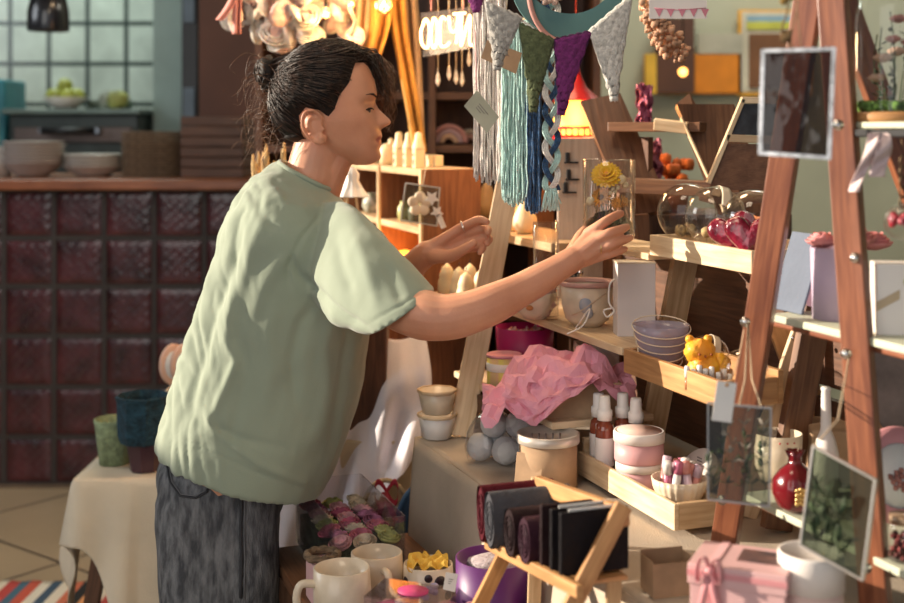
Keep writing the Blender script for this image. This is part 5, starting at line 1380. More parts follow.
for k in range(12): a = k * 2.4; b.ball(Mp @ V((.004 * math.sqrt(k) * math.cos(a), .004 * math.sqrt(k) * math.sin(a) - .006, .004)), .004, 8, wob=.6)
b.make('dried_flowers', M_DROSE, t)
t = thing('berry_jar', 'small glass jar of dark red dried berries before the pink rimmed plate', 'jar', SX(905, 1.105, Z2))
b = MB(); b.lathe([(.0, .0005), (.019, .0005), (.021, .004), (.021, .040), (.017, .046)], n=32); b.make('jar_glass', GL, t)
b = MB(); b.lathe([(0, .046), (.019, .046), (.019, .055), (0, .056)], n=32); b.make('lid', mat('gold_brown_lid', (.35, .24, .16), .35, metal=.5), t)
b = MB()
for k in range(40): a = k * 2.4; q = .017 * math.sqrt((k % 10) / 10); b.ball((q * math.cos(a), q * math.sin(a), .006 + .008 * (k // 10)), .004, 6, wob=.5)
b.make('dried_berries', mat('dark_red_dried', (.20, .03, .03), .7, var=.5, scale=80), t)
# things in the shadow behind
t = thing('black_picture_frame', 'black framed grey picture leaning behind the right easel leg', 'picture', V((P(888, 0, 1.95).x, 1.95, TZ)), R(-10))
b = MB(); b.box((0, 0, .17), (.13, .012, .34), bev=.002); b.make('frame', M_BLACK, t)
b = MB(); b.box((0, -.0065, .19), (.10, .003, .25)); b.make('picture_sheet', mat('grey_brown_print', (.22, .18, .17), .5, var=.3, scale=12), t)
for k, (px, Y, z0, w, d, h, m, lab) in enumerate(((845, 1.92, TZ, .11, .10, .16, M_KRAFT, 'brown cardboard box on the table behind the easel shelves'), (770, 2.15, TZ, .16, .10, .10, mat('white_carton', (.45, .46, .47), .6), 'white carton behind the crossed stand'), (775, 2.15, TZ + .101, .12, .08, .05, W_DARK, 'dark wooden box on the white carton'))):
    boxthing('storage_box', lab, 'box', V((P(px, 0, Y).x, Y, z0)), (w, d, h), m, R(-10))
# ---- right foreground of the table
pk = V((P(744, 0, 1.50).x, 1.50, TZ))
M_PKB = mat('pale_pink_card', (.66, .40, .40), .55, var=.03)
t = thing('pink_gift_box', 'pale pink gift box with satin bow and dark photo on its lid', 'box', pk, R(-24))
b = MB(); b.box((0, 0, .038), (.110, .086, .075), bev=.0012); b.make('box_body', M_PKB, t)
b = MB(); b.box((0, 0, .087), (.115, .091, .024), bev=.0015); b.make('lid', M_PKB, t)
b = MB(); b.box((.020, .008, .0995), (.052, .044, .0012)); b.make('lid_photo', mat('dark_photo_print', (.03, .03, .045), .3, var=.5, scale=30, c2=(.20, .10, .08)), t)
M_SAT = mat('pink_satin', (.68, .28, .30), .35, var=.06, sheen=.3)
b = MB(); b.box((-.030, 0, .0998), (.010, .0925, .001)); b.box((-.030, -.0460, .05), (.010, .001, .0985)); b.box((0, -.0462, .089), (.1155, .001, .007)); b.make('ribbon', M_SAT, t)
b = MB()
for s_ in (-1, 1): b.grid(lambda u, v: (-.030 + s_ * .020 * math.sin(u * PI) * (.4 + .6 * u) + (v - .5) * .003, -.050 - .004 * u + (v - .5) * .008, .096 + .016 * math.sin(u * 2 * PI) * .9), 16, 3, .0006)
for s_ in (-1, 1): b.grid(lambda u, v: (-.030 + s_ * .016 * u + (v - .5) * .008, -.052 - .004 * math.sin(u * 5), .094 - .065 * u), 12, 2, .0006)
b.ball((-.030, -.051, .095), .006, 10); b.make('bow', M_SAT, t)
jar('cosmetic_jar', 'round white lidded jar standing beside the pale pink gift box', V((P(811, 0, 1.48).x, 1.48, TZ)), .0385, .114, M_PEACH, M_LID, lidh=.38)
b = MB(); 
t = thing('kraft_bag', 'small open brown kraft bag on the table near the wallet stand', 'bag', V((P(668, 0, 1.66).x, 1.66, TZ)), R(15))
for c, sz in (((0, -.02, .022), (.06, .001, .044)), ((0, .02, .026), (.06, .001, .05)), ((-.03, 0, .024), (.001, .04, .046)), ((.03, 0, .024), (.001, .04, .046))):
    b = MB(); b.box(c, sz); b.make('bag_panel', M_KRAFT, t)
# ------------------------------------------------------------------ yarn hangings and pennants in front of the booth
rl = thing('hanging_rail', 'wooden rail above the stall carrying yarn hangings and pennants', 'rail', P(560, -60, 2.2))
b = MB(); b.bar(P(400, -62, 2.32), P(700, -62, 2.08), .02, .02); b.make('rail_bar', W_PINE, rl, world=True)
for px, Y in ((420, 2.305), (680, 2.095)):
    b = MB(); p = P(px, -60, Y); b.tube([p, V((p.x, p.y, 3.4))], .002, 5); b.make('rail_cord', M_BLACK, rl, world=True)
def rY(px): return lerp(2.32, 2.08, (px - 400) / 300)
def fringe(name, lab, cat, x0, x1, y0, y1, m, n, r=.0016, dY=0, wav=.003, jag=14, layers=3, top=-60):
    t = thing(name, lab, cat, P((x0 + x1) / 2, y1, rY((x0 + x1) / 2) + dY))
    b = MB(); rr = random.Random(x0)
    for i in range(n):
        u = (i + rr.random()) / n; px = lerp(x0, x1, u); Y = rY(px) + dY + rr.uniform(-.008, .008) * layers; ye = y1 - rr.random() * jag - 10 * abs(u - .5)
        ph = rr.random() * 6; pts = []
        for k in range(13):
            v = k / 12; pts.append(P(px + (rr.uniform(-1, 1) * wav * 250) * (.3 + v) , lerp(y0, ye, v), Y + wav * math.sin(v * 11 + ph)))
        b.tube(cr(pts, 2), r, 5)
    b.make('yarn_strands', m, t, world=True)
    b = MB(); b.bar(P(x0 - 2, y0, rY(x0) + dY), P(x1 + 2, y0, rY(x1) + dY), .008, .008); b.make('hanging_stick', W_PALE, t, world=True)
    if top < y0: b = MB(); b.tube([P(x0 + 3, y0, rY(x0) + dY), P((x0 + x1) / 2, top, rY((x0 + x1) / 2) + .01), P(x1 - 3, y0, rY(x1) + dY)], .001, 5); b.make('hanging_loop', M_CREAM, t, world=True)
    return t
def yarn(name, c, v=.12): return mat(name, c, .95, var=v, scale=140, bump=.6, bscale=400, sheen=.3)
Y_PINK, Y_AQUA, Y_NAVY, Y_WH = yarn('pinkish_white_yarn', (.86, .76, .70), .06), yarn('aqua_yarn', (.50, .74, .70), .06), yarn('navy_yarn', (.015, .075, .19), .3), yarn('white_yarn', (.84, .80, .75), .06)
fringe('yarn_hanging', 'long pinkish white yarn wall hanging, leftmost of the yarn hangings', 'wall hanging', 474, 506, -20, 186, Y_PINK, 130, .0015, dY=.03)
fringe('yarn_hanging', 'pale aqua yarn wall hanging between the white and navy ones', 'wall hanging', 502, 528, 20, 208, Y_AQUA, 120, .0014)
fringe('yarn_hanging', 'narrow navy blue yarn tassel hanging below the green pennant', 'wall hanging', 526, 541, 60, 216, Y_NAVY, 50, .0019, jag=6)
# braided hanging
t = thing('braided_hanging', 'braided navy aqua and white yarn hanging with aqua tassel ending', 'wall hanging', P(552, 208, rY(552) - .01))
Yb = rY(552) - .01
for s_, m in ((0, Y_NAVY), (1, Y_WH), (2, Y_AQUA)):
    b = MB()
    for q in range(5):
        pts = [P(551.5 + 6.5 * math.sin(v / 48 * 2 * PI * 4.2 + s_ * 2 * PI / 3) + (q - 2) * 1.1, lerp(-40, 190, v / 48), Yb + .005 * math.sin(v / 48 * 4 * PI * 4.2 + s_ * 4 * PI / 3) + .001 * (q % 2)) for v in range(49)]
        b.tube(cr(pts, 2), .0021, 5)
    b.make('braid_strand', m, t, world=True)
b = MB()
for i in range(46):
    px = 551 + rnd.uniform(-7, 7); b.tube([P(551 + (px - 551) * .6, 186, Yb), P(px, 197, Yb + rnd.uniform(-.006, .006)), P(px * 1 + rnd.uniform(-4, 4), 206 + rnd.uniform(-3, 6), Yb)], .0015, 5)
b.make('tassel', Y_AQUA, t, world=True)
# pennants
PY = 1.97
def pennant(lab, tri, c, ec, Y=PY):
    a, c_, d = [P(*q, Y) for q in tri]; t = thing('crochet_pennant', lab, 'pennant', d, 0, 'crocheted pennants on one string')
    m = mat('crochet_' + lab.split()[0], c, .95, var=.14, scale=170, bump=.45, bscale=330)
    b = MB()
    def fn(u, v):
        p = a.lerp(c_, u).lerp(d, v * .985 + .0) if v < 1 else d
        n_ = .0010 * math.sin(u * 20) * math.sin(v * 30)
        return p + V((0, n_ - .004 * math.sin(PI * u), 0))
    b.grid(fn, 26, 30, .006); b.make('knit_body', m, t, world=True)
    b = MB(); pts = []
    for p, q in ((c_, d), (d, a), (a, c_)):
        for k in range(14): pts.append(p.lerp(q, k / 14) + V((0, -.002, .0012 * math.sin(k * 2.2))))
    b.tube(pts, .0033, 6, closed=True); b.make('edging', mat('edge_' + lab.split()[0], ec, .95, var=.1, scale=150, bump=.4, bscale=350), t, world=True)
    return t
pennant('grey crocheted pennant, leftmost of the four below the teal moon', [(486, 2), (521, 18), (497, 70)], (.40, .38, .35), (.58, .54, .50))
pennant('olive green crocheted pennant between the grey and purple ones', [(520, 24), (553, 40), (533, 112)], (.10, .12, .055), (.08, .10, .05))
pennant('purple crocheted pennant beside the white one', [(555, 40), (590, 32), (561, 115)], (.16, .02, .13), (.05, .01, .05))
pennant('white crocheted pennant, rightmost and largest of the four', [(590, 31), (631, -4), (614, 101)], (.58, .56, .52), (.70, .66, .60))
pennant('small purple pennant tip at the top edge beside the glowing sign', [(464, -14), (488, -14), (476, 12)], (.20, .03, .16), (.12, .02, .10), 2.25)
t = thing('pennant_string', 'twisted string from which the crocheted pennants hang', 'string', P(560, 38, PY))
b = MB(); b.tube(cr([P(x, y, PY + .004) for x, y in ((470, -50), (488, 1), (521, 20), (554, 40), (590, 31), (632, -6), (650, -56))], 8), .0022, 6); b.make('string', Y_WH, t, world=True)
# teal moon with pink ring and pompom flowers
t = thing('moon_hanging', 'teal crescent moon hanging with a pink ring above the pennants', 'wall hanging', P(568, 36, 2.10))
b = MB(); n = 28; out = []; inn = []
for i in range(n + 1):
    a = R(lerp(-190, 10, i / n)); out.append((568 + 58 * math.cos(a), -22 - 60 * math.sin(a)))
    inn.append((570 + 50 * math.cos(a), -38 - 52 * math.sin(a)))
M0 = Matrix(((1, 0, 0, 0), (0, 0, 1, 2.10), (0, 1, 0, 0), (0, 0, 0, 1)))
b.prism([(P(x, y, 2.10).x, P(x, y, 2.10).z) for x, y in out + inn[::-1]], .012, M0); b.make('moon_board', mat('teal_paint', (.085, .20, .20), .55, var=.08), t, world=True)
b = MB(); b.tube(cr([P(x, y, 2.085) for x, y in ((531, -40), (529, -8), (533, 14), (543, 31), (557, 41), (572, 43))], 8), .0045, 8); b.make('ring', mat('pink_paint', (.56, .28, .24), .6), t, world=True)
b = MB()
for k in range(16): a = k * 2.4; b.ball(P(552 + 3.2 * math.sqrt(k) * math.cos(a), -5 + 2.2 * math.sqrt(k) * math.sin(a), 2.08), .006, 8, wob=.5)
b.make('pompom', mat('cream_pink_pompom', (.66, .46, .38), .9, var=.15, scale=60, bump=.6, bscale=200), t, world=True)
b = MB(); b.tube([P(568, -24, 2.10), P(568, -60, 2.18)], .0015, 5); b.make('cord', M_CREAM, t, world=True)
# paper tags on the hangings
def qtag(name, lab, q, Y, m, cord=None):
    a, b_, c, d = [P(x, y, Y) for x, y in q]; t = thing(name, lab, 'tag', (a + c) / 2)
    b = MB(); b.grid(lambda u, v: a.lerp(b_, u).lerp(d.lerp(c, u), v), 4, 4, .0008, smooth=False); b.make('tag_card', m, t, world=True)
    b = MB()
    for k in range(3): p = a.lerp(b_, .3).lerp(d.lerp(c, .3), .35 + .12 * k); q2 = a.lerp(b_, .7 - .1 * k).lerp(d.lerp(c, .7 - .1 * k), .35 + .12 * k); b.tube([p + V((0, -.0012, 0)), q2 + V((0, -.0012, 0))], .0005, 4)
    b.make('printed_lines', mat('grey_print', (.25, .22, .22), .7), t, world=True)
    if cord: b = MB(); b.tube([a + V((0, -.001, 0)), P(*cord, Y + .05)], .0007, 4); b.make('tag_string', M_SAT, t, world=True)
qtag('paper_tag', 'grey green paper tag hanging in front of the white yarn', [(477, 90), (499, 117), (487, 133), (464, 106)], 2.14, mat('grey_green_card', (.40, .40, .31), .8), (475, 30))
qtag('paper_tag', 'brown kraft paper tag between the white and aqua yarn hangings', [(487, 40), (522, 53), (516, 74), (481, 58)], 2.13, M_KRAFT)
# bunting card upper right
t = thing('bunting_card', 'white card printed with a row of pink bunting flags at the top', 'card', P(678, 0, 2.0))
b = MB(); b.box(P(678, 3, 2.0), (.092, .001, .050)); b.make('card_sheet', M_LID, t, world=True)
for k in range(5):
    x = 655 + k * 11.5; b = MB(); b.prism([(P(x, 0, 2).x, P(x, 9, 2).z), (P(x + 8, 0, 2).x, P(x, 9, 2).z), (P(x + 4, 0, 2).x, P(x, 17, 2).z)], .0008, Matrix(((1, 0, 0, 0), (0, 0, 1, 1.9988), (0, 1, 0, 0), (0, 0, 0, 1)))); b.make('printed_flag', mat('pink_print', (.62, .22, .28), .6), t, world=True)
b = MB(); b.tube([P(654, 8, 1.9985), P(678, 10, 1.9985), P(706, 8, 1.9985)], .0006, 4); b.tube([P(678, -8, 1.999), P(678, -60, 2.09)], .0007, 4); b.make('printed_string', mat('pink_print', (.62, .22, .28), .6), t, world=True)

# ------------------------------------------------------------------ booth behind: dark bookcase
bk = thing('dark_bookcase', 'tall dark brown bookcase with open shelves behind the stall', 'bookcase', V((P(440, 0, 3.9).x, 3.95, 0)))
xl, xr = P(258, 0, 3.75).x, P(598, 0, 3.75).x
b = MB(); b.box(((xl + xr) / 2, 4.08, 1.2), (xr - xl, .02, 2.4)); b.make('back_panel', wood('dark_red_panel', (.045, .012, .007), (.11, .035, .018), .5), bk, world=True)
for px in (259, 372, 432, 500, 550, 597):
    b = MB(); b.box((P(px, 0, 3.78).x, 3.92, 1.2), (.022, .30, 2.4), bev=.001); b.make('upright', W_DARK, bk, world=True)
for z in (.05, .45, .80, 1.08, P(0, 149, 3.78).z, P(0, 96, 3.78).z, P(0, 20, 3.78).z, 2.0, 2.38):
    b = MB(); b.box(((xl + xr) / 2, 3.93, z), (xr - xl - .03, .27, .022), bev=.001); b.make('shelf_board', W_DARK, bk, world=True)
# pink rounded things on its shelf
zz = P(0, 149, 3.78).z + .0115
t = thing('rainbow_cushion', 'pale pink arched rainbow ornament on the bookcase shelf', 'ornament', V((P(449, 0, 3.84).x, 3.84, zz)))
for k, (r, c) in enumerate(((.052, (.58, .30, .28)), (.036, (.50, .36, .40)), (.021, (.60, .42, .30)))):
    b = MB(); b.tube([(r * math.cos(a), 0, .006 + r * math.sin(a)) for a in [i * PI / 14 for i in range(15)]], .0078, 10); b.make('arch', mat('rainbow%d' % k, c, .9), t)
t = thing('rainbow_cushion', 'small beige arched ornament right of the pink rainbow', 'ornament', V((P(470, 0, 3.86).x, 3.88, zz)))
for k, (r, c) in enumerate(((.036, (.50, .42, .34)), (.020, (.55, .33, .28)))):
    b = MB(); b.tube([(r * math.cos(a), 0, .006 + r * math.sin(a)) for a in [i * PI / 14 for i in range(15)]], .0078, 10); b.make('arch', mat('beige_rainbow%d' % k, c, .9), t)

# mustard and cream fabric strips, garland, bulbs
def strip(b, pts, w0, w1, Y, ph=0):
    c = cr([V((x, y, 0)) for x, y in pts], 8); m = len(c) - 1
    def fn(u, v):
        p = c[min(m, int(round(v * m)))]; w_ = lerp(w0, w1, v)
        return P(p.x + (u - .5) * w_, p.y, Y + .018 * math.cos(u * 2 * PI * 1.5 + ph))
    b.grid(fn, 14, m, .003)
M_MUST = mat('mustard_cloth', (.52, .26, .05), .85, var=.15, scale=14, bump=.4, bscale=200)
M_BEIG = mat('warm_beige_cloth', (.56, .38, .22), .85, var=.1, scale=14, bump=.4, bscale=200)
for k, (pts, w0, w1, Y, m, lab) in enumerate((([(383, -40), (381, 20), (372, 62), (366, 110)], 26, 10, 3.10, M_MUST, 'mustard cloth strip hanging behind the woman, left one'),
        ([(396, -40), (398, 15), (408, 80), (420, 152)], 17, 12, 3.12, M_MUST, 'mustard cloth strip hanging slanted beside the glowing sign'),
        ([(370, -40), (364, 20), (362, 70), (360, 110)], 14, 16, 3.16, M_BEIG, 'cream beige cloth strip hanging beside the blossom garland'),
        ([(408, -40), (412, 20), (416, 90), (419, 156)], 13, 11, 3.18, M_BEIG, 'cream beige cloth strip hanging just left of the glowing sign'))):
    b = MB(); strip(b, pts, w0, w1, Y, k); o = b.make('cloth_strip', m); tag(o, lab, 'cloth')
# garland of blossoms
gar = thing('blossom_garland', 'cloud of cream and pink paper blossoms hanging above the woman', 'garland', P(292, 30, 3.15))
proto = None
MC = [mat('cream_petal', (.84, .74, .62), .8, var=.08, scale=30, sub=.15), mat('pink_petal', (.80, .56, .50), .8, var=.08, scale=30, sub=.15), mat('white_petal', (.84, .80, .76), .8, var=.05, scale=30, sub=.15)]
fm = []
for k in range(3):
    o = rose(gar, (0, 0, 0), .034, MC[k], 'blossom', 3, 5); fm.append(o)
gp = [(232, -6), (248, -12), (270, -10), (292, -8), (315, -6), (338, -6), (355, 0)]
placed = []; k = 0
rg_ = random.Random(3)
while len(placed) < 95:
    x, y = rg_.uniform(232, 356), rg_.uniform(-34, 50)
    lim = interp([(230, 28), (245, 42), (262, 50), (290, 52), (305, 45), (330, 36), (356, 40)], x)
    if y > lim: continue
    placed.append((x, y, rg_.uniform(3.08, 3.26)))
Mi = world_of(gar).inverted()
for k, (x, y, Y) in enumerate(placed):
    o = fm[k % 3] if k < 3 else fm[(k * 7) % 3 if x < 300 else (0 if k % 2 else 1)].copy()
    if k >= 3: col.objects.link(o)
    o.parent = gar; o.location = Mi @ P(x, y, Y); s_ = rg_.uniform(.75, 1.15); o.scale = (s_,) * 3
    o.rotation_euler = (R(rg_.uniform(40, 130)), rg_.uniform(-.7, .7), rg_.uniform(0, 6))
b = MB()
for k in range(7): b.tube(cr([P(225 + k * 21, -60, 3.18), P(235 + k * 18, -25, 3.2), P(245 + k * 16, 20, 3.18)], 5), .004, 6)
b.tube(cr([P(222, -32, 3.2), P(290, -20, 3.2), P(360, -34, 3.2)], 8), .005, 6)
b.make('branch', W_DARK, gar, world=True)
b = MB(); p = P(290, -50, 3.2); b.tube([p, V((p.x, p.y, 3.4))], .003, 5); b.make('garland_cord', M_CREAM, gar, world=True)
M_RIBP = mat('coral_pink_ribbon', (.66, .25, .20), .6, var=.06)
t = thing('pink_ribbon', 'coral pink ribbons hanging at the left side of the blossom garland', 'ribbon', P(232, 0, 3.05))
for pts, w in (([(240, -50), (236, -10), (229, 8), (220, 20)], 7), ([(242, -50), (238, 0), (237, 34)], 8)):
    b = MB(); strip(b, pts, w, w, 3.05); b.make('ribbon_tail', M_RIBP, t, world=True)
t = thing('pink_ribbon', 'thin coral ribbon curling down left of the mustard strip', 'ribbon', P(353, 0, 3.02))
b = MB(); strip(b, [(349, -40), (350, 5), (356, 22), (351, 36)], 3, 3, 3.02); b.make('ribbon_tail', M_RIBP, t, world=True)
# bulbs
M_GLOW = emis('warm_filament', (1.0, .62, .22), 22)
for k, (x, y, Y, r, lab) in enumerate(((384, 6, 2.95, .022, 'glowing filament bulb hanging between the mustard strips'), (326, 14, 3.02, .012, 'tiny glowing bulb among the blossoms'), (479, 24, 3.0, .010, 'tiny orange bulb right of the glowing sign'), (352, 4, 3.0, .010, 'tiny glowing bulb at the right end of the blossoms'))):
    t = thing('light_bulb', lab, 'bulb', P(x, y, Y), 0, None)
    b = MB(); b.lathe([(0, -r), (r * .7, -r * .75), (r, 0), (r * .7, r * .8), (r * .4, r * 1.4), (.0, r * 1.5)], n=24); b.make('bulb_glass', glass('amber_glass', (1, .85, .6), .9, .03), t)
    b = MB(); b.tube([(-r * .35, 0, -r * .3), (0, 0, r * .5), (r * .35, 0, -r * .3)], r * .16, 6); b.make('filament', M_GLOW, t)
    b = MB(); b.tube([(0, 0, r * 1.4), (0, 0, 3.4 - t.location.z)], .002, 5); b.lathe([(0, r * 1.3), (r * .45, r * 1.3), (r * .45, r * 2.1), (0, r * 2.1)], n=16); b.make('socket_cord', M_BLACK, t)
    light('bulb_light', 'POINT', P(x, y, Y) , [2.2, 2.2, .5, 1.6][k], (1, .58, .25), .02)
# neon sign
NY = 2.95
t = thing('neon_sign', 'warm white neon lettering on a clear acrylic board hanging by threads', 'sign', P(447, 30, NY))
def yo(x, y): return y - (x - 447) * .16
b = MB(); q = [P(x, y, NY) for x, y in ((421, 13), (476, 6), (477, 47), (423, 57))]
def nb(u, v): return q[0].lerp(q[1], u).lerp(q[3].lerp(q[2], u), v) + V((0, .008, 0))
b.grid(nb, 4, 4, .004, smooth=False); b.make('acrylic_board', glass('acrylic_haze', (.80, .76, .78), .8, .1, 1.45, dens=.07), t, world=True)
M_NEON = emis('warm_white_neon', (1.0, .66, .30), 5)
L_ = [[(424, 22), (421, 32), (422, 44), (427, 48), (429, 40), (429, 26), (426, 19), (423, 24)], [(433, 19), (431, 30), (431, 42), (434, 48), (437, 40), (437, 24), (434, 18), (432, 23)],
      [(446, 20), (442, 17), (440, 26), (440, 38), (441, 46), (446, 46), (450, 42)], [(449, 16), (450, 28), (453, 32), (457, 28), (458, 14), (458, 30), (456, 44)], [(462, 15), (461, 30), (461, 46), (465, 32), (470, 15), (470, 30), (470, 44), (475, 45)], [(453, 14), (466, 13)]]
for k, l in enumerate(L_):
    b = MB(); b.tube(cr([P(x, y, NY - .006) for x, y in l], 6), .0030, 8); b.make('neon_tube', M_NEON, t, world=True)
for x in (431, 463): b = MB(); p = P(x, 10, NY + .006); b.tube([p, V((p.x, p.y, 3.4))], .0012, 4); b.make('hanging_thread', M_SAT, t, world=True)
light('neon_light', 'POINT', P(448, 32, NY - .12), 2.5, (1, .74, .45), .06)
# crystal drops under it
for k, (x, y1, lab) in enumerate(((438, 82, 'leftmost'), (449, 76, 'second'), (456, 80, 'third'), (462, 82, 'fourth'), (469, 62, 'rightmost and shortest'))):
    t = thing('crystal_drop', lab + ' of the hanging crystal drops below the glowing sign', 'ornament', P(x, y1, 3.05), 0, 'crystal drops below the sign')
    b = MB(); b.lathe([(0, -.012), (.006, 0), (.003, .022), (0, .03)], n=8, smooth=False); b.make('crystal', mat('pale_crystal', (.55, .50, .46), .1, var=.2, scale=60, coat=1), t)
    b = MB(); b.tube([(0, 0, .028), (0, 0, P(x, 45, 3.05).z - t.location.z), (0, 0, 3.4 - t.location.z)], .0009, 4); b.make('thread', M_CREAM, t)
# red lantern
t = thing('red_lantern', 'glowing amber lantern with red pointed roof and rim', 'lantern', P(576, 140, 3.0))
zt_, zm, zb_ = P(0, 62, 3).z - P(0, 140, 3).z, P(0, 101, 3).z - P(0, 140, 3).z, 0
M_RPL = mat('red_lacquer', (.42, .015, .02), .35, var=.1)
b = MB(); b.lathe([(.004, zt_), (.012, zt_ - .03), (.026, zt_ - .06), (.058, zm + .004), (.062, zm), (.05, zm)], n=12); b.make('roof', M_RPL, t)
b = MB(); b.lathe([(.050, .012), (.054, .05), (.050, zm)], n=12); b.make('lamp_body', emis('amber_glow_shade', (1.0, .42, .08), 2.2), t)
b = MB()
for z in (.004, .030): b.tube([(.056 * math.cos(a), .056 * math.sin(a), z) for a in [i * PI / 12 for i in range(24)]], .004, 6, closed=True)
for i in range(24): a = i * PI / 12; b.tube([(.056 * math.cos(a), .056 * math.sin(a), .004), (.056 * math.cos(a), .056 * math.sin(a), .030)], .0022, 5)
b.lathe([(0, 0), (.056, 0), (.056, .006), (0, .006)], n=24); b.make('rim_railing', M_RPL, t)
b = MB(); b.tube([(0, 0, zt_), (0, 0, 3.4 - t.location.z)], .0015, 5); b.make('cord', M_RPL, t)
light('lantern_light', 'POINT', P(576, 120, 2.9), 3.5, (1, .45, .12), .05)

# ------------------------------------------------------------------ two rows of small shelves behind
sh = thing('crate_shelf', 'pine fronted open crate shelf with candles behind the woman', 'shelf', V((-.10, 3.25, 0)), RZ)
def SH(X0, Y, w=0, z=0): return V((X0 - .36 * Y, Y, z)) + NX * w
c0, c1 = (.992, 2.95), (.992, 3.62)
def shbox(name, a, c, th, m, wdt=.145):
    """board from a to c (along the stall direction) reaching back by wdt"""
    mid = (a + c) / 2 + NX * wdt / 2; b = MB(); b.box(None, ((c - a).length, wdt, th), M=Matrix.Translation(mid) @ Matrix.Rotation(RZ, 4, 'Z'), bev=.001); b.make(name, m, sh, world=True)
zA, zB_ = 1.272, 1.134
for z in (zA, zB_, .99, .80, .55, .25): shbox('shelf_board', SH(.992, 3.60, 0, z - .008), SH(.992, 2.965, 0, z - .008), .016, W_PINE if z > .9 else W_WAL)
for X, Y in ((.992, 2.95), (.992, 3.28), (.992, 3.61)):
    p = SH(X, Y, 0, 0); b = MB(); b.box(None, (.014, .145, zA), M=Matrix.Translation(p + NX * .0725 + V((0, 0, zA / 2))) @ Matrix.Rotation(RZ, 4, 'Z'), bev=.001); b.make('side_panel', wood('warm_panel', (.16, .055, .022), (.30, .12, .05), .5), sh, world=True)
    b = MB(); b.box(None, (.016, .006, zA), M=Matrix.Translation(p + V((0, 0, zA / 2)) - NX * .003) @ Matrix.Rotation(RZ, 4, 'Z')); b.make('front_edge', W_PINE, sh, world=True)
b = MB(); b.box(None, (.66, .01, zA), M=Matrix.Translation(SH(.992, 3.28, .15, zA / 2)) @ Matrix.Rotation(RZ, 4, 'Z')); b.make('back_panel', W_WAL, sh, world=True)
# candles on top
def at_px(px, x0, z, w=.0): Y = F * x0 / px; return V(((px - CX) / F * Y, Y, z)) + NX * w
M_FACE = mat('dark_painted_window', (.08, .03, .03), .6)
ts = thing('house_candle', 'cream house shaped candle with dark windows, row on top of the crate shelf', 'candle', at_px(399, 1.03, zA), RZ, 'house shaped candles on the crate shelf')
b = MB(); b.box((0, 0, .024), (.026, .026, .048), bev=.002); b.lathe([(.017, .048), (.010, .070), (.009, .084), (.003, .088), (0, .088)], n=12); b.make('candle_body', M_CANDLE, ts)
b = MB(); b.box((-.0, -.0135, .014), (.009, .001, .014)); b.make('window', M_FACE, ts)
b = MB(); b.box((0, -.0138, .032), (.018, .001, .004)); b.make('painted_band', mat('red_paint_mark', (.50, .10, .05), .6), ts)
ts2 = copy(ts, at_px(409, 1.03, zA), RZ); ts3 = copy(ts, at_px(418.5, 1.03, zA), RZ)
copy(ts, at_px(391, 1.07, zA), RZ, 'small cream house shaped candle behind the row on the crate shelf', scale=.8)
ts['label'] = 'cream house shaped candle behind the woman\'s lips, leftmost tall one on the crate shelf'
ts2['label'] = 'cream house shaped candle in the middle of the tall row on the crate shelf'
ts3['label'] = 'cream house shaped candle at the near end of the crate shelf top'
o = MB().lathe([(0, 0), (.018, .002), (.024, .02), (.022, .04), (.012, .054), (0, .058)], n=24).make('egg_candle', M_CANDLE); o.location = at_px(387, 1.03, zA); tag(o, 'cream egg shaped candle nearest the woman\'s face on the crate shelf', 'candle')
for k in range(2):
    o = MB().box((0, 0, .015), (.022, .022, .030), bev=.003).make('cube_candle', M_CANDLE); o.location = at_px(431 + 7 * k, 1.10, zA); o.rotation_euler = (0, 0, RZ); tag(o, ['small cream cube candle at the corner of the crate shelf', 'second small cream cube candle at the outer corner of the crate shelf'][k], 'candle')
# pots in the compartment
M_POTW = mat('white_flowery_pot', (.62, .58, .50), .4, scale=50, c2=(.20, .22, .12))
for k, (px, r, h, x0, m, lab) in enumerate(((372, .028, .055, 1.04, M_POTW, 'white flower painted pot at the far side of the crate shelf compartment'), (383, .018, .075, 1.10, mat('ochre_bottle', (.50, .32, .14), .5), 'ochre bottle behind the white painted pot'), (391, .022, .045, 1.03, M_POTW, 'white painted pot next to the ochre bottle'), (404, .018, .050, 1.03, mat('green_yellow_jar', (.22, .26, .12), .4, scale=60, c2=(.62, .55, .2)), 'green and yellow little jar in the crate shelf compartment'), (414, .016, .050, 1.03, mat('dark_green_jar', (.08, .10, .06), .3, scale=60, c2=(.40, .38, .3)), 'dark green little jar beside the compartment edge'))):
    o = MB().lathe([(0, 0), (r * .7, 0), (r, h * .35), (r * .9, h * .7), (r * .55, h * .85), (r * .6, h), (r * .5, h), (r * .4, h * .85), (0, h * .8)], n=28).make('small_pot', m); o.location = at_px(px, x0, zB_); tag(o, lab, 'pot')
# glass frame with white orchid and stars hung on the corner
t, c4, n = pane('hanging_glass_frame', 'small glass frame with a white orchid and star shapes at the crate shelf corner', [(406, 183), (440, 188), (437, 226), (401, 220)], [2.86, 2.84, 2.84, 2.86], M_STEEL, glass('faint_grey_glass', (.62, .64, .60), .8, .04, 1.45, dens=.035), .0022)
b = MB()
for k in range(5): a = k * 2 * PI / 5 + .3; b.ball(P(420, 204, 2.845) + V((.016 * math.cos(a), 0, .016 * math.sin(a))), .013, 12, sc_=(1, .25, 1))
b.make('orchid', M_CREAM, t, world=True)
b = MB()
for cx_, cy_, q in ((432, 198, 8), (437, 212, 7)):
    b.prism([((lambda rr: (P(cx_ + rr * math.cos(a), 0, 2.84).x, P(0, cy_ - rr * math.sin(a), 2.84).z))(q if i % 2 else q * .5)) for i, a in enumerate([PI / 2 + j * PI / 5 for j in range(10)])], .003, Matrix(((1, 0, 0, 0), (0, 0, 1, 2.835), (0, 1, 0, 0), (0, 0, 0, 1))))
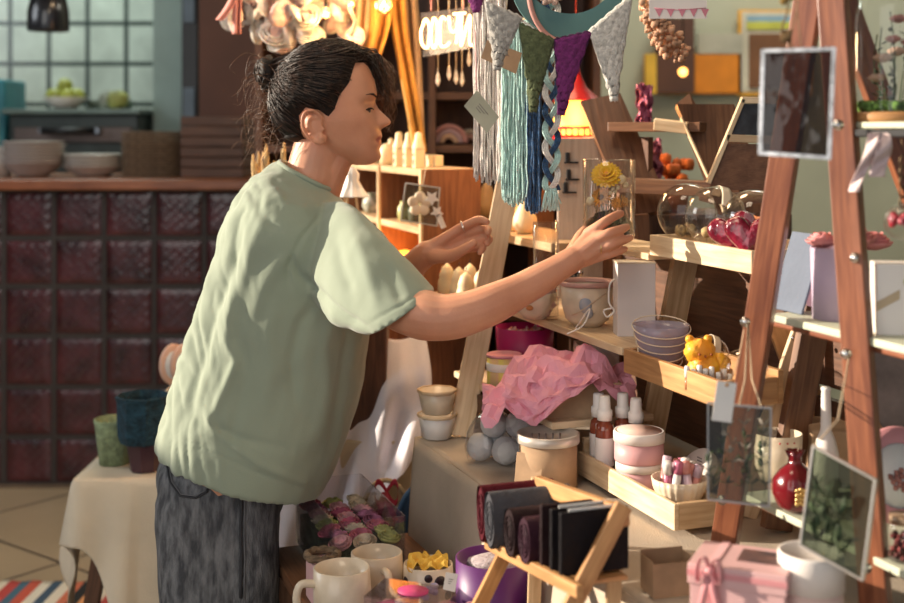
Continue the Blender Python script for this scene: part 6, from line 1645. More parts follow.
b.bar(P(438, 214, 2.835), P(444, 228, 2.835), .012, .003, up=V((0, 1, 0))); b.make('white_stars', M_WHITE, t, world=True)
b = MB(); b.tube([P(423, 186, 2.85), P(427, 160, 2.88)], .0009, 4); b.make('cord', M_CREAM, t, world=True)
# amber lamp
t = thing('amber_dome_lamp', 'glowing amber dome lamp on the lower board of the crate shelf', 'lamp', at_px(405, 1.06, .99))
b = MB(); b.lathe([(0, .062), (.020, .058), (.034, .040), (.040, .012), (.036, 0), (0, 0)], n=32); b.make('lamp_dome', emis('salt_lamp_glow', (1.0, .36, .05), 3.0), t)
b = MB(); b.lathe([(0, 0), (.043, 0), (.043, .006), (0, .006)], n=32); b.make('lamp_base', W_DARK, t)
light('dome_lamp_light', 'POINT', t.location + V((-.04, -.09, .05)), 1.6, (1, .42, .1), .04)
# white lace doll dress on little wooden legs
t = thing('lace_dress', 'white lace doll dress on a small wooden stand behind the woman\'s neck', 'doll dress', P(352, 212, 2.80))
b = MB(); b.lathe([(.006, .10), (.016, .085), (.014, .07), (.030, .040), (.036, .034), (.034, .036), (.012, .07), (0, .09)], n=40, wob=lambda a, z: 1 + .08 * math.cos(a * 9)); b.make('dress', M_WHITE, t)
t.location.z = P(352, 212, 2.8).z
b = MB()
for x in (-.012, .012): b.bar((x * .5, 0, .06), (x * 1.8, 0, -.075), .008, .006)
b.make('stand_legs', W_PALE, t)
b = MB(); b.box((0, 0, -.078), (.09, .07, .008)); b.make('stand_foot', W_PALE, t)
boxthing('side_cabinet', 'narrow dark cabinet supporting the lace dress stand', 'cabinet', V((P(352, 0, 2.8).x, 2.80, 0)), (.16, .12, t.location.z - .083), W_DARK)
# dried grass bunch
t = thing('dried_grass', 'bunch of tan dried grass in a tall floor vase behind the woman\'s shoulder', 'dried grass', V((P(272, 0, 2.95).x, 2.95, 0)))
b = MB(); b.lathe([(0, 0), (.06, 0), (.08, .3), (.05, .7), (.055, .76), (.045, .76), (.04, .7), (0, .68)], n=32); b.make('vase', W_WAL if False else mat('brown_vase', (.12, .06, .035), .5), t)
M_STRAW = mat('tan_dried_grass', (.56, .36, .16), .85, var=.2, scale=40, bump=.5, bscale=90)
for k in range(16):
    a = k * 2.4; q = .008 + .05 * rnd.random(); tip = P(rnd.uniform(250, 296), rnd.uniform(142, 172), 2.95 + .03 * math.sin(a)) - t.location
    b = MB(); pts = cr([(q * .3 * math.cos(a), q * .3 * math.sin(a), .70), (tip.x * .4, tip.y * .4, 1.0), tip], 8)
    b.tube(pts, lambda s_: .0018 if s_ < .62 else .0018 + .0062 * math.sin((s_ - .62) / .38 * PI) ** .6, 8); b.make('stem', M_STRAW, t)

# second shelf: pears and stone soaps
sh2 = thing('back_shelf', 'pine wall shelf unit with pear candles behind the leaning pine post', 'shelf', SH(1.15, 2.9), RZ)
def sb(name, X0, Y0, Y1, z, w, th, m):
    a, c = SH(X0, Y0, 0, z), SH(X0, Y1, 0, z); b = MB(); b.box(None, ((c - a).length, w, th), M=Matrix.Translation((a + c) / 2 + NX * w / 2 - V((0, 0, th / 2))) @ Matrix.Rotation(RZ, 4, 'Z'), bev=.001); b.make(name, m, sh2, world=True)
z2, z3 = 1.128, .985
sb('shelf_board', 1.15, 2.62, 3.1, z2, .16, .018, W_PINE); sb('shelf_board', .985, 2.64, 3.0, z3, .33, .016, W_PINE)
for Y in (2.64, 3.08):
    b = MB(); p = SH(1.30, Y); b.box(None, (.02, .06, z2 + .25), M=Matrix.Translation(p + V((0, 0, (z2 - .02) / 2)) + NX * .03) @ Matrix.Rotation(RZ, 4, 'Z')); b.make('post', W_WAL, sh2, world=True)
b = MB(); b.box(None, (.46, .012, .7), M=Matrix.Translation(SH(1.37, 2.86, .0, 1.0)) @ Matrix.Rotation(RZ, 4, 'Z')); b.make('back_panel', W_DARK, sh2, world=True)
for Y in (2.66, 2.98): b = MB(); b.box(None, (.02, .02, z3 - .017), M=Matrix.Translation(SH(1.0, Y, .01, (z3 - .017) / 2))); b.make('leg', W_PINE, sh2, world=True)
for k, (px, x0, s_, lab) in enumerate(((513, 1.20, 1.0, 'cream pear shaped candle, left one beside the pine post'), (525, 1.20, 1.08, 'cream pear shaped candle, right one below the navy tassel'), (487, 1.28, 1.25, 'large tan pear shaped gourd behind the pine post'))):
    o = MB().lathe([(0, 0), (.016, .001), (.026, .018), (.025, .034), (.015, .056), (.012, .068), (.006, .078), (0, .079)], n=32).make('pear_candle', M_CANDLE if k < 2 else mat('tan_gourd', (.42, .25, .11), .6)); o.location = at_px(px, x0, z2); o.scale = (s_,) * 3; tag(o, lab, 'candle' if k < 2 else 'gourd')
o = MB().ball((0, 0, .022), .04, 24, sc_=(1.25, .8, .58), wob=.15).make('stone_soap', mat('grey_cream_stone', (.50, .44, .36), .5)); o.location = at_px(516, 1.13, z3 + .001); o.rotation_euler = (0, 0, .3); tag(o, 'grey cream rounded stone lying under the pear candles', 'stone')
for k, (px, w_, lab) in enumerate(((447, .0, 'far left'), (459, .0, 'second'), (470, .05, 'behind in the middle'), (452, .07, 'behind at the left'), (481, .03, 'nearest the pine post'), (466, -.02, 'foremost'))):
    t = thing('gnome_candle', 'cream cone topped candle, %s of the group below the left hand' % lab, 'candle', at_px(px, 1.01 + w_, z3 + .001), 0, 'cone topped candles below the left hand')
    b = MB(); b.lathe([(0, 0), (.019, 0), (.021, .02), (.020, .038), (.017, .046), (.018, .050), (.012, .068), (0, .080)], n=28); b.make('candle_body', M_CANDLE, t)
    b = MB(); b.tube([(0, 0, .079), (.001, 0, .088)], .001, 5); b.make('wick', M_BLACK, t)
t = thing('silver_candle_cup', 'small silver cup beside the cone topped candles', 'cup', at_px(467, .985, z3 + .001))
b = MB(); b.lathe([(0, 0), (.014, 0), (.016, .028), (.014, .028), (.012, .004), (0, .004)], n=24); b.make('cup_body', M_CHROME, t)
b = MB(); b.ball((0, 0, .028), .010, 12); b.make('wax', M_WHITE, t)
# glass cup with pink flowers and crystal flowers on the upper stall board
sA = S(-.10, .30, ZA)
t = thing('flower_glass', 'glass cylinder filled with pink dried flowers behind the woman\'s forearm', 'glass', P(546, 274, 2.42) )
t.location.z = ZA; zc_ = P(0, 222, 2.42).z - ZA
b = MB(); b.lathe([(0, .001), (.024, .001), (.025, .004), (.025, zc_), (.0235, zc_), (.0235, .006), (0, .006)], n=36); b.make('glass_cylinder', GL, t)
b = MB(); 
for k in range(26): a = k * 2.4; q = .019 * math.sqrt((k % 9) / 9); b.ball((q * math.cos(a), q * math.sin(a), .012 + .0035 * k), .0075, 8, wob=.7)
b.make('dried_flowers', mat('magenta_dried', (.46, .10, .20), .8, var=.4, scale=60, c2=(.60, .42, .36)), t)
t = thing('crystal_flower', 'silver crystal flower bunch beside the pink flower glass', 'flower', V((P(570, 0, 2.43).x, 2.43, ZA)))
for k in range(14):
    a = k * 2.4; q = .020 * math.sqrt(k / 14); b = MB(); b.tube([(0, 0, .0), (q * math.cos(a), q * math.sin(a), .07 + .004 * (k % 5))], .0007, 4); b.ball((q * math.cos(a), q * math.sin(a), .078 + .004 * (k % 5)), .008, 8, wob=.6); b.make('flower', M_CHROME if k % 2 else mat('dark_silver', (.12, .12, .13), .25, metal=.8), t)
# white clip board standing at the back
t = thing('white_board', 'whitewashed board with black clips standing behind the flower jar', 'board', V((P(580, 0, 2.72).x, 2.72, 1.0)))
zt_, zb_ = P(0, 138, 2.72).z - 1.0, -.014
b = MB(); b.box((0, .0, (zt_ + zb_) / 2), (.098, .014, zt_ - zb_), bev=.002); b.make('board', wood('whitewashed_wood', (.46, .38, .32), (.60, .52, .45), .7), t)
for px, py in ((568, 158), (569, 175), (566, 188)): b = MB(); q = P(px, py, 2.70) - t.location; b.box((q.x, -.011, q.z), (.010, .008, .024), bev=.002); b.box((q.x + .008, -.011, q.z - .010), (.03, .006, .004)); b.make('clip', M_BLACK, t)
# the jar she holds
t = thing('flower_jar', 'clear glass cylinder with yellow dried flowers and moss held by the woman', 'jar', P(609, 236, 2.205))
hj = P(0, 160, 2.205).z - P(0, 236, 2.205).z; rj = .046
b = MB(); b.lathe([(0, .0), (rj * .96, .0), (rj, .003), (rj, hj), (rj - .002, hj + .001), (rj - .003, hj), (rj - .003, .005), (0, .005)], n=56); b.make('glass_cylinder', GL, t)
b = MB(); b.lathe([(0, .0055), (rj * .9, .0055), (rj * .9, .009), (0, .010)], n=32)
for k in range(70): a = k * 2.4; q = .036 * math.sqrt(k / 70); b.ball((q * math.cos(a), q * math.sin(a), .012 + .022 * (1 - (q / .036) ** 2) + .004 * rnd.random()), .009, 8, wob=.6)
b.make('moss', mat('dark_moss', (.028, .045, .016), .95, var=.4, scale=120, bump=.8, bscale=200), t)
def daisy(c, r, m, core, tilt, pet=22, lay=4):
    b = MB(); Rm = Matrix.Translation(V(c)) @ Matrix.Rotation(tilt[0], 4, 'X') @ Matrix.Rotation(tilt[1], 4, 'Y')
    for L in range(lay):
        for k in range(pet):
            a = (k + .5 * L) / pet * 2 * PI; el = R(5 + 19 * L)
            M = Rm @ Matrix.Rotation(a, 4, 'Z') @ Matrix.Rotation(-el, 4, 'Y') @ Matrix.Translation((r * .58 * (1 - .14 * L), 0, 0)) @ Matrix.Diagonal((r * .42, r * .15, r * .04, 1)); b.ball(None, 1, 8, M=M)
    b.make('flower_petals', m, t); b = MB(); b.ball(None, 1, 12, M=Rm @ Matrix.Translation((0, 0, r * .12)) @ Matrix.Diagonal((r * .30, r * .30, r * .2, 1))); b.make('flower_centre', core, t)
M_YF, M_OF = mat('yellow_petals', (.82, .50, .02), .7, var=.08, scale=60), mat('orange_petals_dry', (.62, .28, .04), .7, var=.2, scale=60)
daisy((-.006, -.012, .106), .029, M_YF, M_OF, (R(50), R(-8)))
daisy((-.016, -.018, .068), .019, M_OF, mat('brown_core', (.16, .07, .02), .8), (R(60), R(-20)), 14, 2); daisy((.010, -.022, .058), .012, M_OF, M_OF, (R(70), R(15)), 12, 2)
daisy((.024, .004, .060), .014, M_OF, M_OF, (R(50), R(30)), 12, 2); daisy((-.006, .018, .075), .014, M_OF, M_OF, (R(30), R(0)), 12, 2)
M_BUD = mat('cream_buds', (.66, .56, .36), .7, var=.1)
b = MB()
for c, r in (((.020, -.016, .100), .0085), ((.028, -.006, .090), .006), ((-.034, -.018, .062), .0085), ((.004, -.024, .084), .004), ((.008, -.022, .080), .004), ((.0, -.025, .077), .004), ((.013, -.02, .086), .004), ((-.002, -.02, .088), .0035)): b.ball(c, r, 10, wob=.3)
b.make('buds', M_BUD, t)
b = MB()
for k in range(34): a = k * 2.4; q = .030 * math.sqrt(k / 34); h_ = .05 + .05 * rnd.random(); b.tube(cr([(q * .5 * math.cos(a), q * .5 * math.sin(a), .015), (q * math.cos(a), q * math.sin(a), h_ * .7), (q * 1.05 * math.cos(a + .2), q * 1.05 * math.sin(a + .2), h_)], 4), .0006, 4)
b.make('stems', mat('dry_green_stem', (.16, .14, .05), .8), t)
# walnut rack behind (leaning the other way)
wr = thing('walnut_rack', 'dark walnut display rack with broad leaning planks behind the stepped rack', 'rack', V((P(680, 0, 2.7).x, 2.72, 0)))
def wp(name, q, Y0, Y1, th, m):
    pts = [P(x, y, Y0 if i in (0, 1) else Y1) for i, (x, y) in enumerate(q)]; n = (pts[1] - pts[0]).cross(pts[3] - pts[0]).normalized(); b = MB()
    vs = [[b.bm.verts.new(p + n * s_) for p in pts] for s_ in (-th / 2, th / 2)]; k = len(pts); fs = [b.face(vs[0][::-1]), b.face(vs[1])]
    for i in range(k): fs.append(b.face([vs[0][i], vs[0][(i + 1) % k], vs[1][(i + 1) % k], vs[1][i]]))
    u = (pts[2] - pts[1]).normalized(); w_ = (pts[1] - pts[0]).normalized()
    for f in fs:
        if f:
            for l in f.loops: l[b.uv].uv = (l.vert.co.dot(u), l.vert.co.dot(w_))
    b.make(name, m, wr, world=True)
wp('side_plank', [(580, 103), (620, 95), (672, 212), (628, 216)], 2.72, 2.62, .022, W_WAL)
wp('side_plank', [(676, 106), (690, 95), (720, 95), (733, 108), (752, 210), (716, 205)][:2] + [(758, 216), (718, 216)], 2.62, 2.52, .022, W_WAL)
wp('side_plank', [(676, 106), (733, 106), (772, 214), (722, 214)], 2.60, 2.52, .022, W_WAL)
b = MB(); b.bar(P(612, 127, 2.66), P(704, 127, 2.56), .05, .020, up=V((0, 0, 1))); b.make('cross_board', W_WAL, wr, world=True)
b = MB(); b.bar(P(654, 124, 2.575), P(688, 128, 2.552), .024, .012, up=V((0, 1, .3))); b.make('cross_board', W_PALE, wr, world=True)
b = MB(); b.bar(P(600, 184, 2.60), P(742, 190, 2.50), .06, .030, up=V((0, 0, 1))); b.make('cross_board', W_WAL, wr, world=True)
b = MB(); b.bar(P(681, 118, 2.56), P(724, 212, 2.50), .004, .020, up=V((0, 1, 0))); b.make('pale_edge', W_PALE, wr, world=True)
for px, Y in ((640, 2.60), (745, 2.50)): p = P(px, 214, Y); b = MB(); b.bar(p, V((p.x + .03, p.y, TZ + .004)), .035, .02, up=V((0, 1, 0))); b.make('leg', W_WAL, wr, world=True)
# framed chalkboard
t = thing('chalkboard_sign', 'small pale framed chalkboard standing behind the foil edged frame', 'sign', P(740, 200, 2.35))
def wb(name, a, c, w, d, m): b = MB(); b.bar(P(*a, 2.35), P(*c, 2.35), w, d, up=V((0, 1, 0)), bev=.001); b.make(name, m, t, world=True)
wb('frame_bar', (743, 99), (708, 183), .008, .016, W_PALE); wb('frame_bar', (741, 100), (775, 101), .012, .016, W_PALE); wb('frame_bar', (726, 138), (775, 140), .014, .016, W_PALE); wb('frame_bar', (778, 100), (776, 196), .008, .016, W_PALE)
b = MB(); pts = [P(x, y, 2.353) for x, y in ((742, 104), (776, 104), (776, 136), (729, 134))]; b.grid(lambda u, v: pts[0].lerp(pts[1], u).lerp(pts[3].lerp(pts[2], u), v), 2, 2, .004, smooth=False); b.make('slate', mat('slate_black', (.035, .04, .05), .6, var=.3, scale=30), t, world=True)
b = MB(); pts = [P(x, y, 2.357) for x, y in ((724, 144), (776, 144), (776, 190), (708, 190))]; b.grid(lambda u, v: pts[0].lerp(pts[1], u).lerp(pts[3].lerp(pts[2], u), v), 2, 2, .006, smooth=False); b.make('lower_panel', W_WAL, t, world=True)
b = MB(); b.box(P(742, 198, 2.38), (.14, .12, .016)); b.make('foot_board', W_DARK, t, world=True)
# pink tissue and orange flowers between
for k, (x0, y0, x1, y1, c, lab) in enumerate(((636, 84, 652, 128, (.42, .12, .22), 'crumpled mauve tissue paper poking up behind the walnut rack'), (640, 140, 662, 186, (.38, .12, .18), 'mauve tissue paper behind the walnut rack planks'))):
    b = MB(); b.grid(lambda u, v: P(lerp(x0, x1, u) + 5 * noise.noise(V((u * 3, v * 4, k))), lerp(y1, y0, v) + 6 * noise.noise(V((u * 5, 3, k))), 2.86 + .03 * noise.noise(V((u * 6, v * 6, 4)))), 12, 16, .0008, smooth=False)
    o = b.make('tissue_paper', mat('mauve_tissue%d' % k, c, .7)); tag(o, lab, 'tissue paper')
t = thing('orange_flower_pot', 'blurred orange flowers in a pot seen between the walnut planks', 'flower pot', V((P(674, 0, 2.95).x, 2.95, P(0, 186, 2.95).z - .06)))
b = MB(); b.lathe([(0, 0), (.03, 0), (.036, .06), (0, .06)], n=24); b.make('pot', mat('terracotta', (.35, .12, .06), .7), t)
b = MB()
for k in range(14): a = k * 2.4; q = .012 * math.sqrt(k); b.ball((q * .8 * math.cos(a), q * .8 * math.sin(a), .075 + .012 * (k % 5)), .015, 8, wob=.6)
b.make('blooms', mat('orange_bloom', (.62, .16, .03), .7, var=.2, scale=40), t)
st = boxthing('display_plinth', 'dark plinth cabinet behind the stall rack carrying pots and the board', 'cabinet', V((P(640, 0, 3.0).x + .08, 2.985, 0)), (.50, .22, t.location.z - .001), W_DARK)
# wall pictures
def pic(name, lab, x0, y0, x1, y1, parts, Y=5.36):
    c = P((x0 + x1) / 2, (y0 + y1) / 2, Y); t = thing(name, lab, 'picture', c)
    for i, (nm, a0, b0, a1, b1, cc) in enumerate(parts):
        p, q = P(a0, b0, Y), P(a1, b1, Y); b = MB(); b.box(((p.x + q.x) / 2, Y - .003 * i, (p.z + q.z) / 2), (abs(q.x - p.x), .02, abs(p.z - q.z)), bev=.001); b.make(nm, mat(nm + '_%d%d' % (x0, i), cc, .6, var=.12, scale=6), t, world=True)
    return t
pic('orange_poster', 'bright orange poster on the pale green wall', 644, 54, 742, 94, [('poster_sheet', 644, 54, 742, 94, (.78, .30, .03)), ('orange_panel', 694, 55, 738, 93, (.72, .25, .02)), ('pale_strip', 697, 34, 742, 54, (.44, .44, .36))])
pic('landscape_picture', 'framed picture with blue and yellow bands beside the orange poster', 738, 12, 812, 96, [('frame', 738, 10, 812, 96, (.80, .42, .05)), ('mount', 741, 12, 806, 92, (.62, .60, .48)), ('sky_band', 746, 16, 800, 22, (.25, .42, .55)), ('field_band', 746, 22, 800, 30, (.55, .58, .10)), ('dark_motif', 748, 34, 800, 88, (.20, .09, .04))])
pic('dark_wall_panel', 'dark brown tall panel with a lamp glow on the green wall', 648, 20, 694, 94, [('panel', 655, 18, 694, 93, (.10, .045, .03)), ('yellow_edge', 645, 54, 656, 94, (.75, .48, .06))], 5.33)
t = thing('light_bulb', 'small round warm bulb glowing before the dark wall panel', 'bulb', P(683, 72, 5.15)); b = MB(); b.ball((0, 0, 0), .018, 12); b.make('bulb_glass', emis('small_orange_glow', (1, .45, .1), 6), t); b = MB(); b.tube([(0, 0, .016), (0, 0, 3.4 - t.location.z)], .003, 5); b.make('cord', M_BLACK, t)
# dried pinkish flower cluster at upper right
t = thing('dried_flower_bunch', 'hanging bunch of peach dried flowers at the upper middle right', 'dried flowers', P(664, 40, 2.5))
b = MB()
for k in range(220):
    u = rnd.random(); b.ball(P(lerp(643, 678, u) + rnd.uniform(-11, 11) * (.4 + u), lerp(8, 56, u) + rnd.uniform(-10, 10), 2.5 + rnd.uniform(-.03, .03)), rnd.uniform(.003, .008), 8, wob=.8)
b.make('blooms', mat('peach_dried', (.58, .34, .22), .85, var=.2, scale=40), t, world=True)
b = MB(); b.tube(cr([P(664, 34, 2.5), P(648, 10, 2.5), P(636, -60, 2.42)], 6), .004, 6); b.make('stem', W_PINE, t, world=True)

# ------------------------------------------------------------------ lower left: bench with cloth and felt pots
bt = thing('low_bench', 'low wooden bench with dark splayed legs under the cream cloth', 'bench', V((-.56, 3.12, 0)))
BZ = .545
b = MB(); b.box((0, 0, BZ - .02), (.62, .34, .03)); b.make('bench_top', W_PINE, bt)
for x, y, dx, m in ((-.27, -.13, -.07, W_DARK), (-.20, .13, -.03, W_PINE), (.26, -.13, .05, W_DARK), (.26, .13, .05, W_DARK)):
    b = MB(); b.bar((x + .02, y, BZ - .036), (x + dx, y, 0), .035, .03, up=V((0, 1, 0))); b.make('leg', m, bt)
b = MB(); M_CLC = mat('cream_cotton_cloth', (.70, .60, .46), .92, var=.04, scale=8, bump=.25, bscale=300)
xa, xb, ya, yb = -.885, -.24, 2.94, 3.30
b.grid(lambda u, v: (lerp(xa, xb, u), lerp(ya, yb, v), BZ + .001 + .002 * noise.noise(V((u * 8, v * 6, 1)))), 40, 20, .004)
cloth_drop(b, [(xa, yb), (xa, ya), (xb, ya)], BZ + .001, .20, .032, 24, seed=3, flare=.05, hem=lambda u: .10 * math.sin(u * 21) + (-.06 if u > .5 else .10))
o = b.make('bench_cloth', M_CLC); tag(o, 'cream cotton cloth hanging in folds over the low bench at left', 'tablecloth')
t = thing('felt_basket', 'light green felt basket at the left end of the cream cloth', 'basket', V((P(112, 0, 3.06).x, 3.08, BZ + .003)))
b = MB(); b.lathe([(0, 0), (.036, 0), (.046, .085), (.050, .108), (.046, .110), (.040, .08), (.03, .006), (0, .006)], n=40, wob=lambda a, z: 1 + .02 * math.sin(a * 5)); b.make('basket_body', mat('light_green_felt', (.30, .38, .22), .95, var=.15, scale=50, bump=1, bscale=130), t)
t = thing('plum_pot', 'dark plum pot under the navy felt basket', 'pot', V((P(143, 0, 3.0).x, 3.02, BZ + .003)))
b = MB(); b.lathe([(0, 0), (.036, 0), (.046, .066), (0, .066)], n=8, smooth=False); b.make('pot_body', mat('plum_glaze', (.06, .025, .035), .4), t)
t2 = thing('felt_basket', 'faceted navy blue felt basket on the dark plum pot', 'basket', t.location + V((-.005, 0, .0665)), R(20))
b = MB(); b.lathe([(0, 0), (.052, 0), (.060, .02), (.062, .100), (.066, .112), (.062, .114), (.057, .1), (.05, .006), (0, .006)], n=8, smooth=False); b.make('basket_body', mat('navy_felt', (.015, .055, .085), .95, var=.25, scale=50, bump=1, bscale=130), t2)
t3 = boxthing('cream_box', 'cream box behind the navy basket carrying two round discs', 'box', V((P(186, 0, 3.14).x, 3.18, BZ + .003)), (.10, .10, .17), M_CREAM)
M_DISC = mat('peach_cream_disc', (.74, .46, .34), .6, var=.06)
for k, (px, lab) in enumerate(((171, 'peach cream round disc ornament behind the shirt, left one'), (182, 'peach cream round disc ornament behind the shirt, right one'))):
    t = thing('round_disc', lab, 'ornament', V((P(px, 0, 3.14).x, 3.17, BZ + .176)), R(25))
    b = MB(); Md = Matrix.Translation((0, 0, .052)) @ Matrix.Rotation(R(90), 4, 'X') @ Matrix.Rotation(R(8), 4, 'Y'); b.lathe([(0, -.008), (.046, -.008), (.052, -.004), (.052, .004), (.046, .008), (0, .008)], M=Md, n=40, sx=.72 ); b.make('disc_rim', M_DISC, t)
    b = MB(); b.lathe([(0, .0085), (.036, .0085), (.036, .0095), (0, .0095)], M=Md, n=40, sx=.72); b.make('disc_face', M_WHITE, t)
# draped white cloth over a chair, right of the woman
ch = thing('wooden_chair', 'narrow pine chair hidden under the white lilac sheet', 'chair', V((-.17, 2.79, 0)))
for x in (-.10, .07):
    b = MB(); b.box((x, .075, .44), (.026, .026, .88)); b.make('leg', W_PINE, ch); b = MB(); b.box((x, -.03, .20), (.026, .026, .40)); b.make('leg', W_PINE, ch)
b = MB(); b.box((-.015, .022, .415), (.20, .13, .028), bev=.004); b.make('seat', W_PINE, ch)
b = MB(); b.box((-.015, .075, .84), (.143, .02, .07), bev=.004); b.make('backrest', W_PINE, ch)
M_SHEET = mat('white_lilac_cotton', (.80, .75, .80), .92, var=.03, scale=6, bump=.2, bscale=300)
TL, TR, BLp, BRp = P(345, 330, 2.84), P(425, 334, 2.84), P(262, 566, 2.68), P(415, 452, 2.69)
def sheet(u, v):
    a = TL.lerp(TR, u); c = BLp.lerp(BRp, u ** .8); c.z -= .05 * math.sin(u * PI)
    p = a.lerp(c, v); p.x += .03 * math.sin(v * PI) * (u - .2)
    f = math.sin(u * 17 + v * 3) * .5 + math.sin(u * 31 - v * 5 + 1) * .25
    p.y += -.03 * math.sin(min(1, v * 2) * PI / 2) + .026 * f * (.25 + v) - .06 * math.exp(-((u - .75) / .25) ** 2 - ((v - .22) / .22) ** 2)
    p.z += .018 * math.cos(u * 5) * (1 - v)
    return p
b = MB(); b.grid(sheet, 90, 70, .004)
b.grid(lambda u, v: TL.lerp(TR, u) + V((0, .012 + .05 * v, .018 * math.cos(u * 5) - .34 * v ** 1.5)), 40, 16, .004)
o = b.make('draped_sheet', M_SHEET); tag(o, 'white lilac sheet draped in folds over the hidden chair', 'sheet')
boxthing('cream_cabinet', 'cream low cabinet behind the bags at the corner of the stall table', 'cabinet', V((P(352, 0, 2.74).x + .0, 2.735, 0)), (.27, .03, P(0, 446, 2.68).z), mat('cream_panel', (.62, .50, .34), .8, var=.05))

# ------------------------------------------------------------------ low table in front of the stall
lt = thing('low_table', 'low dark wooden table in front of the stall carrying mugs and boxes', 'table', S(.50, -.16, 0), RZ)
b = MB(); b.box((0, .008, LZ - .013), (1.04, .285, .024), bev=.003); b.make('tabletop', W_WAL, lt)
for x in (-.46, .46):
    for y in (-.12, .12): b = MB(); b.box((x, y, (LZ - .026) / 2), (.035, .035, LZ - .026)); b.make('leg', W_WAL, lt)
def mug(name, lab, p, r, h, m, ang, cat='mug', handle=True, wobk=.02):
    t = thing(name, lab, cat, p)
    b = MB(); b.lathe([(0, 0), (r * .8, 0), (r * .92, h * .12), (r, h * .5), (r * .97, h), (r * .91, h + .001), (r * .92, h * .5), (r * .8, .008), (0, .006)], n=44, wob=lambda a, z: 1 + wobk * math.sin(a * 3 + z * 40)); b.make('mug_body', m, t)
    if handle: b = MB(); mug_handle(b, r, h * .25, h * .78, .028, .0065, ang); b.make('handle', m, t)
    return t
mug('ceramic_mug', 'large cream handmade mug with handle at the front left of the low table', V((P(342, 0, 2.03).x, 2.03, LZ)), .047, .098, M_CREAM, R(200))
t = mug('ceramic_mug', 'cream handmade mug with white painted flower behind the foremost mug', V((P(377, 0, 2.15).x, 2.145, LZ)), .045, .084, mat('beige_ceramic', (.66, .54, .40), .4, var=.08, coat=.3), R(-70))
b = MB()
for k in range(6): a = k * PI / 3; b.ball((.014 + .009 * math.cos(a), -.0445, .035 + .007 * math.sin(a)), .0065, 8, sc_=(1, .4, 1))
b.make('painted_flower', M_WHITE, t)
t = mug('cow_planter', 'cream planter with dark cow spots and yellow cloth inside', V((P(428, 0, 2.13).x, 2.13, LZ)), .043, .070, M_CREAM, 0, 'planter', False)
b = MB()
for a, z, r in ((-150, .045, .010), (-120, .02, .009), (-60, .05, .011), (-35, .025, .009), (-88, .058, .007)): b = MB(); b.ball(None, 1, 12, M=Matrix.Rotation(R(a), 4, 'Z') @ Matrix.Translation((.0415, 0, z)) @ Matrix.Diagonal((.003, r, r, 1))); b.make('painted_spot', mat('dark_brown_glaze', (.03, .018, .022), .3), t)
b = MB(); b.grid(lambda u, v: (lerp(-.034, .034, u), lerp(-.034, .034, v), .074 + .014 * noise.noise(V((u * 6, v * 6, 9)))), 20, 20, .001, smooth=False); b.make('yellow_cloth', mat('yellow_cloth', (.72, .45, .06), .7), t)
b = MB()
for k in range(7): b.ball((.004 + .009 * math.cos(k), -.042, .036 + .010 * math.sin(k * 1.3)), .006, 8, sc_=(1, .5, 1))
b.make('lilac_flower', mat('lilac_petal', (.48, .42, .60), .6), t)
# acrylic box of flowers
t = thing('acrylic_flower_box', 'long clear acrylic box filled with pink roses behind the mugs', 'box', S(.105, -.170, LZ), RZ)
bl, bw_, bh = .290, .13, .120
for nm, c, sz in (('acrylic_panel', (0, -bw_ / 2, bh / 2), (bl, .003, bh)), ('acrylic_panel', (0, bw_ / 2, bh / 2), (bl, .003, bh)), ('acrylic_panel', (-bl / 2, 0, bh / 2), (.003, bw_ - .003, bh)), ('acrylic_panel', (bl / 2, 0, bh / 2), (.003, bw_ - .003, bh)), ('acrylic_bottom', (0, 0, .003), (bl, bw_, .003))):
    b = MB(); b.box(c, sz, bev=.0005); b.make(nm, GLA, t)
FC = [mat('deep_pink_rose', (.55, .12, .20), .75, var=.2, scale=50), mat('pale_pink_rose', (.68, .36, .38), .75, var=.2, scale=50), mat('lime_bloom', (.48, .50, .16), .75, var=.2, scale=50), mat('mauve_rose', (.40, .14, .24), .75, var=.2, scale=50), mat('cream_bloom', (.66, .55, .40), .75, var=.2, scale=50)]
protos = [rose(None, (0, 0, .016), .021, m_, 'preserved_rose', 3, 5) for m_ in FC]
k = 0
for i in range(8):
    for j in range(3):
        q = S(.105, -.170, LZ + .0055) + AX * (-.118 + i * .0335 + .006 * (j % 2)) + NX * (-.042 + j * .042) + V((0, 0, .052))
        ci = (i * 3 + j * 7 + (i * j) % 3) % 5; o = protos[ci] if (k == 0 and ci == 0) else protos[ci].copy()
        if o not in list(col.objects): col.objects.link(o)
        o.location = q; o.rotation_euler = (rnd.uniform(-.3, .3), rnd.uniform(-.3, .3), rnd.random() * 6)
        tag(o, ['deep pink', 'pale pink', 'lime green', 'mauve', 'cream'][ci] + ' preserved rose inside the long acrylic box', 'rose', 'preserved roses in the acrylic box'); k += 1
b = MB(); b.box((0, 0, .030), (bl - .012, bw_ - .012, .048)); b.make('green_filling', M_SPRIG, t)
used = {o.data for o in col.objects if o.get('group') == 'preserved roses in the acrylic box'}
for p_ in protos:
    if 'group' not in p_: bpy.data.objects.remove(p_)
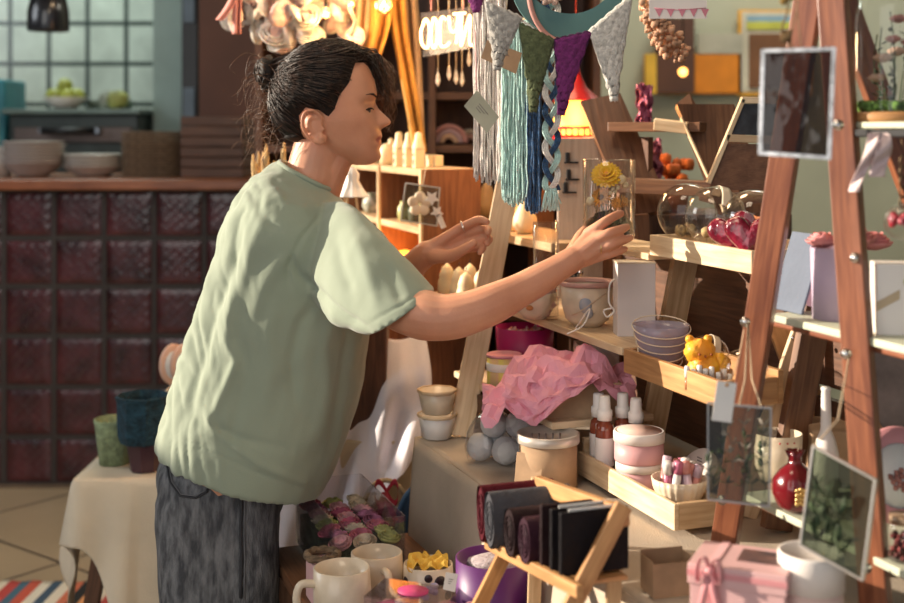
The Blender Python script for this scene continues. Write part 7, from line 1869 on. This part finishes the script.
# purple hat box
t = thing('purple_hat_box', 'deep purple round box with satin band at the corner of the table', 'box', V((P(493, 0, 1.95).x, 1.95, LZ)))
M_PUR = mat('deep_purple_card', (.10, .012, .13), .45, var=.06)
b = MB(); b.lathe([(0, 0), (.057, 0), (.058, .142), (.0555, .142), (.054, .128), (0, .128)], n=56); b.make('box_body', M_PUR, t)
b = MB(); b.lathe([(.0585, .052), (.0592, .053), (.0592, .066), (.0585, .067)], n=56); b.make('satin_band', mat('rose_satin_band', (.50, .20, .28), .3, sheen=.3), t)
b = MB(); b.lathe([(0, .1285), (.040, .1285), (.038, .136), (0, .139)], n=40, wob=lambda a, z: 1 + .06 * math.sin(a * 5)); b.make('grey_filling', mat('grey_lilac_filling', (.36, .30, .32), .85, bump=.6, bscale=100), t)
b = MB()
for s_ in (-1, 1): b.grid(lambda u, v: (-.050 + s_ * .020 * math.sin(u * PI), -.040 - .012 * math.sin(u * PI) , .075 + .012 * math.sin(u * 2 * PI) + (v - .5) * .008), 16, 3, .0006); b.grid(lambda u, v: (-.052 + s_ * .012 - .030 * u * (s_ < 0), -.043 - .01 * u, .072 - .05 * u * (1 if s_ > 0 else .2) + (v - .5) * .008), 10, 2, .0006)
b.make('satin_bow', M_SAT, t)
qtag('paper_tag', 'white paper tag hanging from the satin bow of the purple box', [(446, 572), (458, 574), (455, 592), (443, 589)], 1.885, M_WHITE)
# clear box with pink cosmetics, front
cp = V((P(413, 0, 1.91).x, 1.91, LZ + .001))
boxthing('low_carton', 'flat pale carton under the clear box of pink cosmetics', 'box', cp, (.11, .075, .044), M_LID, R(-20))
t = thing('clear_cosmetics_box', 'flat clear lidded box of pink cosmetics in front of the planter', 'box', cp + V((0, 0, .045)), R(-20))
t.scale = (.84, .9, .9)
for nm, c, sz in (('acrylic_panel', (0, -.045, .03), (.15, .002, .06)), ('acrylic_panel', (0, .045, .03), (.15, .002, .06)), ('acrylic_panel', (-.075, 0, .03), (.002, .088, .06)), ('acrylic_panel', (.075, 0, .03), (.002, .088, .06)), ('acrylic_lid', (0, 0, .0615), (.152, .092, .0015))):
    b = MB(); b.box(c, sz); b.make(nm, GLA, t)
b = MB(); b.box((0, 0, .015), (.144, .084, .028)); b.make('kraft_insert', M_PKB, t)
for k, (x, y, L_, m) in enumerate(((-.045, -.01, .05, FC[0]), (-.02, .012, .05, M_PKB), (.02, -.01, .055, M_GOLD), (.045, .01, .05, FC[1]))):
    b = MB(); b.tube([(x - L_ / 2 * .6, y - .015, .038), (x + L_ / 2 * .6, y + .02, .038)], .0075, 10); b.make('cosmetic_stick', m, t)
b = MB(); b.lathe([(0, .0625), (.026, .0625), (.026, .0655), (0, .0655)], n=36, sx=1.1, sy=.9); b.make('pink_round_label', mat('hot_pink_label', (.62, .06, .20), .5), t)
# small wicker ring and pink flowers at the left
o = MB().tube([(.026 * math.cos(a), .026 * math.sin(a), .008 + .0015 * math.sin(a * 9)) for a in [i * PI / 20 for i in range(40)]], .007, 8, closed=True).make('wicker_ring', M_WICK); o.location = S(.28, -.262, LZ + .07); tag(o, 'small woven ring lying on the box of pink flowers', 'ring')
boxthing('flower_carton', 'low carton under the woven ring beside the foremost mug', 'box', S(.285, -.262, LZ), (.07, .045, .069), mat('pale_pink_card', (.66, .40, .40), .55), RZ)
o = rose(None, (0, 0, 0), .02, FC[0], 'paper_flower', 3, 5); o.location = S(.335, -.262, LZ + .012); tag(o, 'deep pink paper flower at the left corner of the low table', 'flower')
o = rose(None, (0, 0, 0), .02, FC[1], 'paper_flower', 3, 5); o.location = S(.345, -.215, LZ + .012); tag(o, 'pale pink paper flower before the deep pink one', 'flower')
# bags on the floor against the cabinet
t = thing('straw_bag', 'straw bag with a red scarf tied on its handles against the cream cabinet', 'bag', V((P(385, 0, 2.58).x, 2.60, .40)))
t.location.z = 0
zz = P(0, 512, 2.58).z
b = MB(); b.grid(lambda u, v: (.052 * math.cos(u * 2 * PI) * (1 - .15 * v), .030 * math.sin(u * 2 * PI), v * zz), 48, 30, 0, closeu=True); b.make('bag_body', mat('straw_weave', (.52, .38, .22), .85, var=.2, scale=60, bump=.8, bscale=120), t)
b = MB(); b.tube([(.045 * math.cos(a), 0, zz + .06 * math.sin(a)) for a in [i * PI / 14 for i in range(15)]], .005, 8); b.make('bag_handle', mat('straw_weave', (.52, .38, .22), .85), t)
b = MB()
for s_ in (-1, 1): b.grid(lambda u, v: (s_ * .024 * math.sin(u * PI) + .004, -.030 - .01 * math.sin(u * PI), zz + .045 + .022 * math.sin(u * 2 * PI) * s_ + (v - .5) * .012), 16, 3, .001)
for dx in (-.012, .018): b.grid(lambda u, v: (dx * u * 1.5 + (v - .5) * .012, -.034 - .008 * math.sin(u * 4), zz + .045 - .07 * u), 12, 3, .001)
b.make('red_scarf', mat('red_scarf', (.38, .02, .04), .6), t)
t = thing('navy_bag', 'navy blue round bag with a pale motif standing against the table cloth', 'bag', V((P(424, 0, 2.56).x, 2.585, 0)))
zz = P(0, 486, 2.56).z; cz = zz - .095
b = MB(); b.ball(None, 1, 32, M=Matrix.Translation((0, 0, cz)) @ Matrix.Diagonal((.058, .034, .095, 1)), wob=.06); b.box((0, 0, cz / 2), (.10, .055, cz), bev=.012); b.make('bag_body', mat('navy_canvas', (.012, .035, .075), .8, var=.2, bump=.4, bscale=150), t)
b = MB(); b.tube([(.056 * math.cos(a), -.012, cz + .094 * math.sin(a)) for a in [i * PI / 20 for i in range(21)]], .006, 8); b.make('bag_piping', mat('blue_piping', (.03, .08, .16), .6), t)
b = MB()
for x, z, r in ((.0, .035, .011), (.012, .015, .009), (-.008, .01, .007), (.015, -.01, .008)): b.ball((x, -.036, cz + z), r, 10, sc_=(1, .3, 1), wob=.5)
b.make('pale_motif', mat('pale_gold_motif', (.45, .38, .24), .7), t)
t = thing('blue_cloth_bag', 'dark blue cloth bag standing between the jeans and the acrylic box', 'bag', V((P(326, 0, 2.62).x - .0, 2.655, 0)))
b = MB(); b.grid(lambda u, v: (.030 * math.cos(u * 2 * PI) * (1 - .5 * v) - .005, .03 * math.sin(u * 2 * PI) * (1 - .4 * v), v * .50), 32, 20, 0, closeu=True); b.make('bag_body', mat('dark_blue_cloth', (.02, .045, .10), .85, var=.2), t)
# ------------------------------------------------------------------ light
w = bpy.data.worlds.new('world'); sc.world = w; w.use_nodes = True
wn, wl = w.node_tree.nodes, w.node_tree.links
wn['Background'].inputs['Color'].default_value = (.78, .88, 1.0, 1); wn['Background'].inputs['Strength'].default_value = .35
sd = V((.90, -.15, -.25)).normalized()
light('sun', 'SUN', (-6, 4, 5), 9.5, (1.0, .86, .68), R(.6), sd.to_track_quat('-Z', 'Y').to_euler())
# soft fill light added behind the camera
light('front_fill', 'AREA', (-1.6, -1.0, 2.2), 44, (1.0, .96, .90), 2.6, V((.45, 1, -.25)).to_track_quat('-Z', 'Y').to_euler())
light('window_daylight', 'AREA', (-4.1, 3.0, 2.4), 50, (.9, .95, 1.0), 1.8, V((1, 0, -.25)).to_track_quat('-Z', 'Y').to_euler())
light('kitchen_light', 'AREA', (-2.2, 6.3, 3.2), 34, (.85, 1.0, .92), 1.2, (0, 0, 0))
light('stall_warm_fill', 'AREA', (-.15, 1.5, 2.9), 11, (1.0, .80, .58), .6, V((.25, .75, -1.5)).to_track_quat('-Z', 'Y').to_euler())  # added warm fill that brightens the yarn and shelf fronts
light('booth_warm_fill', 'AREA', (-.1, 3.3, 3.2), 22, (1.0, .70, .42), .6, (0, 0, 0))  # warm fill added above the shelves behind the stall
sc.view_settings.exposure = 0.0
light('back_wall_fill', 'AREA', (1.3, 4.5, 3.25), 32, (1.0, .93, .78), .8, V((0, .55, -1)).to_track_quat('-Z', 'Y').to_euler())  # added fill that lifts the pale green wall
